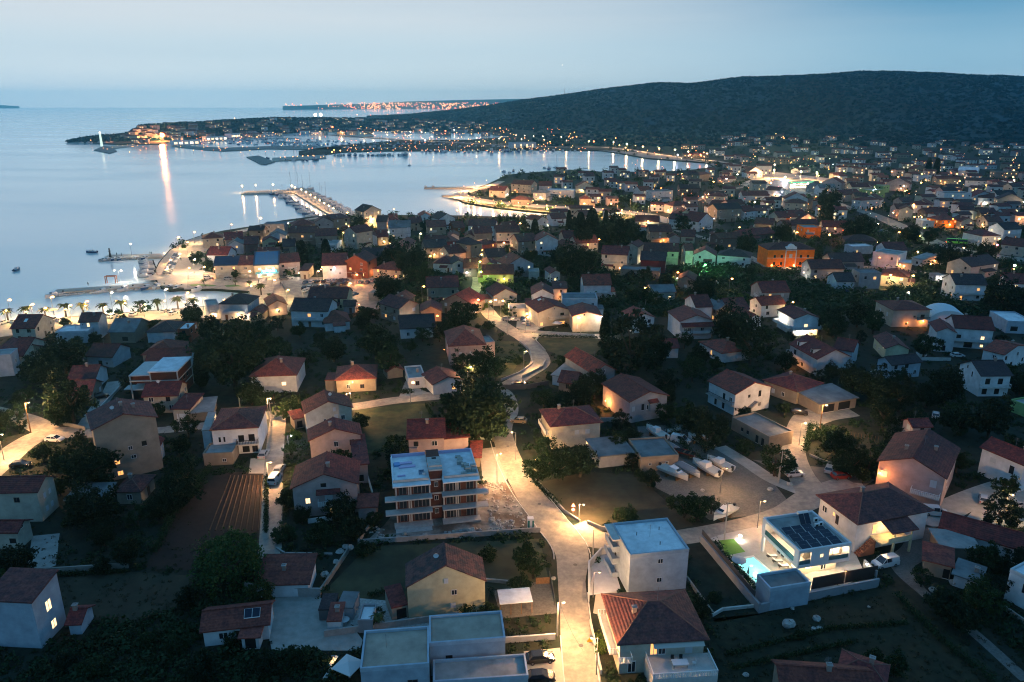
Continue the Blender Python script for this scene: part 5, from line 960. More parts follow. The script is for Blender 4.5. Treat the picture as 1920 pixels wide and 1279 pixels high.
def parasol(r, q, h, rad, col, label, closed=False, sides=4):
    g = G(*PX(r, *q)); t = empty('parasol', (g.x, g.y, 0), .3, label, 'parasol'); MB().mat(m_metal).tube((0, 0, 0), (0, 0, h), .03, n=6).build('pole', t); MB().mat(m_conc).tube((0, 0, .04), (0, 0, .14), .3, n=12).build('base', t)
    cb = MB().mat(mat('parasol_' + '%d' % (col[0] * 100), col, .8)); R_ = [(rad * math.cos(2 * math.pi * i / sides), rad * math.sin(2 * math.pi * i / sides), h - rad * .25 if not closed else h - 1.4) for i in range(sides)]
    for i in range(sides): A_, B_ = R_[i], R_[(i + 1) % sides]; cb.poly([A_, B_, (0, 0, h)]); cb.poly([(A_[0], A_[1], A_[2] - .12), (B_[0], B_[1], B_[2] - .12), B_, A_])
    cb.build('canopy', t); return t
parasol('v', (115, 835), 2.6, 1.3, (.35, .34, .35), 'round grey parasol at the pool corner', sides=12); parasol('v', (205, 905), 2.6, .25, (.30, .29, .26), 'closed parasol beside the pool', closed=True, sides=6)
lamp('v', 130, 560, 1.1, 350, WHITE, label='bright low bollard floodlight beside the villa lawn', head=.38, es=45, arm=.05, cat='garden light', nm='garden_light')
lamp('v', 1285, 880, 2.4, 350, WHITE, label='bright corner floodlight on the villa wall', head=.28, es=45, arm=.05, cat='garden light', nm='garden_light')
lamp('v', 280, 1075, 1.0, 160, WHITE, label='low garden light between the pool house and the slatted screen', head=.16, es=45, arm=.05, cat='garden light', nm='garden_light')
lamp('v', 1090, 955, 2.6, 60, YEL, label='small path light between the two slatted screens', head=.12, es=30, arm=.05, cat='garden light', nm='garden_light')
# ------------------------------------------------------------------ town centre: many smaller houses, read row by row from the photograph
LM += [('the floodlit orange mansion', 1480, 490), ('the glowing supermarket', 1500, 345), ('the green-lit house', 1320, 505), ('the twin cypresses', 590, 455), ('the cypress group', 1105, 405), ('the stone tower house', 890, 470),
       ('the tall cream sea house', 695, 405), ('the marina pier', 590, 380), ('the curved promenade', 900, 372), ('the solar-roofed bar', 500, 500), ('the village car park', 620, 530), ('the unfinished apartment block', 815, 900),
       ('the brick building', 300, 710), ('the white cube house', 1220, 1010), ('the pool villa', 1510, 1010), ('the boat yard', 1310, 850), ('the big dark tree', 895, 765), ('the ploughed field', 440, 940), ('the yellow gabled house', 835, 1095),
       ('the white dome', 1775, 595), ('the balconied white house', 1360, 735), ('the low stone pier', 180, 545), ('the beacon pier', 240, 483), ('the palm row', 200, 580), ('the white beacon', 190, 262), ('the orange shore blaze', 306, 260),
       ('the harbour cafes', 1300, 290), ('the harbour bend', 1160, 275), ('the marina hall', 980, 270), ('the marina mole', 580, 295), ('the big ornate white house', 1795, 360), ('the road bend', 1000, 650), ('the tall cypress', 1135, 610),
       ('the long white cafe', 1830, 445), ('the willow', 430, 1050), ('the hillside villas', 1690, 255), ('the far city', 850, 195), ('the pink gabled house', 605, 920), ('the maroon hip roof', 1640, 940), ('the white shed', 1815, 318), ('the two bright floodlights', 1685, 530),
       ('the bright green bus', 1800, 455), ('the stadium lights', 597, 218), ('the flat workshop', 1240, 850), ('the dark meadow', 180, 1120), ('the terraced lit house', 1500, 600), ('the crossroads palm', 490, 545), ('the peninsula point', 950, 335)]
T = '''j 190 722 405 715 400 645 6 g x cream navy|j 400 717 535 715 520 640 6.2 g x cream brown|j 738 700 922 686 905 642 6.2 g x pink brown|j 1310 682 1500 690 1480 628 8 g y brick brown|j 1550 748 1790 765 1760 700 4.5 h x cream brown
j 1472 262 1618 247 1600 215 11 g y cream dark|j 612 372 788 370 785 350 8.5 f x grey grey|j 483 420 608 420 600 403 8 g x dark dark|j 88 492 262 482 260 455 5.5 h x cream brown|j 290 502 440 492 430 420 7 g x stone red
j 130 632 300 632 300 550 6 g x white red|j 305 545 440 540 430 485 5.5 g y blue grey|j 600 518 735 512 720 478 4 g y yellow brown|j 830 442 1050 442 1045 375 7 g x stone brown|j 860 378 1050 368 1040 325 7.5 h x stone brown
j 1050 352 1210 347 1190 302 6.5 g y grey dark|j 1215 327 1350 312 1345 270 8 s x stone brown|j 1060 470 1240 462 1285 370 7 g x stone brown|j 1300 425 1405 442 1390 372 9.5 g y cream brown|j 1475 472 1580 470 1560 430 6 g y blue brown
j 1590 480 1680 475 1670 440 5 g x stone red|j 1690 402 1835 397 1815 350 6.5 g x blue grey|j 1580 347 1665 347 1655 307 5.5 g x grey dark|j 1705 350 1785 347 1770 308 5 h x stone red|j 1450 642 1625 642 1600 578 6 g x dark dark
j 1610 602 1750 602 1740 562 5 h x stone brown|j 1765 575 1850 575 1840 502 6 g y stone brown|j 995 1002 1320 1002 1310 915 5 g x yellow brown|j 655 1068 810 1052 805 988 4.2 g y pink orange|j 235 1050 475 1052 470 985 6.5 h x blue dark
j 845 1106 1160 1112 1150 1010 6.3 g x white dark|j 1140 1215 1350 1197 1130 1132 3.2 h x white orange|j 1510 960 1660 970 1665 942 3 f x cream concrete|j 1670 1035 1830 1042 1827 955 5 g y stone brown|j 1300 1067 1395 1065 1400 1035 3 g x grey dark
j 925 768 990 768 980 728 4 s x cream brown|j 485 1130 600 1130 620 1082 3 g y stone brown|j 560 640 740 635 720 560 5 g x stone brown|j 780 560 880 556 870 500 4.5 g x stone dark|j 450 540 560 536 550 470 6 g x dark brown
j 1420 470 1480 470 1470 410 5 h x cream brown|j 660 470 800 465 800 400 6 g y blue grey|j 1130 540 1240 540 1230 490 4 f x white concrete|j 1690 330 1760 328 1750 300 4 g x stone red|j 130 1072 235 1060 240 1010 5.5 f x blue concrete
k 740 548 838 532 760 488 9 h x stone dark|k 845 548 965 522 945 492 5.5 h x red brown|k 963 438 1160 434 1150 398 8.5 g x cream brown|k 780 447 925 442 915 395 7 g x stone brown|k 722 378 950 382 955 305 6.5 g x blue brown
k 470 325 605 312 580 250 7 g y blue dark|k 305 300 402 297 385 262 6 g y white orange|k 48 394 222 391 205 350 6.5 g x blue grey|k 370 392 530 387 520 322 6 g x stone brown|k 548 472 640 471 610 442 5 g y pink brown
k 330 522 500 532 440 472 5 g x dark brown|k 355 572 540 562 520 522 6 g x stone dark|k 120 542 245 542 230 502 5.5 g y stone brown|k 560 622 700 607 600 555 5 g x cream brown|k 420 702 585 707 530 652 4.2 h x white brown
k 585 707 690 702 640 652 5 g y blue dark|k 682 742 795 742 760 692 4.5 g x dark brown|k 848 797 1110 793 1100 737 4.5 g x green brown|k 842 727 965 722 940 682 5 g y green brown|k 890 652 1050 642 1000 602 5 g x stone dark
k 1050 722 1280 702 1180 642 6.3 g y blue brown|k 1150 518 1310 507 1290 452 7.5 g x stone brown|k 1310 507 1490 502 1450 457 8.5 g y blue orange|k 1545 487 1680 482 1640 440 6 g x cream red|k 1650 532 1835 522 1800 472 5 g x cream brown
k 1560 577 1695 562 1640 522 5 g y stone brown|k 1310 337 1400 327 1350 282 6.5 g y white brown|k 1440 322 1560 317 1540 277 5 g x white brown|k 1270 967 1445 967 1440 820 7 g y white brown|k 1450 922 1565 922 1555 882 5 s x blue brown
k 1430 787 1508 782 1480 747 4.5 g y white brown|k 940 982 1138 967 1090 907 4.3 g y grey red|k 370 910 635 902 615 827 7.2 g x beige red|k 480 1032 760 1062 640 952 4.5 g y stone red|k 130 1092 300 1052 180 922 6 g y stone brown
k 315 1117 490 1112 460 1052 4 g y stone brown|k 140 1262 435 1247 425 1147 3.8 g x white dark|k 1072 1100 1270 1097 1265 1052 4 f x cream concrete|k 1530 1012 1830 1012 1827 962 7 f x blue grey|k 900 77 1035 82 990 32 6 g x cream brown
k 1275 97 1385 102 1340 62 6.5 h x blue grey|k 1390 77 1625 82 1600 42 6.5 f x blue white|k 1685 152 1775 152 1770 117 6 h x beige brown|k 1090 157 1245 162 1200 112 4 h x dark brown|k 1090 22 1260 32 1240 -10 8 g x cream brown
k 1650 42 1790 42 1770 7 6 g y cream brown|k 1330 37 1435 37 1430 2 6.5 g x blue red|k 1030 405 1140 400 1130 360 6 g x cream brown|k 690 470 770 470 760 420 5 g y stone brown|k 230 360 330 355 320 310 5 g x stone brown
k 970 720 1030 715 1020 670 4 g y cream brown|k 1240 780 1330 780 1320 750 4 f x cream concrete|k 600 400 690 395 690 350 5 g x brick brown|k 540 520 640 510 620 480 5 s x red brown|k 1690 300 1790 295 1780 260 5 g x cream brown
l 70 888 300 886 62 812 6.3 g x white bright|l 220 622 440 632 450 562 8 g x cream red|l 428 556 530 564 410 470 9 g y cream brown|l 580 592 780 602 760 545 7.2 g x yellow brown|l 785 600 880 602 870 550 7 g x yellow brown
l 555 672 765 682 790 632 6 g x red dark|l 1010 627 1195 637 1110 552 5.3 g y white brown|l 940 592 1005 592 1000 562 8.5 g x cream brown|l 1212 632 1490 652 1400 582 5.5 h x white dark|l 650 952 850 947 830 907 4 g x cream grey
l 870 842 1010 852 930 757 4.3 g y stone brown|l 380 757 710 777 690 742 3.2 f x stone grey|l 1030 1077 1165 1072 1150 1002 7 g x white red|l 1210 1102 1330 1092 1200 1042 5 g y stone grey|l 1310 1102 1480 1092 1470 1022 4.3 g x grey brown
l 1470 1182 1590 1172 1480 1102 4.3 g y blue orange|l 1600 952 1830 947 1830 852 5.5 g x grey red|l 1590 1062 1790 1047 1720 1002 5 g x white red|l 830 212 1000 202 960 142 6 h x pink brown|l 800 322 1020 337 940 287 6.3 g x white brown
l 850 292 1030 292 960 242 6 g y yellow brown|l 1050 347 1175 322 1120 252 6.5 g y white red|l 1210 242 1420 232 1350 172 9 g x stone dark|l 1140 202 1250 212 1230 167 6 g x white brown|l 1440 262 1540 252 1520 217 6.5 g x white orange
l 1730 312 1830 312 1800 282 6 g x orange brown|l 1530 362 1680 372 1640 312 5.5 g x stone brown|l 1430 122 1650 122 1640 72 6.5 g x blue brown|l 650 92 830 87 820 37 8 f x blue grey|l 555 82 650 77 640 47 5 g x white red
l 890 62 1060 62 1040 22 6.5 g x dark dark|l 510 342 710 347 700 307 6 g x blue brown|l 635 432 820 432 760 377 7.3 g x beige brown|l 800 482 890 482 870 447 5 g y grey brown|l 900 472 1015 477 1000 442 4.3 g x cream brown
l 1220 492 1420 482 1400 457 6 g x dark brown|l 1430 472 1700 442 1660 412 4 g x dark red|l 1120 122 1260 132 1240 72 6 h x cream brown|l 240 690 430 700 420 660 3.5 g x brick brown|l 1190 470 1230 470 1220 430 5 g y white brown
m 480 602 722 602 700 537 4.3 g x pink dark|m 325 657 572 657 550 602 5.5 g x grey brown|m 520 752 650 752 640 712 4 g x blue dark|m 790 532 975 557 940 502 7 f x white concrete|m 890 517 1045 517 1010 457 6 g x white brown
m 635 495 790 490 780 470 4 f x blue white|m 850 702 1050 722 1000 672 5 h x cream brown|m 690 692 850 692 830 662 7 f x grey grey|m 1410 772 1640 777 1600 692 7 g x white dark|m 1240 547 1345 562 1320 522 5 g y cream brown
m 1525 642 1730 612 1650 562 5.3 g x cream dark|m 270 352 400 352 390 322 6 f x orange concrete|m 130 332 385 322 375 302 5.5 g x grey brown|m 415 342 605 347 590 302 4.5 g x pink red|m 80 272 220 267 250 237 6.3 g x cream brown
m 230 287 365 282 330 252 5 g y blue brown|m 130 162 300 167 250 102 6 h x cream brown|m 580 442 820 452 760 392 4 h x dark dark|m 990 212 1088 217 1010 187 8 g y cream orange|m 1080 172 1228 182 1180 142 5.3 g y cream brown
m 1000 162 1075 162 1070 132 5 g x pink brown|m 1325 92 1530 92 1500 42 9.5 f x white grey|m 1290 292 1430 287 1400 242 5.5 h x orange orange|m 1465 382 1610 412 1660 350 6.3 h x white brown|m 1775 362 1905 357 1860 292 6.5 g x white dark
m 1750 472 1920 492 1910 422 5.5 g x cream brown|m 1450 302 1550 302 1520 277 5 g y cream brown|m 1190 242 1340 242 1320 202 5.5 g x dark red|m 1430 222 1570 232 1540 182 5.5 g y white brown|m 560 102 700 92 680 62 6 g x cream red
m 700 132 840 142 800 102 6.3 g y blue brown|m 390 52 510 52 490 22 6 g x white grey|m 760 72 880 67 870 22 6.3 f x green concrete|m 630 42 760 42 740 12 6 g x cream brown|m 1600 242 1720 242 1700 212 5.3 g x stone brown
m 1650 302 1760 302 1740 272 5 g x pink brown|m 1780 252 1880 252 1860 222 5 g x white orange|m 1580 122 1700 127 1690 92 6 g x blue brown|m 1720 102 1860 102 1850 62 6 g x white dark|m 1160 300 1290 302 1280 285 4 f x blue white
m 960 612 1080 622 1070 592 3 f x cream white|m 1260 712 1330 712 1320 692 3 f x grey concrete|m 1080 575 1160 590 1170 550 3.5 s x white concrete|m 640 40 700 38 690 18 5 g x pink brown|m 1790 760 1930 770 1920 700 5.5 g x white red'''
for row in T.replace('\n', '|').split('|'):
    f = row.split(); r = f[0]; v = [float(q) for q in f[1:8]]
    lt = .2
    if r == 'm': lt = .3
    house(None, r, (v[0], v[1]), (v[2], v[3]), (v[4], v[5]), v[6], f[8], f[9], wall=f[10], rc=f[11], lit=lt, lite=True, cmax=12, chim=1 if (v[6] > 4.4 and f[8] != 'f') else 0, bal=[('f', .1, .9, 2.9, 1.1, 's')] if (int(v[0]) % 5 == 0 and v[6] > 6 and f[8] != 'f') else None)
# the solar-roofed bar with its lit sign
x = H('bar with solar panels on its roof and cyan lit sign above the awning', 'j', (530, 720), (738, 712), (722, 632), 6.3, 'g', wall='cream', rc='navy', cat='bar', win=[('f', .22, 3.9, 1.4, 1.1, 'w'), ('f', .48, 4.2, .9, .8, 'o'), ('f', .78, 3.9, 1.2, 1.3, 'w'), ('f', .2, .2, 2.2, 2.2, 'w'), ('f', .6, .2, 2.2, 2.2, 'w')])
W_, D_ = x['W'], x['D']
for i in range(5):
    for j in range(3): x0 = -W_ / 2 + .3 + i * (W_ - .6) / 5; k = .255; y0 = -D_ / 2 + .3 + j * (D_ / 2 - .5) / 3; y1 = y0 + (D_ / 2 - .5) / 3 - .08; z0 = 6.3 + .3 + (y0 + D_ / 2) * .51; z1 = 6.3 + .3 + (y1 + D_ / 2) * .51; sp = MB().mat(mat('blue_solar_cell', (.02, .09, .20), .25, spec=.8)); sp.slab([(x0, y0, z0), (x0 + (W_ - .6) / 5 - .08, y0, z0), (x0 + (W_ - .6) / 5 - .08, y1, z1), (x0, y1, z1)], .05); sp.build('solar_panel', x)
sg = MB().mat(mat('awning_teal', (.10, .30, .34), .7)); sg.slab([(-W_ * .45, -D_ / 2 - 3, 2.6), (W_ * .5, -D_ / 2 - 3, 2.6), (W_ * .5, -D_ / 2 - .02, 3.1), (-W_ * .45, -D_ / 2 - .02, 3.1)], .1); sg.build('awning', x)
sb = MB().mat(mat('sign_board', (.05, .3, .35), .6, emit=(.15, .75, .9), es=1.2, sample=False)).box(-W_ * .22, W_ * .42, -D_ / 2 - 1.3, -D_ / 2 - 1.15, 2.95, 4.15).build('sign', x)
def text(s, size, m, parent, loc_, rot, ext=.03, nm='lettering'):
    c = bpy.data.curves.new(nm, 'FONT'); c.body = s; c.size = size; c.extrude = ext; c.align_x = 'CENTER'; c.align_y = 'CENTER'; o = bpy.data.objects.new(nm, c); C.objects.link(o)
    dg = bpy.context.evaluated_depsgraph_get(); me = bpy.data.meshes.new_from_object(o.evaluated_get(dg)); bpy.data.objects.remove(o); me.materials.clear(); me.materials.append(m)
    return place(nm, me, parent, loc_) if rot is None else _rot(place(nm, me, parent, loc_), rot)
def _rot(o, r): o.rotation_euler = r; return o
text('bar Palma', 1.35, mat('sign_letters', (1, 1, 1), .5, emit=(.75, 1, 1), es=9, sample=False), sb, (W_ * .1, -D_ / 2 - 1.36, 3.55), (math.pi / 2, 0, 0))
l = bpy.data.objects.new('lamp_light', lightdata(700, (.25, .85, 1), .6)); C.objects.link(l); l.parent = x; l.location = (W_ * .1, -D_ / 2 - 2.6, 3.6)
wlamp(x, 'f', .25, 2.3, 500, COOL, off=2.6, head=.3); wlamp(x, 'f', .75, 2.3, 400, WHITE, off=2.6, head=.25); BAR = x
x = H('long stone house with brightly lit flank and white gable end', 'j', (1115, 722), (1320, 716), (1035, 618), (1120, 835), 'g', 'x', wall='white', rc='brown', cmax=16, win=[('f', .35, 3.8, .9, .9, 'b'), ('f', .72, 2.2, .6, .6, 'n'), ('l', .2, 4, 1, 1.4, 'w'), ('l', .45, 4, 1, 1.4, 'w'), ('l', .7, 4, 1, 1.4, 'o'), ('l', .3, .6, 1.4, 1.9, 'w'), ('l', .6, .6, 1.4, 1.9, 'w')])
wlamp(x, 'f', .5, 5.2, 2600, (1, .74, .74), off=.9, head=.5, es=30); wlamp(x, 'l', .3, 3.2, 1200, YEL, off=1.4, head=.3); wlamp(x, 'l', .6, 3.2, 900, YEL, off=1.4, head=.25)
# floodlit orange mansion
x = H('floodlit orange mansion with white crest gable and wide hip roof', 'm', (0, 512), (352, 510), (335, 440), (350, 640), 'h', wall='orange', rc='brown', rise=2.6, cmax=14, cat='mansion', chim=2, win=[('f', u_, z_, 1.1, 1.5, 'b') for u_ in (.16, .31, .72, .87) for z_ in (1.0, 4.6)] + [('f', .5, 4.6, 1.6, 1.9, 's')])
W_, D_ = x['W'], x['D']; hm_ = x['H']
cg = MB().mat(wallm('white')).box(-W_ * .11, W_ * .11, -D_ / 2 - .3, -D_ / 2 + 1.6, hm_ - .5, hm_ + 1.3); cg.tube((-0, -D_ / 2 - .29, hm_ + 1.0), (0, -D_ / 2 + 1.59, hm_ + 1.0), W_ * .07, n=20); cg.box(-W_ * .12, -W_ * .10, -D_ / 2 - .22, -D_ / 2 - .01, 0, hm_ - .5).box(W_ * .10, W_ * .12, -D_ / 2 - .22, -D_ / 2 - .01, 0, hm_ - .5).build('crest_gable', x)
MB().mat(wallm('white')).box(-W_ / 2 - .1, W_ / 2 + .1, -D_ / 2 - .12, -D_ / 2 - .002, hm_ - .3, hm_ - .02).box(-W_ / 2 - .08, W_ / 2 + .08, -D_ / 2 - .08, -D_ / 2 - .002, hm_ * .5, hm_ * .5 + .2).build('cornice', x)
for u_, pw in ((.05, 9000), (.52, 9000), (.9, 4500)): wlamp(x, 'f', u_, 1.6, pw * 3.5, (1, .46, .15), off=4.0, head=.5, es=40)
# glowing supermarket
t0 = house('glowing white supermarket with green-edged flat roof and blazing forecourt', 'q', (600, 305), (750, 300), (720, 262), 6.5, 'f', wall='white', rc='grey', cat='supermarket', win=[('f', .12 + .19 * k,   .4, 5.6, 4.2, 'W') for k in range(5)], cmax=30, lite=True)
W_, D_ = t0['W'], t0['D']; MB().mat(mat('green_fascia', (.05, .4, .25), .6, emit=(.2, 1, .6), es=.6, sample=False)).box(-W_ / 2 - .6, W_ / 2 + .6, -D_ / 2 - 1.2, -D_ / 2 - .3, 5.6, 6.5).build('fascia', t0)
for u_ in (.1, .35, .6, .85): wlamp(t0, 'f', u_, 5.0, 40000, WHITE, off=4, head=.7, es=40)
# big ornate white house roof tiers, cafe lamps
for r, xx, yy, h_, pw, cl, hd in [('m', 1490, 432, 3, 1500, WHITE, .5), ('m', 1555, 450, 3, 1500, WHITE, .5), ('m', 1600, 460, 3, 900, (1, .6, .75), .5), ('m', 1710, 520, 3, 900, (1, .25, .5), .5), ('m', 1800, 535, 3, 900, (1, .3, .6), .5), ('m', 1490, 680, 2.5, 1400, YEL, .4), ('m', 1550, 690, 2.5, 900, YEL, .3), ('m', 1840, 680, 3, 1600, (.8, 1, .6), .6), ('m', 610, 645, 2.5, 900, YEL, .3), ('m', 650, 640, 2.5, 700, YEL, .25), ('m', 455, 440, 3, 2200, ORANGE, .5), ('m', 1000, 655, 2.5, 500, WHITE, .3), ('m', 1115, 575, 3, 1500, YEL, .4), ('m', 1210, 675, 3.5, 1600, YEL, .25)]:
    nm = {WHITE: 'white', YEL: 'yellow', ORANGE: 'orange'}.get(cl, 'coloured')
    gx = G(*PX(r, xx, yy)); t = empty('lantern', (gx.x, gx.y, 0)); auto(t, f'{nm} cafe lantern on a short post', 'lantern', 'lanterns of cafes and gardens', PX(r, xx, yy))
    MB().mat(m_black).tube((0, 0, 0), (0, 0, h_), .06, n=6).build('post', t); MB().mat(bulbmat(cl, 30)).ball((0, 0, h_ + hd * .5), hd).build('globe', t); l = bpy.data.objects.new('lamp_light', lightdata(pw, cl, .3)); C.objects.link(l); l.parent = t; l.location = (0, -.6, h_ + .2)
# white dome hall
a, u, n, W_ = local('h', (1225, 150), (1470, 130), .5)
dm = MB().mat(mat('white_membrane', (.52, .54, .56), .6)); gx = G(*PX('h', 1345, 190)); R_ = 7.2; Lh = 12
for k in range(8):
    y0, y1 = k * Lh / 8, (k + 1) * Lh / 8 - .12
    rg = [[(R_ * math.cos(math.pi * i / 16) * s, y, (R_ * .8 * math.sin(math.pi * i / 16)) * s) for i in range(17)] for y, s in ((y0, 1.0), ((y0 + y1) / 2, 1.02), (y1, 1.0))]
    dm.loft(rg, cap=True)
o = dm.build('dome_hall'); o.location = (gx.x, gx.y, 0); o.rotation_euler.z = R(-14); tag(o, 'white ribbed half-round membrane hall behind the large white house', 'dome hall'); OCC.append((gx.x + 2, gx.y + 6, 9, 9, 1, 0))
# far right quarters: small houses, wall and roof only
HX = '''25 100 265 6|95 160 262 7|265 330 215 8|345 420 225 6|420 500 212 10|365 450 248 6|225 300 287 4|395 470 312 7|470 545 350 6|577 705 398 7|337 440 370 6|135 235 377 5|145 245 430 6|265 350 430 8|340 390 472 5|530 605 140 9|635 715 115 6|395 465 118 6|545 625 175 7
695 780 325 6|785 895 308 7|925 995 300 6|1003 1060 322 6|1062 1130 325 6|1145 1280 312 7|930 1050 208 5|1000 1090 208 6|900 975 372 5|970 1045 385 6|1005 1105 405 7|1235 1300 415 6|1300 1395 432 6|1205 1290 455 7|1465 1545 352 10|1625 1760 390 6|1592 1715 297 6|1740 1800 302 7|1785 1845 322 6|1855 1920 330 7
1430 1560 285 6|1465 1550 152 7|1472 1535 112 8|1690 1750 122 8|1775 1915 402 7|1825 1915 205 6|1760 1890 247 7|1605 1685 270 5|1390 1490 470 6|1560 1640 462 7|1660 1780 472 6|1235 1300 203 6|1095 1155 140 7|1008 1070 125 6|892 970 120 6|812 880 152 5|875 935 200 4|1380 1440 470 5
475 525 48 6|535 575 38 8|605 655 58 6|815 895 45 6|1100 1155 38 7|1172 1262 52 6|1297 1355 45 7|2 40 97 7|48 125 97 7|155 205 122 6|185 235 130 7|345 400 70 6|5 60 150 6|62 145 148 5|1350 1430 190 6|1440 1520 215 6|1300 1370 230 5|1560 1660 180 6|1690 1760 180 6|1330 1400 270 6
655 720 235 4|1700 1780 210 5|1810 1880 165 5|1130 1200 175 5|1210 1280 150 5|700 760 160 5|970 1030 180 6|480 530 170 6|430 480 165 5|300 360 155 5|240 290 160 5|1640 1700 100 7|1750 1810 95 5|1420 1470 185 6|1880 1930 100 5|1530 1590 240 5'''
rs = random.Random(5)
FH = MB()
def dhouse(r, x0, x1, y, D_, h_, wl, rc, P=None):
    a, b = P or (G(*PX(r, x0, y), h_), G(*PX(r, x1, y), h_)); bz = P[0].z if P else 0; w_ = (b - a).length; sk = rs.uniform(-.25, .25); u = Vector((math.cos(sk), math.sin(sk), 0)); n = Vector((-u.y, u.x, 0)); a.z = bz; up = Vector((0, 0, 1)); OCC.append((a.x + w_ / 2, a.y + D_ / 2, w_ / 2 + 2, D_ / 2 + 2, 1, 0))
    c = [a, a + u * w_, a + u * w_ + n * D_, a + n * D_]; FH.mat(wallm(wl)).hexa([p - up for p in c] + [p + up * h_ for p in c]); e = up * (h_ + .05); q = u * .5; m1, m2 = a + n * D_ / 2 - q + up * (h_ + D_ * .2), a + n * D_ / 2 + u * w_ + q + up * (h_ + D_ * .2)
    FH.mat(roofm(rc)); FH.slab([c[0] - q - n * .5 + e, c[1] + q - n * .5 + e, m2, m1], .2); FH.slab([c[2] + q + n * .5 + e, c[3] - q + n * .5 + e, m1, m2], .2)
    for k in range(max(2, int(w_ / 4))):
        for z in ((1, 3.9) if h_ > 5 else (1,)):
            t = rs.random(); p = a + u * (w_ * (k + .5) / max(2, int(w_ / 4)) - .7) - n * .05 + up * z; FH.mat(m_lit2 if t < .2 else m_lit if t < .38 else m_glass).poly([p, p + u * 1.4, p + u * 1.4 + up * 1.5, p + up * 1.5])
for k, row in enumerate(HX.replace('\n', '|').split('|')):
    x0, x1, y, h_ = [float(q) for q in row.split()]; f_ = rs.choice('gggghf'); sk_ = rs.uniform(-4, 4)
    wl = rs.choice(['white', 'white', 'cream', 'blue', 'grey', 'pink', 'beige', 'stone']); 
    if k in (23,): wl = 'green'; f_ = 'f'
    if y < 226: dhouse('q', x0, x1, y, rs.uniform(8, 11), h_, wl, rs.choice(['red', 'brown', 'orange', 'dark', 'worn'])); continue
    house(None, 'q', (x0, y - sk_), (x1, y + sk_), rs.uniform(8, 11), h_, f_, rs.choice('xxy'), wall=wl, rc=(rs.choice(['red', 'brown', 'brown', 'orange', 'dark', 'worn']) if f_ != 'f' else rs.choice(['grey', 'white', 'concrete'])), lit=.3, lite=True)
house('wide white storage shed with pale roof in the upper right quarter', 'q', (1550, 238), (1660, 243), 14, 6, 'g', wall='white', rc='white', lite=True, win=[('f', .3, .1, 4, 4, 'g'), ('f', .7, .1, 4, 4, 'g')])
# harbour head and marina buildings
HY = '''0 50 152 6|52 100 148 5|105 150 160 6|170 215 145 6|230 280 148 7|285 330 152 6|262 330 130 5|330 372 170 6|375 430 162 8|432 480 158 7|482 530 172 7|530 580 168 8|585 640 182 6|600 660 165 6|640 690 172 6|680 730 190 6|0 40 128 6|20 70 118 7|75 120 124 6|205 245 122 8|250 300 138 5|300 350 142 5|380 420 145 6|430 470 142 6|520 560 155 6|560 600 150 6'''
for k, row in enumerate(HY.split('|')):
    x0, x1, y, h_ = [float(q) for q in row.split()]
    dhouse('p', x0, x1, y, rs.uniform(10, 14), h_, rs.choice(['white', 'cream', 'pink', 'beige', 'grey']), rs.choice(['red', 'brown', 'orange', 'grey']))
x = house('long pale marina hall with bright vertical lit columns', 'o', (1535, 415), (1710, 412), 20, 10, 'f', wall='white', rc='grey', cat='marina hall', lite=True, win=[('f', u_, 1, 3, 7, 'w') for u_ in (.12, .38, .62, .85)], cmax=40)
x = house('small blazing white kiosk hall on the harbour bend', 'p', (82, 152), (108, 152), 14, 9, 'f', wall='white', rc='white', cat='kiosk', lite=True, win=[('f', .5, .5, 12, 7, 'W')])
for k, row in enumerate('860 1050 400 8|1100 1250 372 8|1280 1345 350 9'.split('|')):
    x0, x1, y, h_ = [float(q) for q in row.split()]
    house(None, 'n', (x0, y), (x1, y - 6), 16, h_, 'f', wall='white', rc='grey', lit=0, lite=True, win=[('f', .1 + .2 * q, 1, 7, 4.5, 'W' if (q + k) % 2 else 'w') for q in range(5)], grp='buildings round the harbour', cmax=30)
for k in range(44):   # roofs and walls scattered on the wooded peninsula and behind the marina
    xx = rs.uniform(200, 960); i0 = np.interp(xx, [200, 400, 700, 960], [265, 252, 245, 248]); yy = i0 + rs.uniform(-1, 4) if k % 2 else i0 + rs.uniform(2, 6)
    dhouse('z', xx, xx + rs.uniform(9, 20), yy - 4, 12, rs.uniform(5, 9), rs.choice(['white', 'cream', 'beige', 'grey']), rs.choice(['red', 'brown', 'grey', 'orange']))
for k in range(150):
    i = rs.randrange(12, len(penc) - 6); j = rs.randrange(1, 11); p = Vector(penc[i][j]); w_ = rs.uniform(12, 20); dhouse('z', 0, 0, 0, 11, rs.uniform(6, 9), rs.choice(['white', 'cream', 'beige', 'pink']), rs.choice(['red', 'brown', 'orange']), (p, p + Vector((w_, 0, 0))))
q = 0
for k in range(4000):
    x = rs.uniform(950, 1935); y = rs.uniform(272, 425) if q % 4 else rs.uniform(252, 275); g = G(x, y); w_ = rs.uniform(8, 12)
    if x < 1350 and y < 325 or x < 1030 or blocked(g.x + w_ / 2, g.y + 5, 6.5): continue
    dhouse('z', 0, 0, 0, rs.uniform(8, 10), rs.uniform(5, 7.5), rs.choice(['white', 'white', 'cream', 'grey', 'pink', 'blue']), rs.choice(['red', 'red', 'brown', 'orange', 'worn']), (g, g + Vector((w_, 0, 0)))); q += 1
    if q > 190: break
o = FH.build('distant_houses'); o['kind'] = 'stuff'; tag(o, 'tiny far houses on the peninsula, round the harbour and below the hill', 'houses')
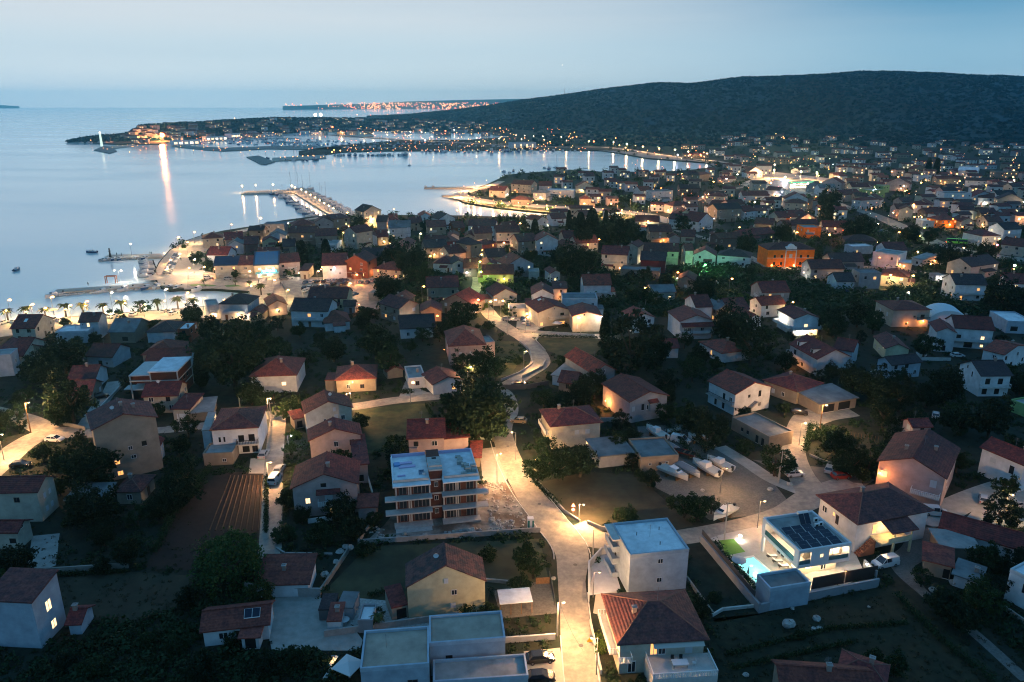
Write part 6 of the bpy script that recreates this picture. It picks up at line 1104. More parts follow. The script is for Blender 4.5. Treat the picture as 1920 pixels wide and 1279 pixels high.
# white lit beacon and port light
g = G(191, 274); t = empty('beacon', (g.x, g.y, 0), 0, 'slim white lit lighthouse tower on the peninsula mole', 'lighthouse'); MB().mat(mat('beacon_glow', (.8, .8, .75), .6, emit=(.8, 1, .75), es=.9)).tube((0, 0, -.5), (0, 0, 24), 2.4, 1.6, 12).build('tower', t); MB().mat(bulbmat(WHITE, 20)).ball((0, 0, 25.2), 1.5).build('lantern', t); LB = t  # tower's lit look is emission put into its white paint
g = G(207, 482); t = empty('harbour_light', (g.x, g.y, 0), 0, 'small dark harbour light tower at the beacon pier tip', 'harbour light'); MB().mat(m_black).tube((0, 0, -.2), (0, 0, 3.2), .7, .35, 8).build('tower', t); MB().mat(m_black).tube((0, 0, 3.2), (0, 0, 3.35), .9, n=10).tube((0, 0, 3.35), (0, 0, 4.4), .35, n=8).ball((0, 0, 4.6), .4).build('lantern', t)
# ------------------------------------------------------------------ vegetation
def leafmat(nm, c): return mat(nm, c, .7, noise=.35, scale=.7, island=.45, objrand=.22, trans=.22, spec=.15)
LF = dict(dark=leafmat('foliage_dark', (.009, .020, .009)), mid=leafmat('foliage', (.014, .030, .011)), light=leafmat('foliage_light', (.026, .046, .014)), forest=mat('haze_tinted_leaves', (.005, .046, .060), .9, noise=.15, scale=.02, island=.18, spec=.05), palm=leafmat('palm_frond', (.05, .062, .02)), pine=leafmat('pine_needles', (.007, .017, .010)), dry=leafmat('dry_weeds', (.035, .034, .016)))  # forest leaf colour has the blue of distant haze mixed in
def quads_mesh(name, P, S, m, seed=0, up=.0):
    g = np.random.default_rng(seed); n = len(P); a = g.normal(size=(n, 3)); a[:, 2] += up; a /= np.linalg.norm(a, axis=1)[:, None]; b = g.normal(size=(n, 3)); b -= (a * b).sum(1)[:, None] * a; b /= np.linalg.norm(b, axis=1)[:, None]; c = np.cross(a, b)
    S = np.broadcast_to(np.asarray(S), (n,))[:, None]; f = g.uniform(.55, 1.0, (n, 1))
    V = np.stack([P - b * S - c * S * f * .4, P + c * S * f, P + b * S + c * S * f * .3, P - c * S * f * .9], 1).reshape(-1, 3)
    me = bpy.data.meshes.new(name); me.vertices.add(4 * n); me.vertices.foreach_set('co', V.astype(np.float32).ravel()); me.loops.add(4 * n); me.loops.foreach_set('vertex_index', np.arange(4 * n, dtype=np.int32))
    me.polygons.add(n); me.polygons.foreach_set('loop_start', np.arange(0, 4 * n, 4, dtype=np.int32)); me.polygons.foreach_set('loop_total', np.full(n, 4, dtype=np.int32)); me.materials.append(m); me.update(); me.validate(); return me
def cloud(nc, per, rad, zs, seed, fill=.42, cr=.27, lob=.42):
    g = np.random.default_rng(seed); d = g.normal(size=(nc, 3)); d /= np.linalg.norm(d, axis=1)[:, None]; rr = g.uniform(fill, 1, (nc, 1)) ** .6 * rad * (1 + lob * np.sin(d[:, :1] * 3 + seed) * np.cos(d[:, 1:2] * 4))
    c = d * rr; c[:, 2] *= zs; c[:, 2] = np.maximum(c[:, 2], -zs * rad * .75)
    o = g.normal(size=(nc, per, 3)); o /= np.linalg.norm(o, axis=2)[..., None]; o *= (cr * rad * g.uniform(.3, 1, (nc, per, 1))) * g.uniform(.7, 1.25, (nc, 1, 1)); o[..., 2] *= .75
    return (c[:, None, :] + o).reshape(-1, 3)
def limbs(hz, seed, n=5, r=.09):
    g = random.Random(seed); mb = MB().mat(m_bark); mb.tube((0, 0, -.1), (g.uniform(-.05, .05), g.uniform(-.05, .05), hz * .75), r, r * .7, 7)
    for k in range(n):
        a = 2 * math.pi * k / n + g.random(); mb.tube((0, 0, hz * (.45 + .06 * k)), (math.cos(a) * .55, math.sin(a) * .55, hz + g.uniform(-.1, .4)), r * .5, r * .18, 5)
    return mb.mesh('trunk')
KINDS = {}
for nm, (nc, per, zs, cz, lf, sz, sd_) in dict(broad=(75, 52, .8, 1.15, 'mid', .055, 1), dark=(105, 58, .8, 1.05, 'dark', .05, 2), light=(62, 48, .75, 1.05, 'light', .055, 3), loose=(48, 46, .9, 1.3, 'mid', .055, 4), pine=(70, 52, 1.15, 1.45, 'pine', .055, 5), dark2=(70, 58, .65, .95, 'dark', .06, 8), broad2=(60, 60, 1.0, 1.35, 'dark', .055, 9)).items():
    P = cloud(nc, per, 1, zs, sd_); P[:, 2] += cz; KINDS[nm] = (limbs(cz, sd_), quads_mesh('crown', P, sz * np.random.default_rng(3).uniform(.7, 1.5, len(P)), LF[lf], sd_), cz)
P = cloud(95, 50, 1, .9, 11, cr=.35); P[:, 2] += 1.0; P[:, 2] -= (np.hypot(P[:, 0], P[:, 1]) ** 2) * .35; P[:, 2] = np.maximum(P[:, 2], .05); KINDS['willow'] = (limbs(.9, 11), quads_mesh('crown', P, .05, leafmat('willow_leaf', (.03, .065, .02)), 4), 1.0)
g_ = np.random.default_rng(4); n_ = 5200; zz = g_.random(n_); pr = np.where(zz < .15, .5 + zz * 3.3, np.sqrt(np.clip(1 - ((zz - .15) / .87) ** 1.8, 0, 1))); th = g_.uniform(0, 6.28, n_); rr = pr * g_.uniform(.55, 1.08, n_)
P = np.stack([np.cos(th) * rr, np.sin(th) * rr, .25 + zz * 6.0], 1); KINDS['cypress'] = (limbs(1.2, 5, 2, .12), quads_mesh('crown', P, .14, LF['pine'], 6), 3.2)
P = cloud(44, 42, 1, .62, 21, cr=.34); P[:, 2] += .55; P[:, 2] = np.maximum(P[:, 2], .03); KINDS['shrub'] = (limbs(.5, 21, 4, .05), quads_mesh('crown', P, .075, LF['mid'], 7), .55)
P = cloud(40, 42, 1, .6, 22, cr=.3); P[:, 2] += .5; P[:, 2] = np.maximum(P[:, 2], .03); KINDS['lightshrub'] = (limbs(.5, 22, 4, .05), quads_mesh('crown', P, .075, leafmat('lamplit_shrub_leaf', (.055, .085, .015)), 8), .5)  # paler leaf colour puts lamplight into these shrubs
# palm: trunk and arching fronds
mb = MB().mat(mat('palm_trunk', (.07, .05, .035), .95, noise=.3, scale=5, rows=2, bump=.8)); mb.tube((0, 0, -.2), (.05, 0, 3.4), .32, .24, 10).tube((.05, 0, 3.4), (.05, 0, 3.9), .42, .28, 10); ptr = mb.mesh('trunk')
mb = MB().mat(LF['palm']); rp = random.Random(3)
for k in range(34):
    a = 2.4 * k; el = rp.uniform(.0, 1.15); Ln = rp.uniform(2.2, 2.9); pv_ = None
    for s in range(9):
        t_ = s / 8; r_ = Ln * t_ * math.cos(el * (1 - .3 * t_)); z_ = 3.9 + Ln * t_ * math.sin(el) - 1.9 * t_ * t_; c_ = Vector((math.cos(a) * r_, math.sin(a) * r_, z_)); sd2 = Vector((-math.sin(a), math.cos(a), 0)); w_ = .42 * math.sin(math.pi * min(1, t_ + .12)) + .05
        if pv_:
            p0, w0 = pv_
            for sg_ in (-1, 1):
                mid = p0.lerp(c_, .5); mb.poly([p0, p0.lerp(c_, .55), mid + sd2 * sg_ * w_ + Vector((0, 0, -.16)) + (c_ - p0) * .5, p0 + sd2 * sg_ * w0 + Vector((0, 0, -.12)) + (c_ - p0) * .55])
                mb.poly([p0.lerp(c_, .55), c_, c_ + sd2 * sg_ * w_ * .85 + Vector((0, 0, -.2)) + (c_ - p0) * .4, mid + sd2 * sg_ * w_ + Vector((0, 0, -.14)) + (c_ - p0) * .7])
        pv_ = (c_, w_)
KINDS['palm'] = (ptr, mb.mesh('crown'), 3.6)
DESC = dict(broad=('round leafy green tree', 'tree'), dark=('dense dark spreading tree', 'tree'), light=('pale green bushy tree', 'tree'), loose=('loose airy tree', 'tree'), pine=('dark upright conifer', 'conifer'), dark2=('low wide dark tree', 'tree'), broad2=('tall dark leafy tree', 'tree'),
            willow=('drooping bright green willow', 'willow'), cypress=('slim dark cypress', 'cypress'), shrub=('low dark garden shrub', 'shrub'), lightshrub=('bright green lamp-lit shrub', 'shrub'), palm=('feathery date palm', 'palm'))
NMK = dict(cypress='cypress_tree', palm='palm_tree', shrub='shrub', lightshrub='shrub', pine='conifer_tree', willow='willow_tree')
TREES = []
def plant(kind, x, y, s, label=None, p=None, sz=None):
    tr, cw, cz = KINDS[kind]; t = empty(NMK.get(kind, 'leafy_tree'), (x, y, 0), random.uniform(0, 6.28)); t.scale = (s, s, sz or s)
    a_ = place('trunk', tr, t); b_ = place('crown', cw, t); d, c = DESC[kind]; grp = {'palm': 'date palms along the waterfront', 'cypress': 'cypresses', 'shrub': 'garden shrubs', 'lightshrub': 'garden shrubs'}.get(kind, 'trees among the houses')
    if label: tag(t, label, c, grp)
    else: auto(t, d, c, grp, p or PROJ((x, y, cz * s)))
    TREES.append((x, y, s)); return t
def tree(r, x, y, rp_, kind, label=None, sz=None):
    px, py = PX(r, x, y); rp2 = rp_ / REG[r][2]; cz = KINDS[kind][2]; R_ = 3.0
    for _ in range(6): g = G(px, py, cz * (sz or 1) * R_); dep = g.y * math.cos(PITCH) - (g.z - CAMH) * math.sin(PITCH); R_ = rp2 * dep / FPX
    return plant(kind, g.x, g.y, R_, label, (px, py), R_ * sz if sz else None)
# single trees seen in the photograph (centre of the crown, radius)
tree('z', 893, 768, 66, 'dark', 'huge dark spreading tree overhanging the bright street'); tree('z', 925, 800, 32, 'dark2'); tree('z', 868, 790, 40, 'dark'); tree('z', 905, 745, 40, 'dark2'); tree('z', 165, 872, 50, 'dark', 'big black-green tree in front of the large ochre house')
tree('z', 432, 1045, 58, 'willow', 'drooping bright green willow beside the ploughed field'); tree('z', 435, 665, 62, 'dark', 'vast dark tree canopy behind the terracotta hip roof'); tree('z', 1185, 640, 52, 'pine', 'tall dark pine clump beside the tall cypress'); tree('z', 1225, 655, 34, 'dark')
tree('z', 1148, 655, 26, 'broad'); tree('z', 1135, 612, 10, 'cypress', 'tall slim cypress beside the floodlit cream house', sz=.95); tree('z', 708, 1150, 12, 'loose', 'small palm-like tree in the pebble yard'); tree('e', 1005, 1155, 90, 'dark2') if False else None
for r, x, y, rp_, k in [('z', 85, 690, 34, 'dark'), ('z', 60, 690, 26, 'dark2'), ('z', 118, 665, 38, 'dark'), ('z', 130, 745, 40, 'broad2'), ('z', 110, 770, 30, 'dark'), ('z', 30, 770, 18, 'loose'), ('z', 155, 700, 16, 'dark'), ('z', 375, 690, 12, 'cypress'), ('z', 330, 920, 40, 'dark2'), ('z', 345, 880, 30, 'broad2'),
                       ('z', 300, 950, 26, 'dark'), ('z', 200, 965, 34, 'dark2'), ('z', 165, 950, 44, 'dark'), ('z', 30, 1052, 32, 'dark'), ('z', 480, 625, 30, 'dark'), ('z', 520, 660, 34, 'broad'), ('z', 575, 668, 14, 'broad2'), ('z', 625, 655, 24, 'dark'), ('z', 705, 640, 36, 'dark2'), ('z', 730, 670, 30, 'broad'),
                       ('z', 560, 755, 22, 'broad'), ('z', 530, 770, 16, 'light'), ('z', 495, 750, 15, 'broad'), ('z', 470, 735, 26, 'dark'), ('z', 905, 680, 30, 'dark'), ('z', 930, 690, 20, 'loose'), ('z', 865, 590, 32, 'broad'), ('z', 840, 605, 16, 'broad'), ('z', 915, 610, 12, 'shrub'), ('z', 960, 585, 12, 'broad'),
                       ('z', 545, 840, 12, 'light'), ('z', 552, 815, 14, 'lightshrub'), ('z', 675, 790, 16, 'dark'), ('z', 540, 935, 22, 'dark2'), ('z', 565, 965, 17, 'dark'), ('z', 640, 955, 30, 'dark'), ('z', 600, 1000, 30, 'shrub'), ('z', 660, 990, 28, 'dark2'), ('z', 530, 1000, 24, 'shrub'),
                       ('z', 983, 1040, 30, 'broad'), ('z', 915, 1038, 19, 'shrub'), ('z', 975, 1095, 24, 'shrub'), ('z', 1000, 1060, 22, 'loose'), ('z', 882, 1150, 20, 'loose'), ('z', 915, 1148, 22, 'shrub'), ('z', 682, 1030, 20, 'shrub'), ('z', 1175, 965, 24, 'shrub'), ('z', 1140, 985, 10, 'shrub'), ('z', 1285, 945, 26, 'broad'), ('z', 1312, 950, 26, 'broad'), ('z', 1335, 945, 16, 'loose'), ('z', 1256, 938, 8, 'shrub'),
                       ('z', 1187, 862, 13, 'pine'), ('z', 1052, 865, 30, 'broad2'), ('z', 1030, 840, 26, 'loose'), ('z', 1088, 865, 34, 'dark2'), ('z', 1010, 880, 26, 'broad'), ('z', 1115, 720, 28, 'dark'), ('z', 1085, 745, 30, 'dark'), ('z', 1050, 760, 28, 'dark2'), ('z', 1020, 745, 20, 'broad'), ('z', 1160, 825, 22, 'broad'), ('z', 1185, 820, 18, 'dark'),
                       ('z', 1285, 775, 28, 'broad'), ('z', 1310, 790, 30, 'dark'), ('z', 1325, 815, 28, 'broad2'), ('z', 1350, 800, 24, 'dark2'), ('z', 1250, 740, 18, 'dark'), ('z', 1395, 835, 16, 'broad'), ('z', 1375, 610, 40, 'dark'), ('z', 1410, 640, 34, 'broad2'), ('z', 1300, 690, 22, 'loose'), ('z', 1340, 680, 15, 'broad'), ('z', 1310, 665, 20, 'dark2'),
                       ('z', 1548, 670, 17, 'pine'), ('z', 1560, 695, 16, 'dark'), ('z', 1472, 765, 12, 'broad'), ('z', 1455, 860, 28, 'loose'), ('z', 1480, 870, 18, 'broad'), ('z', 1440, 800, 14, 'shrub'), ('z', 1775, 720, 36, 'dark'), ('z', 1740, 740, 28, 'dark2'), ('z', 1640, 720, 34, 'dark'), ('z', 1690, 735, 30, 'broad2'), ('z', 1600, 705, 26, 'dark'), ('z', 1660, 690, 12, 'lightshrub'), ('z', 1670, 675, 10, 'lightshrub'),
                       ('z', 1735, 645, 24, 'broad'), ('z', 1880, 640, 14, 'pine'), ('z', 1915, 720, 22, 'dark'), ('z', 1570, 830, 34, 'dark2'), ('z', 1600, 860, 28, 'broad2'), ('z', 1540, 815, 20, 'shrub'), ('z', 1580, 870, 20, 'dark'), ('z', 1620, 890, 16, 'broad'), ('z', 1660, 770, 30, 'broad2'), ('z', 1720, 790, 26, 'dark'), ('z', 1800, 790, 30, 'dark2'), ('z', 1860, 780, 34, 'broad2'),
                       ('z', 1900, 830, 18, 'broad'), ('z', 1850, 1040, 28, 'broad'), ('z', 1880, 1060, 20, 'dark2'), ('z', 1890, 910, 22, 'broad'), ('z', 1905, 960, 14, 'dark'), ('z', 1730, 1080, 18, 'loose'), ('z', 1680, 1245, 26, 'broad'), ('z', 1770, 1130, 34, 'dark2'), ('z', 1810, 1160, 30, 'dark2'), ('z', 1340, 1120, 14, 'shrub'), ('z', 1315, 1140, 20, 'dark2'),
                       ('z', 1128, 1215, 16, 'lightshrub'), ('z', 1122, 1190, 8, 'lightshrub'), ('z', 1500, 1190, 12, 'shrub'), ('z', 1505, 1090, 10, 'shrub'), ('z', 1640, 1230, 18, 'shrub'), ('z', 380, 1250, 34, 'dark2'), ('z', 330, 1210, 24, 'shrub'), ('z', 275, 1200, 18, 'shrub'), ('z', 440, 1200, 22, 'shrub'), ('z', 350, 1120, 22, 'dark2'), ('z', 500, 1245, 26, 'dark2'), ('z', 560, 1230, 22, 'broad'), ('z', 180, 1250, 26, 'shrub'), ('z', 120, 1240, 20, 'dark2'),
                       ('z', 1075, 490, 34, 'dark'), ('z', 1100, 500, 28, 'broad2'), ('z', 1050, 480, 20, 'dark'), ('z', 770, 490, 34, 'dark'), ('z', 740, 480, 26, 'dark2'), ('z', 790, 510, 22, 'broad'), ('z', 725, 540, 26, 'dark'), ('z', 675, 415, 13, 'dark'), ('z', 803, 423, 15, 'dark'), ('z', 935, 412, 10, 'broad'), ('z', 985, 425, 9, 'pine'), ('z', 1160, 430, 32, 'dark'), ('z', 1190, 445, 26, 'dark2'), ('z', 1130, 440, 18, 'dark'),
                       ('z', 1280, 418, 16, 'broad2'), ('z', 1400, 455, 20, 'dark'), ('z', 1470, 435, 18, 'dark'), ('z', 1480, 450, 12, 'dark2'), ('z', 1555, 375, 24, 'dark'), ('z', 1550, 400, 18, 'broad2'), ('z', 1605, 430, 24, 'dark'), ('z', 1620, 425, 20, 'dark'), ('z', 1708, 437, 18, 'dark'), ('z', 1744, 441, 16, 'broad'), ('z', 1780, 480, 24, 'dark'), ('z', 1810, 490, 22, 'dark2'), ('z', 1850, 470, 18, 'dark'), ('z', 1880, 555, 34, 'dark'), ('z', 1910, 560, 26, 'broad2'),
                       ('z', 1640, 600, 24, 'broad'), ('z', 1610, 590, 26, 'dark2'), ('z', 1565, 610, 24, 'dark'), ('z', 1540, 600, 20, 'broad'), ('z', 1205, 555, 20, 'broad'), ('z', 1225, 560, 18, 'light'), ('z', 1320, 540, 24, 'dark'), ('z', 1250, 530, 18, 'dark2'), ('z', 1440, 520, 12, 'shrub'), ('z', 1465, 520, 12, 'shrub'), ('z', 1395, 560, 14, 'lightshrub'), ('z', 1350, 560, 12, 'lightshrub'), ('z', 905, 575, 12, 'lightshrub'), ('z', 912, 532, 10, 'lightshrub'),
                       ('z', 440, 513, 9, 'broad'), ('z', 366, 485, 12, 'dark'), ('z', 376, 478, 9, 'light'), ('z', 345, 462, 6, 'lightshrub'), ('z', 635, 595, 18, 'shrub'), ('z', 685, 590, 20, 'broad'), ('z', 290, 610, 14, 'broad'), ('z', 230, 605, 16, 'dark2'), ('z', 122, 605, 10, 'dark2'), ('z', 178, 635, 14, 'dark2'), ('z', 360, 590, 22, 'dark'), ('z', 395, 615, 24, 'dark2'), ('z', 440, 620, 20, 'dark')]: tree(r, x, y, rp_, k)
for x, y, rp_, s_ in [(567, 467, 9.5, .85), (611, 462, 9.5, .75), (1003, 422, 8, .8), (1088, 425, 12, .95), (1110, 415, 14, .75), (1136, 410, 6, 1.3), (1150, 415, 7, .9), (1067, 408, 6, 1.2), (1077, 415, 6, .9), (1100, 438, 12, .6), (1553, 388, 9, .8), (1742, 300, 5, .8), (1757, 303, 6, .8)]: tree('z', x, y + 8, rp_, 'cypress', sz=s_)
for i, (x, y) in enumerate([(75, 1070), (245, 1050), (415, 1050), (595, 1022), (755, 1015), (935, 1010), (1100, 995), (1268, 990), (1425, 975), (1605, 960), (1745, 960)]):
    g = G(*PX('i', x, y)); plant('palm', g.x, g.y, 1.08 + .06 * math.sin(i * 2.3), f'date palm on the waterfront promenade, {ordn(i)} counting from the left edge' if i else 'date palm on the waterfront promenade closest to the left edge')
for x, y, s in [(490, 553, 1.0), (489, 545, .7), (442, 536, .55), (468, 538, .6), (383, 535, .6), (506, 560, .5)]: g = G(x, y); plant('palm', g.x, g.y, s)
g = G(708, 1178); plant('palm', g.x, g.y, .55, 'small fan palm in the pebble yard of the yellow gabled house')
for x, y in [(988, 992), (1057, 995), (1083, 1000)]: g = G(*PX('i', x, y)); plant('shrub', g.x, g.y, 1.3)
for k in range(14): x = 880 + k * 24; g = G(x, np.interp(x, [880, 1000, 1200], [365, 378, 392])); plant('shrub', g.x, g.y, 1.8)
rs = random.Random(11); cnt = 0; MAINW = [(G(*p).x, G(*p).y) for p in MAIN]
kinds = ['dark', 'dark2', 'broad', 'broad2', 'broad', 'loose', 'light', 'pine', 'shrub', 'shrub']
tries = 0
while cnt < 185 and tries < 9000:
    tries += 1; x = rs.uniform(-20, 1940); y = 470 + (1 - rs.random() ** 1.3) * 700
    if y > 1000 and 500 < x < 1350: continue
    if 1000 < y and rs.random() < .6: continue
    g = G(x, y); k = rs.choice(kinds); s = rs.uniform(1.6, 3.4) if 'shrub' not in k else rs.uniform(1.0, 1.8)
    if not inside(g.x, g.y, MAINW) or blocked(g.x, g.y, s * .75) or any((g.x - a) ** 2 + (g.y - b) ** 2 < (s + c) ** 2 * .5 for a, b, c in TREES): continue
    plant(k, g.x, g.y, s); cnt += 1
# garden undergrowth close by, gardens and woods farther off, forest on the hills
def mass(name, pts, per, leaf, m, label, cat, seed, zsc=.8):
    g = np.random.default_rng(seed); A = np.array(pts); n = len(A); o = g.normal(size=(n, per, 3)); o /= np.linalg.norm(o, axis=2)[..., None]; o *= g.uniform(.35, 1, (n, per, 1)) * A[:, None, 3:4]; o[..., 2] = np.abs(o[..., 2]) * zsc
    P = (A[:, None, :3] + o).reshape(-1, 3); S = np.repeat(A[:, 3] * leaf, per) * g.uniform(.6, 1.4, n * per); ob = place(name, quads_mesh(name, P, S, m, seed)); ob['kind'] = 'stuff'; tag(ob, label, cat); return ob
ug = []; tries = 0
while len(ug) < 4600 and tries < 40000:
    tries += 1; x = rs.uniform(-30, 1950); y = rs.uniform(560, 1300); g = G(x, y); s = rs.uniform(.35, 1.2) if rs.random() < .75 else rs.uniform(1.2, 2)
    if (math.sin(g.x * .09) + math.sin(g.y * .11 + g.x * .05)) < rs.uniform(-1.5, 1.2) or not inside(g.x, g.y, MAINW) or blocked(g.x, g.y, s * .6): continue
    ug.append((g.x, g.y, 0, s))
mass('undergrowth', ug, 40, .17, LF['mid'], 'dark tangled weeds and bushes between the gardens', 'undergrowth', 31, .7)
wd = []
for k in range(6000): x = rs.uniform(-10, 1930); y = rs.uniform(820, 1290); g = G(x, y); (wd.append((g.x, g.y, 0, rs.uniform(.2, .6))) if not blocked(g.x, g.y, .3) or (80 < x < 370 and y < 1180) or x > 1340 and y > 1120 and not any(abs(g.x - o[0]) < o[2] + 1 and abs(g.y - o[1]) < o[3] + 1 for o in OCC) else None)
mass('dry_weeds', wd, 14, .22, LF['dry'], 'dry yellowish weeds and grass tufts on the dark meadows', 'weeds', 32, .6)
gd = []; tries = 0
while len(gd) < 3600 and tries < 40000:
    tries += 1; x = rs.uniform(-30, 2000); y = 262 + (rs.random() ** .9) * 330; g = G(x, y); s = rs.uniform(1.8, 4.8) * (1 if y > 400 else 1.25)
    if not inside(g.x, g.y, MAINW) or blocked(g.x, g.y, s * .7): continue
    if x < 900 and y < 290: continue
    gd.append((g.x, g.y, 0, s))
mass('garden_trees', gd, 46, .16, LF['mid'], 'dark tree crowns filling the gardens between the farther houses', 'tree mass', 33, 1.1)
fo = []
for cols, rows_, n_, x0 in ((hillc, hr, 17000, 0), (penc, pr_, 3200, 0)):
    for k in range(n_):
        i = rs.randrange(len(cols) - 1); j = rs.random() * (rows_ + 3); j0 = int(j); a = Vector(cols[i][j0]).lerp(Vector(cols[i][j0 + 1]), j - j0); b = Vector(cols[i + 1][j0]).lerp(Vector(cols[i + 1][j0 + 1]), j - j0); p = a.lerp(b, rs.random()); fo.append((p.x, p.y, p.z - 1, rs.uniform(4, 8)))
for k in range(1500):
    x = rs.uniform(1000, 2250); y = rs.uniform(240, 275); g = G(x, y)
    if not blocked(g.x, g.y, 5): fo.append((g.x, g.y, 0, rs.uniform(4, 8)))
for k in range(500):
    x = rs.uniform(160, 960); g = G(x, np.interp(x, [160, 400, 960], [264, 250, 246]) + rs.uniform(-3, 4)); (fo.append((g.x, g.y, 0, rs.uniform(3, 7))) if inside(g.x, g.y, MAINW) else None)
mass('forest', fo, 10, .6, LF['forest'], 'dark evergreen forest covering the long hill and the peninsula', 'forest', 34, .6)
def hedge(pts, w_, h_, label, r='z', lf='mid'):
    P = [G(*PX(r, *p)) for p in pts]; A = []
    for a, b in zip(P, P[1:]):
        n = int((b - a).length / .35)
        for k in range(n): p = a.lerp(b, (k + .5) / n); A.append((p.x, p.y, rs.uniform(.1, h_ * .5), w_))
    g = np.random.default_rng(len(label)); A = np.array(A); o = g.normal(size=(len(A), 26, 3)) * .45; o[..., 2] = np.abs(o[..., 2]) * h_ / w_; Q = (A[:, None, :3] + o * A[:, None, 3:4]).reshape(-1, 3); tag(place('hedge', quads_mesh('hedge', Q, .16, LF[lf], 3)), label, 'hedge', 'garden hedges')
for a in [([(1230, 775), (1290, 850), (1330, 880)], 1.0, 1.8, 'tall dark hedge behind the boats ashore'), ([(1000, 905), (1050, 950)], .6, .8, 'low scrubby hedge on the inner side of the bright street'), ([(820, 830), (815, 790), (800, 762)], .6, .9, 'ragged hedge closing the grass field'), ([(1340, 1020), (1430, 1125)], .6, 1.0, 'thin hedge inside the dark plot beside the villa wall'), ([(395, 880), (330, 960), (290, 1040)], .9, 1.5, 'overgrown hedge on the seaward edge of the ploughed field'), ([(500, 895), (499, 1000)], .5, .8, 'narrow hedge between the ploughed field and the lane'), ([(690, 1120), (745, 1110)], .5, .8, 'short hedge behind the pebble yard'),
          ([(1320, 690), (1290, 700), (1270, 680)], .9, 1.4, 'hedge round the low white villa garden'), ([(1680, 1120), (1760, 1200), (1860, 1279)], .7, 1.0, 'scrub strip along the path in the rough field'), ([(1010, 632), (1120, 635)], .5, .8, 'clipped hedge at the top of the bend lawn'), ([(1590, 820), (1520, 800), (1510, 850)], .9, 1.2, 'bushy hedge round the garden island'), ([(90, 1082), (240, 1074)], .5, .7, 'weedy line on the low pillared wall'), ([(1360, 1230), (1560, 1180), (1700, 1170)], .5, .5, 'low vegetable row across the rough field'), ([(1370, 1255), (1600, 1205)], .5, .5, 'second low vegetable row across the rough field')]: hedge(*a)
# ------------------------------------------------------------------ boats
def hull(L_, B, Hh, m1, m2, flare=.75):
    mb = MB().mat(m1); rings = []; n = 9
    for i in range(n):
        t = i / (n - 1); x = -L_ / 2 + L_ * t; w = B / 2 * (1 - max(0, (t - .45) / .55) ** 2.2) + .02; k = Hh * (.0 + .25 * max(0, t - .5) ** 1.2); top = Hh * (1 + .28 * t * t)
        rings.append([(x, -w, top), (x, -w * flare, top * .35 + k * .4), (x, 0, k), (x, w * flare, top * .35 + k * .4), (x, w, top)])
    k0 = len(mb.v)
    for r in rings: mb.v += r
    for i in range(n - 1):
        for j in range(4): mb.f.append((k0 + i * 5 + j, k0 + i * 5 + j + 1, k0 + i * 5 + 5 + j + 1, k0 + i * 5 + 5 + j)); mb.m.append(mb.cur)
    mb.f.append(tuple(range(k0, k0 + 5))); mb.m.append(mb.cur)
    mb.mat(m2)
    for i in range(n - 1):
        a, b = rings[i], rings[i + 1]; z = -.10 if i < 5 else -.02; mb.poly([(a[0][0], a[0][1], a[0][2] + z), (b[0][0], b[0][1], b[0][2] + z), (b[4][0], b[4][1], b[4][2] + z), (a[4][0], a[4][1], a[4][2] + z)])
    return mb
m_hw = mat('hull_white', (.50, .50, .50), .35, spec=.5); m_deckb = mat('boat_deck', (.38, .36, .32), .6); m_hb = mat('hull_blue', (.03, .07, .16), .35, spec=.5); m_hr = mat('hull_red', (.25, .03, .02), .5); m_tarp = mat('boat_tarp', (.16, .18, .20), .8); m_hwd = mat('hull_wood', (.16, .09, .05), .6)
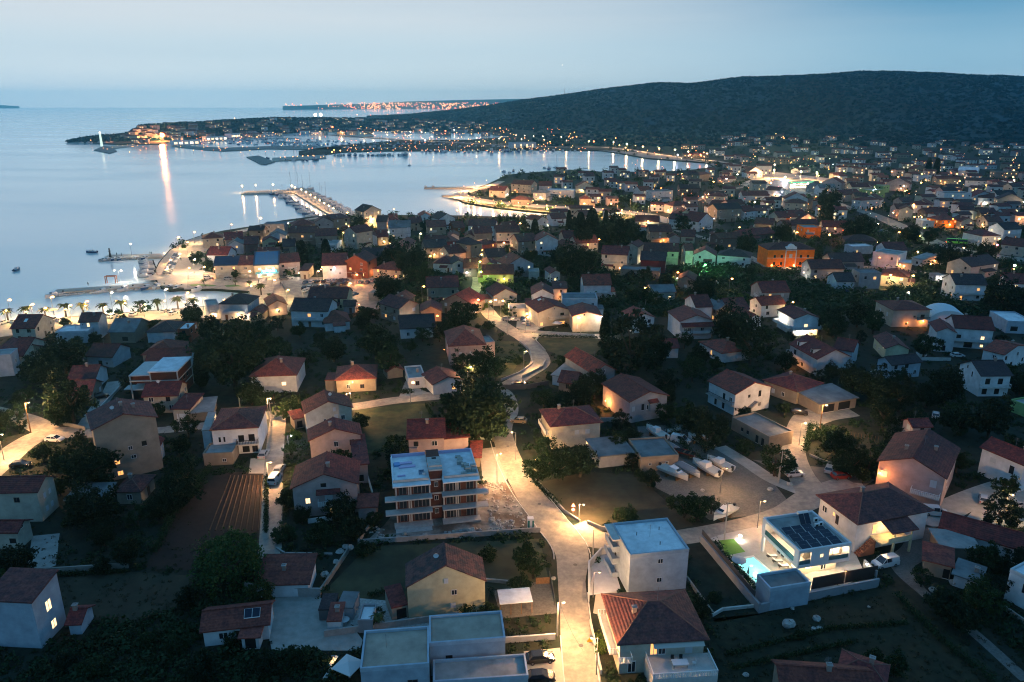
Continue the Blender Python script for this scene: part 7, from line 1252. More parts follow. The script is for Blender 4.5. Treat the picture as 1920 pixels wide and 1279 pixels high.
def boat(kind):
    t = empty({'motor': 'motorboat', 'open': 'rowing_boat', 'sail': 'sailing_boat', 'tarp': 'covered_boat', 'red': 'rowing_boat', 'fish': 'fishing_boat', 'blue': 'motorboat'}[kind], (0, 0, 0))
    if kind in ('motor', 'blue'):
        hull(7, 2.5, 1.1, m_hw if kind == 'motor' else m_hb, m_deckb).build('hull', t)
        cb = MB().mat(m_hw); cb.hexa([(-.9, -.85, 1.05), (1.9, -.7, 1.15), (1.9, .7, 1.15), (-.9, .85, 1.05), (-.7, -.75, 2.0), (.9, -.6, 1.85), (.9, .6, 1.85), (-.7, .75, 2.0)]); cb.build('cabin', t)
        ws = MB().mat(m_glass); ws.hexa([(1.0, -.64, 1.5), (1.6, -.6, 1.3), (1.6, .6, 1.3), (1.0, .64, 1.5), (.85, -.6, 1.82), (1.02, -.6, 1.85), (1.02, .6, 1.85), (.85, .6, 1.82)]); ws.build('windscreen', t)
        MB().mat(m_black).box(-3.75, -3.35, -.2, .2, .5, 1.5).build('outboard_engine', t); MB().mat(m_metal).tube((1.6, -.75, 1.25), (3.3, -.1, 1.9), .03, n=5).tube((1.6, .75, 1.25), (3.3, .1, 1.9), .03, n=5).build('bow_rail', t)
    elif kind in ('open', 'red'):
        hull(4.6, 1.8, .7, m_hw if kind == 'open' else m_hr, m_deckb if kind == 'open' else m_dark).build('hull', t)
        for q in (-1.2, 0, 1.1): MB().mat(m_hwd).box(q - .15, q + .15, -.75, .75, .66, .72).build('bench', t)
        MB().mat(m_black).box(-2.55, -2.25, -.15, .15, .3, 1.1).build('outboard_engine', t)
    elif kind == 'tarp':
        hull(6, 2.2, .9, m_hw, m_tarp).build('hull', t); c = MB().mat(m_tarp); c.hexa([(-2.9, -1.0, .85), (2.4, -.7, 1.0), (2.4, .7, 1.0), (-2.9, 1.0, .85), (-2.6, -.1, 1.4), (2.0, -.1, 1.45), (2.0, .1, 1.45), (-2.6, .1, 1.4)]); c.build('cover', t)
    elif kind == 'sail':
        hull(10, 3.1, 1.2, m_hw, m_deckb).build('hull', t); cb = MB().mat(m_hw); cb.hexa([(-1.5, -.9, 1.15), (2.4, -.7, 1.3), (2.4, .7, 1.3), (-1.5, .9, 1.15), (-1.3, -.8, 1.7), (2.0, -.55, 1.6), (2.0, .55, 1.6), (-1.3, .8, 1.7)]); cb.build('cabin', t)
        MB().mat(m_metal).tube((.8, 0, 1.2), (.8, 0, 14), .09, .06, 6).tube((.8, -1, 7.5), (.8, 1, 7.5), .03, n=4).build('mast', t); MB().mat(m_hb).tube((.7, 0, 2.3), (-3.4, 0, 2.3), .16, .12, 6).build('furled_sail', t)
        MB().mat(m_metal).tube((4.8, 0, 1.5), (.8, 0, 13.8), .02, n=3).tube((-4.8, 0, 1.3), (.8, 0, 13.8), .02, n=3).build('stay', t)
    else:
        hull(9, 3.2, 1.5, m_hb, m_deckb).build('hull', t); MB().mat(m_hw).box(-2.5, .2, -1, 1, 1.3, 3.2).mat(m_glass).box(.2, .24, -.8, .8, 2.3, 3.0).build('wheelhouse', t); MB().mat(m_metal).tube((-2.8, 0, 1.3), (-2.8, 0, 6), .07, n=5).tube((-2.8, 0, 5), (1, 0, 4.5), .04, n=4).build('mast', t)
    return t
BP_ = {k: boat(k) for k in ('motor', 'open', 'sail', 'tarp', 'red', 'fish', 'blue')}
BD = dict(motor=('white cabin motorboat', 'motorboat'), open=('small open white boat', 'rowing boat'), sail=('white yacht with bare mast', 'sailing boat'), tarp=('tarpaulin-covered boat', 'covered boat'), red=('small open red boat', 'rowing boat'), fish=('dark blue fishing boat', 'fishing boat'), blue=('dark blue motorboat', 'motorboat'))
def put_boat(k, p, ang, z=-1.2, s=1.0, label=None, grp='moored boats', lift=-.12, px=None):
    o = tree_copy(BP_[k], (p.x, p.y, z + lift * s), ang, s); d, c = BD[k]
    if label: tag(o, label, c, grp)
    else: auto(o, d + (' ashore' if z > -.5 else ''), c, grp, px or PROJ((p.x, p.y, z)))
    return o
CRD = []
for r, x, y, a, k, s, lb in [('g', 1090, 955, 118, 'motor', 1.1, 'large white cabin boat ashore at the top of the boat yard'), ('g', 1218, 932, 20, 'open', .9, 'small white dinghy ashore beside the hedge'), ('g', 1402, 1010, 129, 'motor', 1.05, 'white motorboat ashore by the hedge with open cockpit'), ('g', 1292, 1092, 147, 'red', 1.15, 'dark red open boat ashore beside the workshop'), ('g', 1190, 1040, 120, 'tarp', .8, 'blue-grey covered boat tilted beside the workshop roof'),
                              ('g', 1440, 1205, 122, 'motor', 1.15, 'white motorboat ashore, middle of the front row'), ('g', 1537, 1175, 124, 'motor', 1.05, 'white motorboat with tall hardtop ashore, end of the front row'), ('g', 1320, 1218, -58, 'tarp', 1.15, 'grey tarpaulin-covered boat ashore between two white motorboats'), ('g', 1215, 1240, -49, 'motor', 1.1, 'white sports boat ashore, nearest the flat workshop'), ('c', 1338, 272, 220, 'motor', 1.0, 'white motorboat on a trailer beside the road')]:
    g = G(*PX(r, x, y), .8); o = put_boat(k, g, R(a), .55, s, lb, 'boats laid up ashore', 0)
    cr = MB().mat(m_wood); 
    for q in (-1.2, 1.2): cr.box(q - .12, q + .12, -.9, .9, -.55 / s, .05).box(q - .1, q + .1, -.95, -.75, .05, .5).box(q - .1, q + .1, .75, .95, .05, .5)
    cr.build('cradle', o)
rb = random.Random(8)
for q in [(490, 835, 'motor'), (585, 825, 'open'), (640, 820, 'open'), (700, 812, 'open'), (740, 808, 'open'), (850, 802, 'open'), (888, 800, 'open'), (932, 796, 'motor'), (970, 792, 'open'), (1040, 788, 'open'), (1085, 785, 'open'), (1130, 782, 'motor'), (1180, 778, 'open'), (1255, 772, 'open'), (1330, 768, 'blue'), (1428, 760, 'motor'), (1470, 755, 'open'), (1540, 760, 'motor'), (1600, 772, 'motor'), (1790, 785, 'motor')]: put_boat(q[2], G(*PX('i', q[0], q[1] + 10), -1.2), R(-105 + rb.uniform(-12, 12)), s=rb.uniform(1.0, 1.25))
for k in range(16): put_boat(rb.choice(['open', 'open', 'blue', 'motor', 'tarp']), G(*PX('i', 915 + k * 28, 523 - k * 1.2), -1.2), R(-95 + rb.uniform(-8, 8)), s=rb.uniform(.8, 1.0))
for k in range(8): put_boat(['motor', 'blue', 'motor', 'motor', 'tarp', 'motor', 'red', 'motor'][k], G(*PX('i', 1330 - 6 * abs(k - 3), 545 + k * 18), -1.2), R(180 + rb.uniform(-5, 8)), s=1.15)
put_boat('blue', G(32, 507, -1.2), R(100), s=.9, label='lone blue covered boat moored far from shore on the left', grp=None) if False else None
o = put_boat('blue', G(32, 507, -1.2), R(100), s=.9, label='lone dark blue boat anchored far out at the left edge'); o = put_boat('blue', G(172, 474, -1.2), R(175), s=.95, label='lone dark boat anchored above the beacon pier'); o = put_boat('sail', G(768, 311, -1.2), R(80), s=.9, label='lone dark-hulled yacht anchored in the middle of the bay'); put_boat('open', G(1098, 316, -1.2), R(0), s=1.3, label='lone small boat anchored in the inlet near the harbour bend')
A_, B_ = G(556, 363), G(629, 407); dr = (B_ - A_); Ln = dr.length; dr /= Ln; nr = Vector((-dr.y, dr.x, 0)); an = math.atan2(nr.y, nr.x)
for k in range(26):
    for sg_ in (-1, 1):
        s = rb.uniform(1.0, 1.5); kk = rb.choice(['motor', 'motor', 'motor', 'sail' if k < 12 else 'motor', 'blue', 'tarp']); off = 3 + 5.5 * s * (.8 if kk != 'sail' else 1) ; wd_ = 6 if sg_ > 0 else 5
        p = A_ + dr * (Ln * (k + .5) / 26 * .96) + nr * sg_ * (wd_ + off); put_boat(kk, p, an + (0 if sg_ > 0 else math.pi) + rb.uniform(-.06, .06), s=s * (.8 if kk == 'sail' else 1))
for x, y, k in [(545, 357.5, 'sail'), (558, 356, 'sail'), (568, 355, 'sail'), (581, 355.5, 'sail'), (518, 366, 'fish'), (512, 365, 'fish'), (798, 352, 'motor'), (812, 352.5, 'blue'), (945, 323, 'motor'), (955, 325, 'motor'), (963, 322, 'fish'), (972, 326, 'motor'), (981, 323, 'motor'), (990, 325, 'open'), (1020, 316, 'motor'), (1030, 318, 'fish'), (1042, 315, 'sail'), (502, 298, 'fish')]: put_boat(k, G(x, y, -1.2), R(rb.uniform(60, 120)), s=rb.uniform(1.0, 1.3))
for (xa, xb, y, n) in [(625, 770, 292, 16), (790, 980, 285, 22), (980, 1090, 284, 8), (380, 470, 265, 10), (430, 560, 261, 12), (500, 600, 268, 12), (450, 560, 255, 8), (640, 760, 279, 14), (660, 850, 272, 20), (700, 900, 268, 18), (860, 980, 276, 12), (150, 215, 268.5, 6), (340, 400, 270, 7), (520, 600, 301, 6)]:
    for k in range(n):
        x = xa + (xb - xa) * (k + rb.random() * .6) / n; s = rb.uniform(1.3, 2.2); put_boat(rb.choice(['motor', 'motor', 'sail', 'sail', 'blue', 'fish']), G(x, y + rb.uniform(-.4, .8), -1.2), R(90 + rb.uniform(-20, 20)), s=s)
YB = MB()
for k in range(420):
    x = rb.uniform(430, 1000); y = np.interp(x, [430, 620, 1000], [262, 272, 277]) + rb.uniform(-8, 9); g = G(x, y, -1.2)
    if inside(g.x, g.y, MAINW): continue
    L_ = rb.uniform(8, 15); w = L_ * .15; YB.mat(rb.choice([m_hw, m_hw, m_hb])).loft([[(g.x + a * w, g.y - L_ / 2 + b_, -1.2 + c), (g.x - a * w, g.y - L_ / 2 + b_, -1.2 + c), (g.x - a * w * 1.3, g.y - L_ / 2 + b_, .4 + c), (g.x + a * w * 1.3, g.y - L_ / 2 + b_, .4 + c)] for a, b_, c in ((.8, 0, 0), (1, L_ * .4, 0), (.1, L_, .4))]).mat(m_hw).box(g.x - w * .7, g.x + w * .7, g.y - L_ * .25, g.y + L_ * .1, .38, 1.5)
    if rb.random() < .6: YB.mat(m_frame).tube((g.x, g.y, .4), (g.x, g.y, L_ * 1.3), .16, n=4)
o = YB.build('distant_yachts'); o['kind'] = 'stuff'; tag(o, 'dense crowd of small far yachts and masts filling the marina', 'yachts')
for o in BP_.values(): remove_proto(o)
# ------------------------------------------------------------------ vehicles
m_tyre = mat('tyre', (.012, .012, .012), .9); m_hl = mat('headlight_glass', (.5, .5, .5), .2); m_tl = mat('tail_light', (.3, .01, .01), .3); m_tlon = mat('tail_light_on', (1, .1, .05), .3, emit=(1, .03, .01), es=25, sample=False)
PAINT = dict(white=(.5, .5, .5), silver=(.28, .29, .31), black=(.012, .012, .014), red=(.2, .02, .015), blue=(.03, .06, .13), grey=(.10, .105, .11), brown=(.22, .16, .11), green=(.25, .75, .10))
def car(kind, col):
    t = empty({'car': 'parked_car', 'van': 'parked_van', 'bus': 'bus'}[kind], (0, 0, 0)); pm = mat('car_paint_' + col, PAINT[col], .25, spec=.6)
    if kind == 'car': L_, W2, prof = 4.3, .88, [(-2.15, .35, .75), (-2.1, .3, .98), (-1.2, .25, 1.0), (1.0, .25, .95), (1.9, .28, .82), (2.15, .35, .6)]; gl = [(-1.85, .98), (-1.35, 1.42), (.25, 1.46), (1.15, .96)]
    elif kind == 'van': L_, W2, prof = 4.9, .95, [(-2.45, .35, 1.1), (-2.42, .3, 1.2), (-1.2, .25, 1.2), (1.2, .25, 1.12), (2.2, .28, .95), (2.45, .35, .7)]; gl = [(-2.35, 1.2), (-2.25, 1.88), (.55, 1.92), (1.45, 1.12)]
    else: L_, W2, prof = 11, 1.25, [(-5.5, .4, 1.4), (-5.45, .35, 1.5), (-2, .35, 1.5), (2, .35, 1.5), (5.4, .35, 1.5), (5.5, .4, 1.35)]; gl = [(-5.4, 1.5), (-5.35, 2.9), (5.2, 2.9), (5.4, 1.5)]
    b = MB().mat(pm); b.loft([[(x, -W2 * (.9 if i in (0, 5) else 1), z0), (x, W2 * (.9 if i in (0, 5) else 1), z0), (x, W2 * (.88 if i in (0, 5) else .97), z1), (x, -W2 * (.88 if i in (0, 5) else .97), z1)] for i, (x, z0, z1) in enumerate(prof)])
    (x0, z0), (x1, z1), (x2, z2), (x3, z3) = gl; w0, w1 = W2 * .95, W2 * .78
    b.hexa([(x1 - .02, -w1, z1 - .03), (x2 + .02, -w1, z2 - .03), (x2 + .02, w1, z2 - .03), (x1 - .02, w1, z1 - .03), (x1, -w1 * .97, z1 + .03), (x2, -w1 * .97, z2 + .03), (x2, w1 * .97, z2 + .03), (x1, w1 * .97, z1 + .03)])
    for s in (-1, 1):
        for (xa, za, xb, zb) in ((x0, z0 - .02, x1, z1), (x3, z3 - .02, x2, z2)) + (((-.35, .95, -.35, z1),) if kind == 'car' else ((-.6, 1.1, -.6, z1), (.5, 1.1, .5, z1))): b.tube((xa, s * w0 * .985, za), (xb, s * w1 * .99, zb), .045, n=4)
    if kind == 'van': b.hexa([(x0 + .05, -w0 * 1.005, z0 - .05), (-.7, -w0 * 1.005, z0 - .05), (-.7, w0 * 1.005, z0 - .05), (x0 + .05, w0 * 1.005, z0 - .05), (x1 + .03, -w1 * 1.02, z1), (-.7, -w1 * 1.02, z1 + .01), (-.7, w1 * 1.02, z1 + .01), (x1 + .03, w1 * 1.02, z1)])
    b.build('body', t); g = MB().mat(m_glass); g.hexa([(x0, -w0 * .97, z0 - .04), (x3, -w0 * .97, z3 - .04), (x3, w0 * .97, z3 - .04), (x0, w0 * .97, z0 - .04), (x1, -w1 * .98, z1 - .02), (x2, -w1 * .98, z2 - .02), (x2, w1 * .98, z2 - .02), (x1, w1 * .98, z1 - .02)]); g.build('window_glass', t)
    wx = L_ * .31; wr = .32 if kind != 'bus' else .5
    wm = MB().mat(m_tyre).tube((0, -.1, 0), (0, .1, 0), wr, n=16).mat(m_metal).tube((0, -.12, 0), (0, .12, 0), wr * .55, n=12).mesh('wheel')
    for sx in (-1, 1):
        for sy in (-1, 1): place('wheel', wm, t, (sx * wx, sy * (W2 - .08), wr))
    for s in (-1, 1):
        MB().mat(m_hl).box(L_ / 2 - .12, L_ / 2 + .01, s * W2 * .72 - .16, s * W2 * .72 + .16, .55, .7).build('headlight', t); MB().mat(m_tlon if kind == 'bus' else m_tl).box(-L_ / 2 - .015, -L_ / 2 + .08, s * W2 * .78 - .1, s * W2 * .78 + .1, .65, .92).build('tail_light', t)
    return t
CP = {}
def put_car(kind, col, r, x, y, ang, label=None, grp='parked cars'):
    if (kind, col) not in CP: CP[(kind, col)] = car(kind, col)
    px = PX(r, x, y); g = G(*px, .5); o = tree_copy(CP[(kind, col)], (g.x, g.y, .04), R(ang), 1.0); OCC.append((g.x, g.y, 2, 2, 1, 0))
    if label: tag(o, label, kind, grp)
    else: auto(o, f'{"small " if kind == "car" and ang % 2 else ""}{col} parked {kind}', kind, grp, px)
    return o
for a in [('car', 'black', 'c', 235, 1135, 8, 'glossy black car nearest the gate in the lit driveway'), ('car', 'black', 'c', 235, 1250, 5, 'second black car at the bottom edge of the driveway'), ('van', 'white', 'd', 768, 565, 198, 'white panel van parked on the grass below the maroon-roofed house'), ('van', 'white', 'd', 1070, 260, -12, 'white van with red tail lights on the road behind the maroon roof'), ('car', 'black', 'g', 118, 602, 178, 'dark car on the road bend below the lamp'),
          ('car', 'brown', 'g', 122, 862, 170, 'champagne car parked on the concrete pad by the big tree'), ('car', 'black', 'e', 145, 1172, 5, 'dark car beside the brightly lit road at the left edge'), ('car', 'white', 'e', 385, 992, -5, 'white car half hidden behind bushes at the left road'), ('car', 'silver', 'e', 1860, 1100, 92, 'silver car on the grass beside the lane'), ('car', 'silver', 'f', 240, 1205, 88, 'silver car in the lane behind the white van'), ('van', 'white', 'f', 210, 1275, 88, 'white van parked in the narrow lane'),
          ('car', 'black', 'h', 300, 805, -20, 'dark estate car beside the grey carport'), ('car', 'silver', 'h', 508, 1202, 60, 'pale blue-silver car in the dark yard'), ('car', 'red', 'h', 590, 1252, 10, 'dark red car with lit lamps beside the pink house'), ('car', 'silver', 'd', 1360, 182, 60, 'silver car parked left of the shrub in the yard'), ('car', 'silver', 'd', 1540, 222, 200, 'silver hatchback beside the lamp post at the right edge'), ('van', 'white', 'g', 1265, 1000, -30, 'white van standing among the boats ashore'),
          ('car', 'white', 'h', 1258, 822, 60, 'lone white car in the dark garden'), ('car', 'white', 'h', 1412, 402, 0, 'white car in the yard of the large white house'), ('car', 'white', 'h', 262, 1236, 10, 'white car under the tree by the boat yard'), ('car', 'black', 'e', 710, 690, 40, 'dark car under the tree in the side lane'), ('bus', 'green', 'm', 1415, 462, -22, 'bright green bus with red tail lights at the lit square')]: put_car(*a)
for q in [('g', 40, 145, 0), ('g', 90, 148, 10), ('g', 155, 140, 80), ('g', 165, 165, 80), ('g', 192, 180, 85), ('j', 790, 835, 0), ('j', 835, 827, 5), ('j', 135, 825, 0), ('j', 310, 835, 0), ('m', 860, 375, 0), ('m', 890, 382, 10), ('m', 648, 680, 0), ('m', 660, 770, 90), ('m', 670, 810, 85), ('m', 600, 825, 20), ('m', 1370, 862, 60), ('l', 690, 1035, 5), ('l', 830, 775, -10), ('k', 745, 152, 20), ('k', 810, 170, 10), ('j', 1390, 968, 60), ('g', 1100, 22, 0), ('g', 1225, 45, 5), ('m', 120, 450, 10), ('m', 640, 220, 20)]: put_car('car', rb.choice(['white', 'silver', 'grey', 'black', 'blue']), *q)
for x, y in [(975, 868), (1028, 862), (1072, 860), (1130, 857), (1175, 853), (1225, 851), (1280, 846), (1315, 850), (1210, 882), (1265, 887), (1310, 877), (1445, 864), (1500, 867), (1545, 852), (962, 915), (1010, 908), (1062, 906), (1112, 904), (972, 938), (1160, 900)]: put_car('car', rb.choice(['white', 'silver', 'grey', 'black', 'blue', 'black', 'red']), 'j', x, y, 82 + rb.uniform(-6, 6))
for k in range(15): put_car('car', rb.choice(['white', 'silver', 'white', 'grey', 'blue']), 'i', 1592 - k * 6.2, 465 + k * 12, 15 + rb.uniform(-5, 5))
for x, y in [(480, 1052), (545, 1055), (135, 1070), (25, 1080), (958, 1022), (1012, 1024), (1200, 1005), (1480, 975), (1538, 975), (1560, 995), (385, 1060)]: put_car('car', rb.choice(['white', 'silver', 'grey', 'white', 'red']), 'i', x, y, 80 + rb.uniform(-10, 10))
for k in range(12): put_car('car', rb.choice(['white', 'silver', 'grey', 'black']), 'q', 470 + (k % 6) * 22, 310 + (k // 6) * 30 + k, 60)
for o in CP.values(): remove_proto(o)
# ------------------------------------------------------------------ lamps
rl2 = random.Random(77)
for a in [('c', 465, 318, 208, 8500, WARM, 'white-headed street lamp at the junction beside the warning sign', 'm'), ('c', 335, 1000, 800, 6000, WARM, 'tall concrete lamp post at the garden gate beside the street', 'c'), ('g', 215, 1200, 1135, 1500, YEL, 'low garden lamp glowing in the bushes beside the bright street', 'b'), ('g', 158, 495, 372, 3200, WARM, 'tall lamp on the grass inside the road bend', 'm'),
          ('f', 1570, 585, 480, 3600, WARM, 'lamp post at the roadside behind the big dark tree', 'm'), ('e', 218, 945, 735, 5200, WARM, 'leaning tall lamp post over the bright left crossroads', 'w'), ('e', 1692, 760, 660, 420, WARM, 'lamp on a crossarm post behind the white house', 'c'), ('h', 436, 950, 750, 5200, WARM, 'tall lamp post on the lit yard with grey carport', 'w'), ('d', 1465, 330, 150, 1500, WARM, 'bright tall lamp post at the right edge parking', 'c'), ('f', 742, 700, 590, 1500, WARM, 'lamp glowing in front of the brick-red hip-roofed house', 'm')]:
    lamp(a[0], a[1], a[2], 0, a[4] * (1.7 if a[4] < 5500 else 1.2), a[5], label=a[6], topy=a[3], pole=a[7], face=random.uniform(-.5, .5), head=.2)
lamp('z', 932, 905, 7, 8500, WARM, label='bright street lamp beside the driveway behind the apartment block', face=.4, head=.24); lamp('z', 967, 862, 7, 6000, WARM, label='street lamp hidden under the edge of the huge dark tree', face=2.8); lamp('z', 1118, 1265, 6.5, 4500, WARM, label='street lamp at the hedge beside the brown hip-roofed house', face=3.0); lamp('z', 8, 862, 6.5, 12000, WARM, label='street lamp over the bright road at the left edge')
lamp('z', 505, 790, 6.5, 8000, WARM, label='street lamp at the mouth of the narrow lane'); lamp('z', 504, 905, 5, 5000, WARM, label='lamp beside the white van in the narrow lane'); lamp('z', 1112, 1120, 5, 1000, WARM, label='lamp at the wall of the white cube house yard'); lamp('z', 652, 776, 6, 5500, WARM, label='street lamp at the top of the grass field'); lamp('z', 541, 838, 3, 500, COOL, label='small cold lamp in the garden beside the lane', head=.25)
lamp('z', 1498, 835, 6, 4000, WARM, label='lamp where the yard track bends'); lamp('z', 1420, 990, 6, 2600, WARM, label='lamp on the road beyond the villa lawn'); lamp('z', 1350, 925, 6, 2200, WARM, label='lamp lighting the gravel lot beside the trailer boat')
for r, x, y, h_, pw, cl in [('k', 328, 1040, 7, 3200, WARM), ('k', 700, 640, 7, 1500, COOL), ('k', 822, 780, 9, 2200, YEL), ('k', 808, 830, 8, 3600, YG), ('k', 815, 905, 7, 4200, YG), ('k', 1155, 440, 6, 4200, YEL), ('k', 1015, 600, 5, 4200, WARM), ('k', 830, 670, 5, 2200, WARM), ('k', 895, 1180, 7, 1500, YEL), ('k', 440, 1240, 4, 2200, ORANGE), ('k', 790, 1140, 6, 2400, WARM), ('k', 1000, 1150, 6, 6000, WARM), ('z', 985, 625, 6, 6000, WARM), ('z', 1080, 626, 6, 2600, WARM), ('z', 925, 590, 6, 5000, WARM), ('z', 770, 755, 6, 1600, WARM), ('k', 385, 740, 6, 1200, YEL), ('k', 545, 400, 5, 2600, YG),
                          ('l', 180, 620, 8, 3600, WARM), ('l', 636, 300, 8, 1800, WARM), ('l', 950, 660, 8, 4500, WARM), ('l', 1305, 990, 8, 1500, WARM), ('l', 850, 870, 5, 3000, ORANGE), ('l', 1085, 800, 5, 12000, GREEN), ('l', 1590, 640, 6, 1800, COOL), ('l', 740, 520, 5, 3000, YEL), ('l', 1015, 230, 6, 2600, YEL), ('l', 900, 170, 6, 3000, WARM), ('l', 1120, 170, 6, 3600, WARM), ('l', 570, 1010, 5, 1800, WARM), ('l', 1050, 370, 4, 900, WARM), ('l', 1165, 370, 4, 900, COOL), ('l', 1610, 310, 5, 900, COOL), ('l', 1750, 150, 6, 2600, COOL), ('l', 1670, 60, 8, 6000, WARM), ('l', 1760, 60, 8, 5200, COOL), ('l', 380, 330, 7, 5200, WARM), ('l', 60, 270, 7, 5200, WARM),
                          ('m', 890, 800, 6, 4200, YEL), ('m', 1060, 805, 6, 4200, YEL), ('m', 545, 430, 5, 4200, ORANGE), ('m', 1365, 350, 6, 3200, ORANGE), ('m', 1437, 400, 5, 1800, ORANGE), ('m', 1286, 130, 8, 2400, YEL), ('m', 1540, 125, 8, 2400, YEL), ('m', 1022, 130, 7, 1800, YEL), ('m', 790, 120, 7, 900, COOL), ('m', 528, 180, 5, 1800, WARM), ('m', 1076, 345, 7, 1800, WARM), ('m', 918, 310, 7, 1800, YEL), ('m', 1150, 420, 6, 3600, YG), ('m', 810, 365, 4, 3600, WHITE), ('m', 500, 760, 3.5, 900, WARM), ('m', 345, 160, 5, 3000, (1, .35, .12)), ('m', 1903, 340, 6, 2400, WARM), ('m', 1120, 460, 4, 2200, YEL), ('m', 20, 640, 4, 1200, ORANGE), ('m', 960, 470, 7, 3000, WARM)]:
    if cl == (1, .35, .12): cl = ORANGE
    lamp(r, x, y, h_, pw, cl, head=.5, es=55, rad=.3)
for r, x, y, h_, pw, cl in [('j', 22, 790, 7, 6500, WHITE), ('j', 150, 560, 7, 4500, WARM), ('j', 490, 880, 6, 4200, WARM), ('j', 640, 850, 5, 3200, WARM), ('j', 500, 1010, 6, 5200, YEL), ('j', 700, 960, 6, 3200, WARM), ('j', 1075, 860, 5, 2600, WARM), ('j', 1400, 890, 5, 6500, (1, .45, .38)), ('j', 1345, 990, 6, 4200, WARM), ('j', 815, 1030, 5, 3200, YEL), ('j', 720, 520, 5, 3600, WARM), ('j', 870, 480, 5, 3600, WARM), ('j', 1290, 510, 5, 2600, YEL), ('j', 820, 440, 6, 5200, WHITE), ('j', 335, 450, 6, 5200, WARM), ('j', 585, 390, 6, 4200, WARM), ('j', 1540, 400, 6, 4200, WARM), ('j', 1720, 310, 6, 5200, WARM), ('j', 100, 820, 5, 3200, YEL), ('j', 190, 820, 4, 2200, (1, .45, .38)), ('j', 300, 760, 6, 1500, WARM),
                          ('i', 485, 1000, 7, 3600, YEL), ('i', 100, 1030, 7, 4500, WARM), ('i', 1012, 960, 7, 3600, WHITE), ('i', 1505, 950, 8, 4500, WHITE), ('i', 1540, 640, 7, 6500, WARM), ('i', 1480, 560, 6, 4200, WARM), ('i', 1610, 420, 7, 5200, WARM), ('i', 1750, 370, 7, 5200, YEL), ('i', 1690, 470, 7, 5200, WARM), ('i', 1700, 700, 6, 5200, WARM), ('i', 790, 1020, 6, 3200, ORANGE), ('i', 1690, 960, 7, 3600, WARM), ('i', 300, 1050, 6, 3600, WARM), ('i', 640, 1060, 6, 3600, WARM)]:
    if cl == (1, .45, .38): cl = ORANGE
    lamp(r, x, y, h_, pw * 1.3, cl, head=.5, es=50, rad=.3)
lamp('i', 1188, 487, 8, 1600, WHITE, label='slender lamp on the beacon pier', topy=370, head=.4, es=55, arm=.3); lamp('i', 1075, 705, 9, 1600, WHITE, label='twin-headed lamp standing on the long low stone pier', topy=610, head=.4, es=55, arm=1.6, two=True, rad=.3); lamp('i', 1100, 985, 9, 4200, YEL, label='twin-headed lamp among the promenade palms', topy=882, head=.4, es=55, arm=1.6, two=True)
for k in range(12): lamp('z', 12 + k * 37, 606 - k * 2.4 + (k % 2) * 5, 5, 2400, YEL, head=.4, es=50, rad=.3)
# more street lamps through the lanes of the town
k_ = 0
for k in range(900):
    x = rl2.uniform(640, 1915); y = rl2.uniform(330, 600); g = G(x, y)
    if not inside(g.x, g.y, MAINW) or blocked(g.x, g.y, 1.2) or any((g.x - a[0]) ** 2 + (g.y - a[1]) ** 2 < 34 ** 2 for a in LP_) or (x < 1200 and y < 405): continue
    LP_.append((g.x, g.y)); c_ = rl2.choice([WARM, WARM, ORANGE, YEL, WHITE]); lamp('z', x, y, 6.5, 1700 * max(1, (600 - y) / 70), c_, head=.4 + max(0, 520 - y) / 400, es=50, rad=.3); k_ += 1
    if k_ > 46: break
# lamps far off: the whole lamp is a few pixels
def farlamp_mesh(col, r, h_, es, smp): return MB().mat(m_metal).tube((0, 0, -.5), (0, 0, h_), r * .18, n=4).mat(bulbmat(col, es, smp)).ball((0, 0, h_), r, n=6).mesh('far_lamp')
FL = {}
SL = MB()
def flamp2(r, x, y, col=WARM, s=1.0, es=30, smp=False):     # globe stays round at any distance
    s *= 1.5
    if s < 1.45 and not smp: g = G(*PX(r, x, y), 6.0); R_ = s * max(g.y, 300) / FPX * .5; SL.mat(m_metal).tube((g.x, g.y, 0), (g.x, g.y, 6), .15, n=3).mat(bulbmat(col, 26)).ball((g.x, g.y, 6 + R_), R_, n=6); return
    
    px = PX(r, x, y); g = G(*px, 6.0); R_ = s * max(g.y, 300) / FPX * .5; k = (col, es, smp, round(R_ * 2))
    if k not in FL: FL[k] = farlamp_mesh(col, max(.5, round(R_ * 2) / 2), 6 + R_, es, smp)
    o = place('street_lamp', FL[k], None, (g.x, g.y, 0)); auto(o, {WARM: 'warm', ORANGE: 'orange', WHITE: 'white', COOL: 'cold', YEL: 'yellow', GREEN: 'green', YG: 'yellow-green'}[col] + ' distant lamp', 'lamp', 'distant lamps', px); return o
for x, y in [(360, 455), (388, 462), (425, 450), (462, 437), (500, 435), (535, 432), (572, 430)]: flamp2('n', x, y, WARM, .9, 26, True)
for x, y in [(1635, 522), (1668, 520), (1725, 517), (1757, 515), (1797, 512), (1832, 510), (1870, 508)]: flamp2('n', x, y, WARM, .9, 26, True)
for x, y in [(28, 515), (68, 512), (110, 512), (160, 520), (180, 515), (498, 488), (540, 460), (597, 462), (695, 460), (790, 468), (888, 470), (980, 468), (1088, 470), (1170, 468), (1250, 470), (1360, 472), (1450, 468), (1568, 460), (1610, 458), (1680, 462), (1800, 460), (1880, 465)]: flamp2('o', x, y, WARM, .9, 26, True)
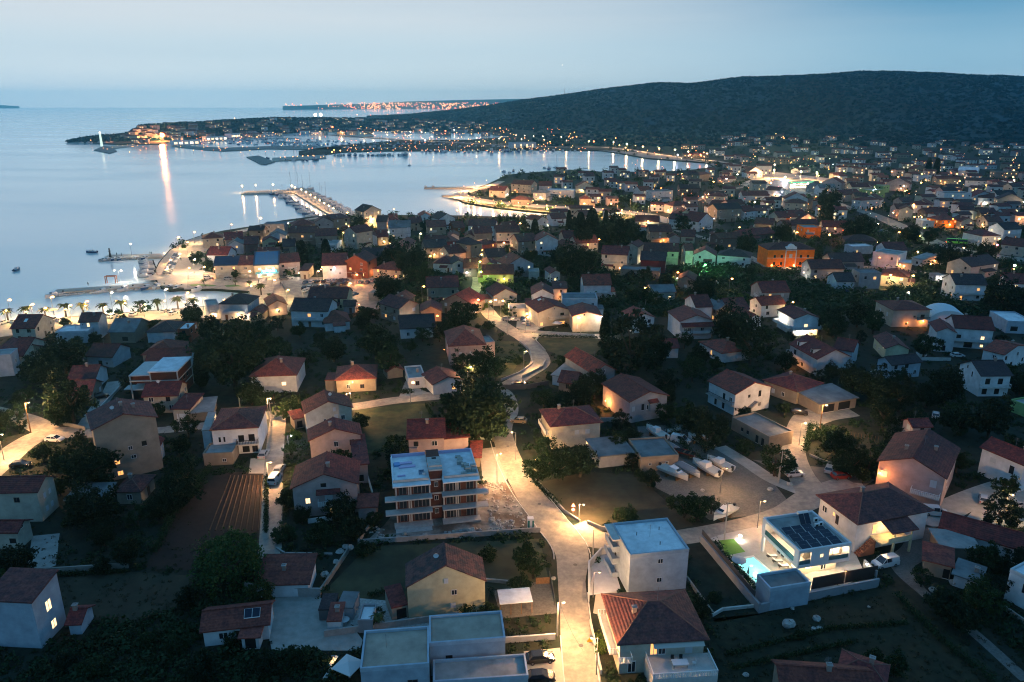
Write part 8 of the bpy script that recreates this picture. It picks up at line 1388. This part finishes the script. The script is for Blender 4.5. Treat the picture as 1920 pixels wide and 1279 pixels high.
for x, y, c, s in [(705, 370, WARM, 1), (620, 360, YEL, 1), (690, 295, ORANGE, 1.4), (1005, 272, ORANGE, 1.3), (1142, 272, WARM, 1), (1227, 270, WARM, 1), (1275, 262, YEL, 1), (1305, 242, WARM, 1.2), (1070, 300, WARM, 1), (1417, 305, WARM, .9), (1460, 300, WARM, .9), (1540, 300, WARM, 1), (1580, 300, WARM, 1), (1680, 300, ORANGE, 1), (1410, 370, WARM, 1), (1467, 375, WARM, 1), (1518, 370, WARM, 1), (1355, 375, WARM, 1), (440, 370, YEL, 1.4), (540, 380, YEL, 1.1), (270, 398, WARM, .9), (1615, 240, WARM, 1), (1520, 235, WARM, .8), (912, 365, WARM, .9), (1060, 405, WARM, .8), (1220, 400, WARM, .8), (1100, 400, WARM, .8), (1160, 410, WARM, .8)]: flamp2('n', x, y, c, s)
for x, y, c, s in [(243, 308, ORANGE, 2.2), (285, 300, WARM, 1), (192, 332, COOL, 1), (448, 303, YEL, 1), (490, 310, WARM, .8), (520, 315, WARM, .8), (545, 325, WARM, .8), (570, 330, WARM, .8), (595, 335, WARM, .8), (625, 340, WARM, .8), (640, 342, WARM, .8), (695, 350, WARM, .8), (805, 338, WHITE, 1.3), (885, 340, WHITE, 1.4), (1057, 335, ORANGE, 1.6), (1055, 352, ORANGE, 1.2), (1120, 325, WHITE, 1.3), (1138, 345, WARM, 1), (995, 325, YEL, 1), (1243, 353, WARM, 1), (1450, 312, WARM, 1.1), (1565, 362, WHITE, 1.2), (1628, 366, WHITE, 1.2), (1692, 370, WHITE, 1.2), (1758, 371, WHITE, 1.2), (1890, 376, WHITE, 1), (910, 402, COOL, 1.6), (1010, 378, YEL, 1), (1150, 385, WARM, 1), (1480, 392, WARM, 1), (1810, 410, WARM, 1.3), (820, 250, ORANGE, 1.3), (967, 237, ORANGE, 1), (372, 235, WARM, 1), (422, 215, WARM, 1), (520, 220, ORANGE, 1.2), (640, 213, ORANGE, 1), (692, 262, WARM, .8), (795, 215, ORANGE, 1), (885, 200, WARM, .8), (715, 202, ORANGE, 1), (90, 262, WARM, .8), (70, 240, WARM, .8), (30, 310, WARM, 1), (410, 455, WARM, .8), (300, 475, YEL, 1.3), (255, 470, YEL, 1.4), (240, 485, YEL, 1.2), (350, 470, WARM, 1), (1300, 410, YEL, 1.3), (1340, 405, WARM, 1)]: flamp2('o', x, y, c, s)
for x, y, c, s in [(160, 320, ORANGE, 1.8), (205, 312, WARM, 1), (250, 305, WARM, 1), (265, 335, YEL, 1.6), (330, 335, WARM, 1), (290, 345, WARM, 1.2), (300, 355, WARM, 1), (340, 360, WARM, 1), (380, 355, YEL, 1), (430, 372, WARM, 1), (503, 375, (.6, .3, 1), 1.5), (555, 375, (1, .25, .12), 2), (598, 378, (1, .25, .12), 1.6), (610, 365, WARM, 1.2), (520, 345, WARM, 1), (700, 340, WARM, .8), (855, 347, YEL, 1.3), (245, 266, WHITE, 1.1), (342, 250, YEL, .9), (12, 265, WARM, 1), (90, 300, WARM, 1), (108, 265, WARM, .8), (820, 380, WARM, 1), (725, 385, YEL, 1), (905, 287, WARM, 1), (935, 300, WARM, 1), (1130, 300, WARM, 1), (1217, 258, YEL, .9), (1557, 265, YEL, .9), (1612, 257, YEL, .8), (1665, 258, ORANGE, 1), (1580, 352, ORANGE, 1), (305, 155, ORANGE, .7)]:
    if c not in (WARM, ORANGE, WHITE, YEL): c = COOL if c[0] < .8 else ORANGE
    if y > 200: flamp2('p', x, y, c, s)
for x, y, c, s in [(517, 212, WHITE, 1.8), (495, 315, WARM, 2), (553, 297, COOL, 2), (765, 272, YEL, 1.6), (612, 195, WARM, 1), (745, 190, WARM, 1), (827, 175, WHITE, 1), (845, 207, COOL, 1), (720, 178, YEL, 1), (822, 235, YEL, 1), (1448, 358, YEL, 1.6), (1633, 355, YEL, 1.6), (1250, 360, YEL, 1.2), (1072, 355, COOL, 1), (875, 405, YEL, 1.2), (1062, 455, WARM, 1), (1668, 152, YEL, .9), (1523, 137, YEL, .9), (1453, 125, ORANGE, 1.3), (1550, 160, WARM, .9), (1833, 112, WARM, .9), (1290, 153, YEL, .9), (1510, 257, ORANGE, 1), (1825, 260, YEL, 1), (1450, 302, YEL, 1.2), (545, 380, COOL, 1.4), (300, 430, ORANGE, 1), (135, 395, WARM, 1.2), (458, 265, WARM, .9), (405, 162, YEL, .9), (335, 200, WARM, .9), (40, 155, ORANGE, 2), (100, 155, ORANGE, 1.6), (75, 130, ORANGE, 1), (520, 30, ORANGE, 1), (570, 60, WARM, 1), (850, 55, WARM, 1), (1425, 5, ORANGE, .8), (1130, 45, WARM, 1), (1240, 50, WHITE, 1), (1330, 55, WHITE, 1)]: flamp2('q', x, y, c, s)
rl_ = random.Random(21)
for k in range(330): flamp2('z', rl_.uniform(240, 1100), rl_.uniform(240, 286), rl_.choice([WARM, WARM, YEL, ORANGE, ORANGE]), rl_.uniform(.45, .9), 22)
for k in range(190): x = rl_.uniform(1150, 1915); flamp2('z', x, rl_.uniform(285, 410), rl_.choice([WARM, WARM, YEL, ORANGE, ORANGE, WHITE]), rl_.uniform(.35, .65), 22)
# far town lights beyond the bay
CL = MB()
for k in range(380):
    x = rl_.choice([rl_.uniform(535, 985), rl_.gauss(850, 45), rl_.gauss(700, 45)]); x = min(max(x, 534), 985); y = rl_.uniform(203.8, 205.4); g = G(x, y); g2 = g.normalized() * min(g.length, 11000); R_ = rl_.uniform(.4, 1.0) * g2.length / FPX; z = rl_.uniform(0, 75)
    CL.mat(bulbmat(rl_.choice([WARM, ORANGE, ORANGE, WARM, YEL]), 22)).ball((g2.x, g2.y, z + 4), R_, n=6)
for nm, m_, lb in (('city_lights', CL, 'countless tiny glittering lamps of the distant city across the bay'), ('distant_lamps', SL, 'small scattered lamps round the far harbour and hillside')): o = m_.build(nm); o['kind'] = 'stuff'; tag(o, lb, 'lamps')
def blaze(label, px, py, col, power, r, h_=10, es=30, nm='floodlight'):
    g = G(px, py); t = empty(nm, (g.x, g.y, 0), 0, label, 'floodlight'); MB().mat(m_metal).tube((0, 0, -1), (0, 0, h_ - r), .3, n=6).build('pole', t); MB().mat(bulbmat(col, es, True)).ball((0, 0, h_), r, n=10).build('lamp_head', t)
    if power: l = bpy.data.objects.new('lamp_light', lightdata(power, col, r)); C.objects.link(l); l.parent = t; l.location = (0, -r * 2.2, h_)
blaze('fierce orange floodlight on the shore casting a long streak on the sea', 306, 264, ORANGE, 900000, 4.5, 12, 60)
blaze('white stadium floodlight behind the marina, left one of the pair', 592, 224, WHITE, 0, 8, 22, 22); blaze('white stadium floodlight behind the marina, right one of the pair', 602, 224, WHITE, 0, 8, 22, 22)
for i, (x, y) in enumerate([(455, 359), (480, 357.5), (513, 356.5), (548, 358.5), (554, 362)] + [(566 + i * 8.6, 366 + i * 5.4) for i in range(8)]):
    g = G(x, y); t = empty('pier_lamp', (g.x, g.y, 0)); auto(t, 'warm lamp on the yacht pier', 'pier lamp', 'lamps of the yacht pier', (x, y)); MB().mat(m_metal).tube((0, 0, 0), (0, 0, 5), .08, n=5).build('pole', t); MB().mat(bulbmat(WARM, 40, True)).ball((0, 0, 5.2), .45).build('globe', t); l = bpy.data.objects.new('lamp_light', lightdata(4500, WARM, .4)); C.objects.link(l); l.parent = t; l.location = (0, -.8, 5)
for i in range(24):
    x, y = [(862, 372), (878, 379), (900, 384), (925, 388), (955, 391), (990, 395), (1025, 398), (1060, 400), (1095, 403), (1130, 405), (1165, 408), (1195, 411), (870, 360), (890, 354), (912, 349), (889, 381.5), (940, 389.5), (972, 393), (1007, 396.5), (1042, 399), (1077, 401.5), (1112, 404), (1148, 406.5), (1180, 409.5)][i]
    g = G(x, y - 1.5); t = empty('promenade_lamp', (g.x, g.y, 0)); auto(t, 'low orange lamp on the curved promenade', 'promenade lamp', 'lamps of the curved promenade', (x, y)); MB().mat(m_metal).tube((0, 0, 0), (0, 0, 4.5), .08, n=5).build('pole', t); MB().mat(bulbmat(WARM, 26, True)).ball((0, 0, 4.7), .3).build('globe', t); l = bpy.data.objects.new('lamp_light', lightdata(38000, (1, .48, .18), .4)); C.objects.link(l); l.parent = t; l.location = (0, .9, 4.6)
for x, y in [(1150, 276), (1175, 280), (1205, 285), (1235, 289), (1265, 292), (1290, 296), (1325, 300), (700, 257), (760, 261), (640, 253), (1430, 325), (1450, 335), (1470, 350), (1500, 338), (1530, 342)] + [(600 + 42 * k, np.interp(600 + 42 * k, [600, 800, 1130], [254, 264, 275])) for k in range(13)]:
    g = G(x, y); t = empty('street_lamp', (g.x, g.y, 0)); auto(t, 'tall harbour-road lamp', 'street lamp', 'lamps of the harbour road', (x, y)); MB().mat(m_metal).tube((0, 0, 0), (0, 0, 9), .15, n=5).build('pole', t); MB().mat(bulbmat(WARM, 26)).ball((0, 0, 9.3), .7).build('globe', t); l = bpy.data.objects.new('lamp_light', lightdata((16000 if x < 1135 else 32000) if x < 1400 else 110000, WARM, .8)); C.objects.link(l); l.parent = t; l.location = (0, -2, 9)

# ------------------------------------------------------------------ walls, fences and small things near by
wall_('b', [(685, 452), (1177, 418), (1770, 378)], 1.0, 'long grey concrete wall in front of the building site', m_conc); wall_('b', [(680, 445), (785, 300)], .8, 'low wall beside the building site rubble'); wall_('b', [(0, 730), (180, 760), (450, 765)], 1.6, 'curving grey boundary wall behind the white bungalow', m_conc)
wall_('b', [(450, 752), (520, 650), (620, 500)], 1.0, 'rough stone wall climbing beside the mown field', m_rock); wall_('b', [(480, 1005), (700, 975), (1280, 895)], 1.1, 'grey wall below the pebble yard', m_conc); wall_('b', [(765, 160), (690, -100), (650, -260)], 1.0, 'thin pale wall beside the pink gabled house', m_pale)
wall_('b', [(380, 325), (520, 305)], .9, 'white balustrade wall in front of the pink gabled house', m_whitep, nm='balustrade'); wall_('b', [(190, 480), (240, 512), (520, 515)], .35, 'low kerb round the dark garden plot', m_conc); wall_('a', [(240, 628), (770, 592)], 1.0, 'low stone wall with small pillars across the dark meadow', m_rock)
wall_('c', [(180, 40), (320, 195), (380, 260), (470, 320)], .6, 'kerb wall along the inner side of the bright street', m_conc); wall_('c', [(520, 330), (600, 365), (660, 372)], .8, 'low dark wall at the junction corner', m_conc); wall_('c', [(0, 1045), (320, 1022)], 1.0, 'garden wall beside the gate post', m_pale); wall_('c', [(290, 650), (320, 815)], 1.3, 'dark slatted garden fence beside the street', mat('dark_slats', (.04, .04, .045), .6), th=.07, nm='fence', cat='fence')
wall_('c', [(208, 690), (290, 685)], 1.2, 'short wooden panel fence beside the street', m_wood, th=.08, nm='fence', cat='fence'); wall_('c', [(1115, 665), (1270, 880)], .7, 'low stone wall behind the brown hip-roofed house', m_rock); wall_('c', [(1270, 885), (1330, 850), (1520, 830)], .5, 'pale low wall beside the villa garden', m_pale); wall_('c', [(535, 930), (600, 1230)], .7, 'low wall and hedge border beside the street', m_pale)
wall_('c', [(590, 930), (645, 930)], 1.3, 'wrought iron gate beside the brown hip-roofed house', m_black, th=.05, nm='gate', cat='gate'); wall_('g', [(260, 275), (240, 300), (310, 375)], .6, 'curved low wall at the tip of the grass inside the bend', m_conc); wall_('g', [(0, 580), (150, 520), (220, 460), (200, 370), (130, 310)], .6, 'low wall curving along the inside of the road bend', m_conc)
wall_('g', [(0, 640), (180, 640), (330, 610)], 1.4, 'dark retaining wall below the parked car', mat('dark_wall', (.07, .07, .075), .9)); wall_('g', [(310, 445), (290, 490), (150, 560)], .8, 'stone wall round the white house garden on the bend', m_conc); wall_('g', [(130, 235), (660, 268)], .8, 'pale boundary wall below the cream houses', m_pale); wall_('g', [(845, 0 + 870), (700, 870)], 1.2, 'low wall closing the orange-lit yard', m_conc)
wall_('h', [(370, 1110), (460, 1150), (560, 1180)], .5, 'low kerb round the dark garden island', m_conc); wall_('h', [(1160, 435), (1360, 440)], 1.0, 'lamp-lit garden wall beside the dark trees', m_pale); wall_('d', [(1360, 760), (1603, 930)], .8, 'pale stone terrace wall below the crest house', m_rock); wall_('d', [(640, 590), (710, 655)], 1.5, 'end wall of the villa garden', MAT['grey_render'], th=.3)
wall_('f', [(1600, 640 + 350), (1750, 995)], .8, 'low wall behind the apartment driveway', m_pale); wall_('e', [(600, 925), (440, 890), (410, 860)], .9, 'stone wall at the foot of the side lane', m_rock); wall_('e', [(700, 790), (860, 620)], .8, 'pale wall beside the side lane', m_pale); wall_('l', [(1200, 860), (1330, 1010)], .6, 'thin pale path wall below the green-lit house', m_pale)
wall_('b', [(1290, 660), (1603, 690)], .6, 'grey edging wall beside the pergola yard', m_conc)
# white portable cabinet, pergola, signs
g = G(*PX('c', 175, 352)); t = empty('utility_cabinet', (g.x, g.y, 0), .1, 'white and green upright utility cabinet at the end of the concrete wall', 'cabinet'); MB().mat(m_whitep).box(-.6, .6, -.5, .5, 0, 2.3).build('body', t); MB().mat(mat('green_panel', (.02, .16, .13), .5)).box(-.61, -.2, -.52, -.5, .1, 1.9).box(.3, .61, -.52, -.5, .1, 1.9).build('door', t)
a, u, n, W_ = local('c', (-6, 808), (185, 792), 2.4); t = empty('pergola', (a.x, a.y, 0), math.atan2(u.y, u.x), 'wooden pergola with flat grey-white roof beside the pebble yard', 'pergola'); MB().mat(roofm('white')).box(-.1, W_ + .1, -.2, 3.6, 2.35, 2.47).build('roof', t)
for k in range(4):
    for yy in (0, 3.3): MB().mat(m_wood).box(W_ * k / 3 - .07, W_ * k / 3 + .07, yy, yy + .14, 0, 2.35).build('post', t)
def sign(r, q, h_, label, tri=True, col=(.6, .05, .04), inner=(.6, .6, .58), round_=False, rz=0):
    g = G(*PX(r, *q)); t = empty('road_sign', (g.x, g.y, 0), rz, label, 'road sign'); MB().mat(m_metal).tube((0, 0, 0), (0, 0, h_), .04, n=6).build('post', t)
    def plate(zc, rad, n_, m_, y): P = [(rad * math.sin(2 * math.pi * i / n_), y, zc + rad * math.cos(2 * math.pi * i / n_)) for i in range(n_)]; P2 = [(p[0], y + .03, p[2]) for p in P]; pl_ = MB().mat(m_); pl_.loft([P, P2]); return pl_
    if tri: plate(h_, .55, 3, mat('sign_%d' % int(col[0] * 100), col, .4), -.08).build('sign_face', t); plate(h_, .36, 3, mat('signin_%d' % int(inner[2] * 100), inner, .4), -.11).build('sign_symbol', t)
    if round_: plate(h_ - .95, .38, 20, mat('sign_60', (.6, .05, .04), .4), -.08).build('sign_face', t); plate(h_ - .95, .27, 20, mat('signin_58', (.6, .6, .58), .4), -.11).build('sign_symbol', t)
    return t
sign('c', (430, 290), 2.8, 'red-bordered triangular warning sign above a round sign at the junction', round_=True); sign('c', (530, 1045), .55, 'yellow triangular warning sign standing low at the roadside', col=(.75, .35, .03), inner=(.7, .3, .02))
upole('c', 549, 552, 362, 'slim black pole with a small round box at the junction', arm=False); upole('c', 1340, 425, 195, 'concrete utility pole beside the villa lawn'); upole('h', 155, 1275, 1075, 'pale utility pole beside the white car and boats'); upole('d', 125, 80, -20, 'utility pole by the gravel lot track'); upole('d', 750, 90, -30, 'utility pole in front of the big pink-plastered house'); upole('f', 188, 900, 730, 'dark wooden pole at the corner of the lane'); upole('g', 800, 480, 430, 'short pole beside the long stone house'); upole('g', 560, 262, 175, 'black pole beside the floodlit cream house', arm=False); upole('g', 42, 255, 130, 'dark pole at the road fork', arm=False); upole('l', 592, 1100, 1000, 'dark pole in front of the double garage', arm=False); upole('j', 497, 1050, 950, 'dark pole at the edge of the basin road', arm=False); upole('j', 952, 1000, 940, 'dark pole beside the village car park', arm=False); upole('e', 1275, 920, 800, 'slim dark pole beside the ochre house track', arm=False)
# overhead wire between two poles
p0, p1 = G(*PX('c', 335, 1000)), G(*PX('c', 480, 1330)); wm_ = MB().mat(m_black); pr_v = None
for k in range(13): s = k / 12; q = p0.lerp(p1, s); q.z = 7.0 - 4 * .8 * s * (1 - s); (wm_.tube(pr_v, q, .02, n=4) if pr_v else None); pr_v = q.copy()
tag(wm_.build('overhead_wire'), 'thin black overhead wire sagging along the street', 'wire')
parasol('b', (625, 1250), 2.8, 2.4, (.5, .5, .5), 'large square white parasol beside the modern flat-roofed house'); parasol('g', (395, 205), 2.5, 2.2, (.5, .52, .55), 'white parasol in front of the cream house with orange lit windows')
g = G(*PX('b', 598, 925)); t = empty('garden_table', (g.x, g.y, 0), 0, 'round white garden table beside the barbecue hut', 'table'); MB().mat(m_whitep).tube((0, 0, .7), (0, 0, .76), .8, n=20).build('table_top', t); MB().mat(m_whitep).tube((0, 0, 0), (0, 0, .7), .06, n=8).tube((0, 0, 0), (0, 0, .05), .35, n=12).build('leg', t)
for i, (x, y, lb) in enumerate([(500, 1240, 'long pale bench by the white parasol'), (530, 1165, 'white sunbed by the lit corner of the modern house terrace')]): g = G(*PX('b', x, y)); b_ = empty('garden_bench', (g.x, g.y, 0), 1.3, lb, 'bench'); MB().mat(m_pale).box(-1.1, 1.1, -.3, .3, .38, .45).build('seat', b_); [MB().mat(m_metal).box(q - .05, q + .05, -.28, .28, 0, .38).build('leg', b_) for q in (-.9, .9)]
lamp('b', 530, 1165, 1.2, 60, YEL, label='dim lantern beside the white sunbed', arm=.05, head=.10, es=20, cat='garden light', nm='garden_light')
# red mat on workshop roof, rubble boulders, yard bits
rk = random.Random(4)
for i, (r, x, y, s) in enumerate([('b', 600, 470, .7), ('b', 625, 480, .9), ('b', 570, 500, .8), ('b', 545, 560, .6), ('b', 480, 640, .9), ('b', 955, 390, .5), ('b', 1360, 372, .9), ('b', 1480, 310, .8), ('b', 1500, 330, .6), ('d', 185, 940, 1.2), ('d', 355, 905, .8), ('d', 340, 965, .5), ('d', 375, 960, .5), ('d', 670, 830, .3), ('d', 210, 840, .4), ('c', 315, 660, .5), ('c', 1470, 1240, .5), ('d', 75, 125, .7), ('d', 195, 95, .7), ('c', 1210, 130, .5), ('d', 1180, 690, .9), ('d', 1060, 735, .9), ('d', 1100, 720, .6)]):
    g = G(*PX(r, x, y)); mb = MB().mat(mat('pale_rock', (.30, .29, .27), .9, noise=.3, scale=2, bump=.5)); mb.ball((0, 0, s * .3), s, .55, 8); mb.v = [(a * rk.uniform(.75, 1.2), b * rk.uniform(.75, 1.2), max(-.05, c * rk.uniform(.8, 1.2))) for a, b, c in mb.v]
    o = mb.build('boulder'); o.location = (g.x, g.y, 0); o.rotation_euler.z = rk.random() * 3; auto(o, 'pale rough boulder' if s > .6 else 'small pale stone', 'boulder', 'boulders and rubble', PX(r, x, y))
RB = MB().mat(MAT['pale_rock'])
for k in range(420):
    x = rk.uniform(892, 1005) if k % 3 else rk.uniform(690, 900); y = rk.uniform(905, 1000) if k % 3 else rk.uniform(985, 1010); g = G(x, y)
    if any(abs((g.x - o[0]) * o[4] + (g.y - o[1]) * o[5]) < o[2] and abs((g.y - o[1]) * o[4] - (g.x - o[0]) * o[5]) < o[3] for o in OCC if o[2] > 1) or x - 940 > (y - 900) * .62: continue
    q = rk.uniform(.08, .42); k0 = len(RB.v); RB.ball((g.x, g.y, q * .2), q, .6, 6); RB.v[k0:] = [(a + rk.uniform(-.3, .3) * q, b + rk.uniform(-.3, .3) * q, c) for a, b, c in RB.v[k0:]]
o = RB.build('rubble'); o['kind'] = 'stuff'; tag(o, 'scattered pale stones and rubble round the apartment building site', 'rubble')
for x in range(9):
    g = G(*PX('h', 660 + x * 24, 975 + x * 4)); auto(MB().mat(m_wood).tube((0, 0, -.1), (0, 0, 1.3), .04, n=5).build('garden_stake'), 'thin wooden garden stake', 'stake', 'bean stakes in the garden', PX('h', 660 + x * 24, 975)).location = (g.x, g.y, 0)
# portico frame on the pier, people
g = G(*PX('i', 998, 728)); t = empty('pier_shelter', (g.x, g.y, 0), .08, 'orange frame shelter on the long low stone pier', 'shelter'); MB().mat(mat('orange_frame', (.4, .14, .06), .7)).box(-2.4, -2.1, -.15, .15, 0, 3.2).box(2.1, 2.4, -.15, .15, 0, 3.2).box(-2.4, 2.4, -.15, .15, 3.2, 3.5).box(-2.4, -2.1, 1.5, 1.8, 0, 3.2).box(2.1, 2.4, 1.5, 1.8, 0, 3.2).box(-2.4, 2.4, 1.5, 1.8, 3.2, 3.5).build('frame', t)
def person_mesh():
    J = [((0, 0, .95), .14), ((0, 0, 1.2), .15), ((0, 0, 1.42), .15), ((0, 0, 1.52), .06), ((0, .01, 1.63), .10), ((0, .01, 1.74), .07), ((.1, 0, .9), .10), ((.11, .06, .5), .065), ((.12, 0, .08), .045), ((.12, .12, .03), .035), ((-.1, 0, .9), .10), ((-.11, -.06, .5), .065), ((-.12, -.1, .08), .045), ((-.12, .02, .03), .035), ((.2, 0, 1.4), .07), ((.26, -.03, 1.12), .05), ((.27, .06, .88), .035), ((-.2, 0, 1.4), .07), ((-.26, .03, 1.12), .05), ((-.27, .1, .88), .035)]
    E_ = [(0, 1), (1, 2), (2, 3), (3, 4), (4, 5), (0, 6), (6, 7), (7, 8), (8, 9), (0, 10), (10, 11), (11, 12), (12, 13), (2, 14), (14, 15), (15, 16), (2, 17), (17, 18), (18, 19)]
    me = bpy.data.meshes.new('person'); me.from_pydata([j[0] for j in J], E_, []); o = bpy.data.objects.new('person', me); C.objects.link(o); md = o.modifiers.new('s', 'SKIN'); o.modifiers.new('b', 'SUBSURF').levels = 1
    for i, j in enumerate(J): me.skin_vertices[0].data[i].radius = (j[1], j[1])
    me.skin_vertices[0].data[0].use_root = True; dg = bpy.context.evaluated_depsgraph_get(); r_ = bpy.data.meshes.new_from_object(o.evaluated_get(dg)); bpy.data.objects.remove(o); return r_
pm_ = person_mesh()
for i, (r, x, y, c_, lb) in enumerate([('i', 795, 748, (.03, .03, .04), 'person in dark clothes standing alone on the long low stone pier'), ('i', 1052, 478, (.04, .03, .03), 'person in dark clothes beside the harbour light on the beacon pier'), ('i', 1352, 468, (.05, .04, .04), 'person in dark clothes, left of the pair walking on the beacon pier'), ('i', 1364, 468, (.03, .04, .06), 'person in dark clothes, right of the pair walking on the beacon pier'), ('i', 1095, 480, (.05, .02, .02), 'person in reddish clothes near the pier lamp'), ('j', 760, 892, (.1, .1, .1), 'person in grey walking beside the car park barrier'), ('j', 775, 885, (.3, .3, .3), 'person in white beside the car park barrier'), ('j', 182, 850, (.3, .04, .04), 'person in red walking past the cafe'), ('j', 825, 960, (.3, .2, .1), 'person in tan clothes crossing the plaza'), ('i', 1415, 655, (.3, .05, .04), 'person in red on the harbour quay'), ('i', 1630, 525, (.03, .03, .03), 'person in dark clothes crossing the waterfront road'), ('j', 570, 870, (.05, .05, .06), 'person in dark clothes near the bar terrace')]):
    g = G(*PX(r, x, y)); m2 = pm_.copy(); m2.materials.clear(); m2.materials.append(mat(f'clothes_{i}', c_, .8)); m2.name = 'person'; o = place('person', m2, None, (g.x, g.y, .02), i * 1.3); tag(o, lb, 'person')
    hd = MB().mat(mat('hair', (.02, .015, .01), .9)).ball((0, -.0, 1.72), .105, .9, 8).build('hair', o)
wall_('j', [(770, 890), (815, 970)], .9, 'dark barrier between the plaza and the car park', m_black, th=.2, nm='barrier', cat='barrier')
# cafe terrace umbrellas and awnings in front of the bar row
for i, (r, x, y) in enumerate([('j', 450, 840), ('j', 500, 850), ('j', 600, 850), ('j', 650, 855), ('j', 690, 850), ('j', 120, 830), ('j', 240, 835), ('i', 1520, 655), ('i', 490, 1010), ('i', 1500, 650)]):
    g = G(*PX(r, x, y)); t = parasol(r, (x, y), 2.6, 1.6, [(.4, .38, .3), (.3, .1, .08), (.45, .4, .2)][i % 3], 'x'); auto(t, ['cream', 'dark red', 'yellow'][i % 3] + ' cafe parasol', 'parasol', 'cafe parasols on the waterfront', PX(r, x, y))
# mast on the hill, aircraft light
g = Vector(hillc[int((1062 - 690) / 8)][hr]); t = MB().mat(m_metal).tube((0, 0, -5), (0, 0, 26), .9, .3, 5).tube((-3, 0, 18), (3, 0, 18), .3, n=4).build('radio_mast'); t.location = g; tag(t, 'thin radio mast on the low end of the long hill', 'radio mast')
dx, dy, dz = ray(1054, 122); t = MB().mat(bulbmat(WHITE, 8)).ball((0, 0, 0), 4.2, n=8).build('evening_star'); t.location = (dx * 9000, dy * 9000, CAMH + dz * 9000); tag(t, 'single bright point of light high in the dusk sky', 'star')
finish_labels()
for o in list(bpy.data.objects):
    for k in ('W', 'D', 'H'):
        if k in o.keys(): del o[k]
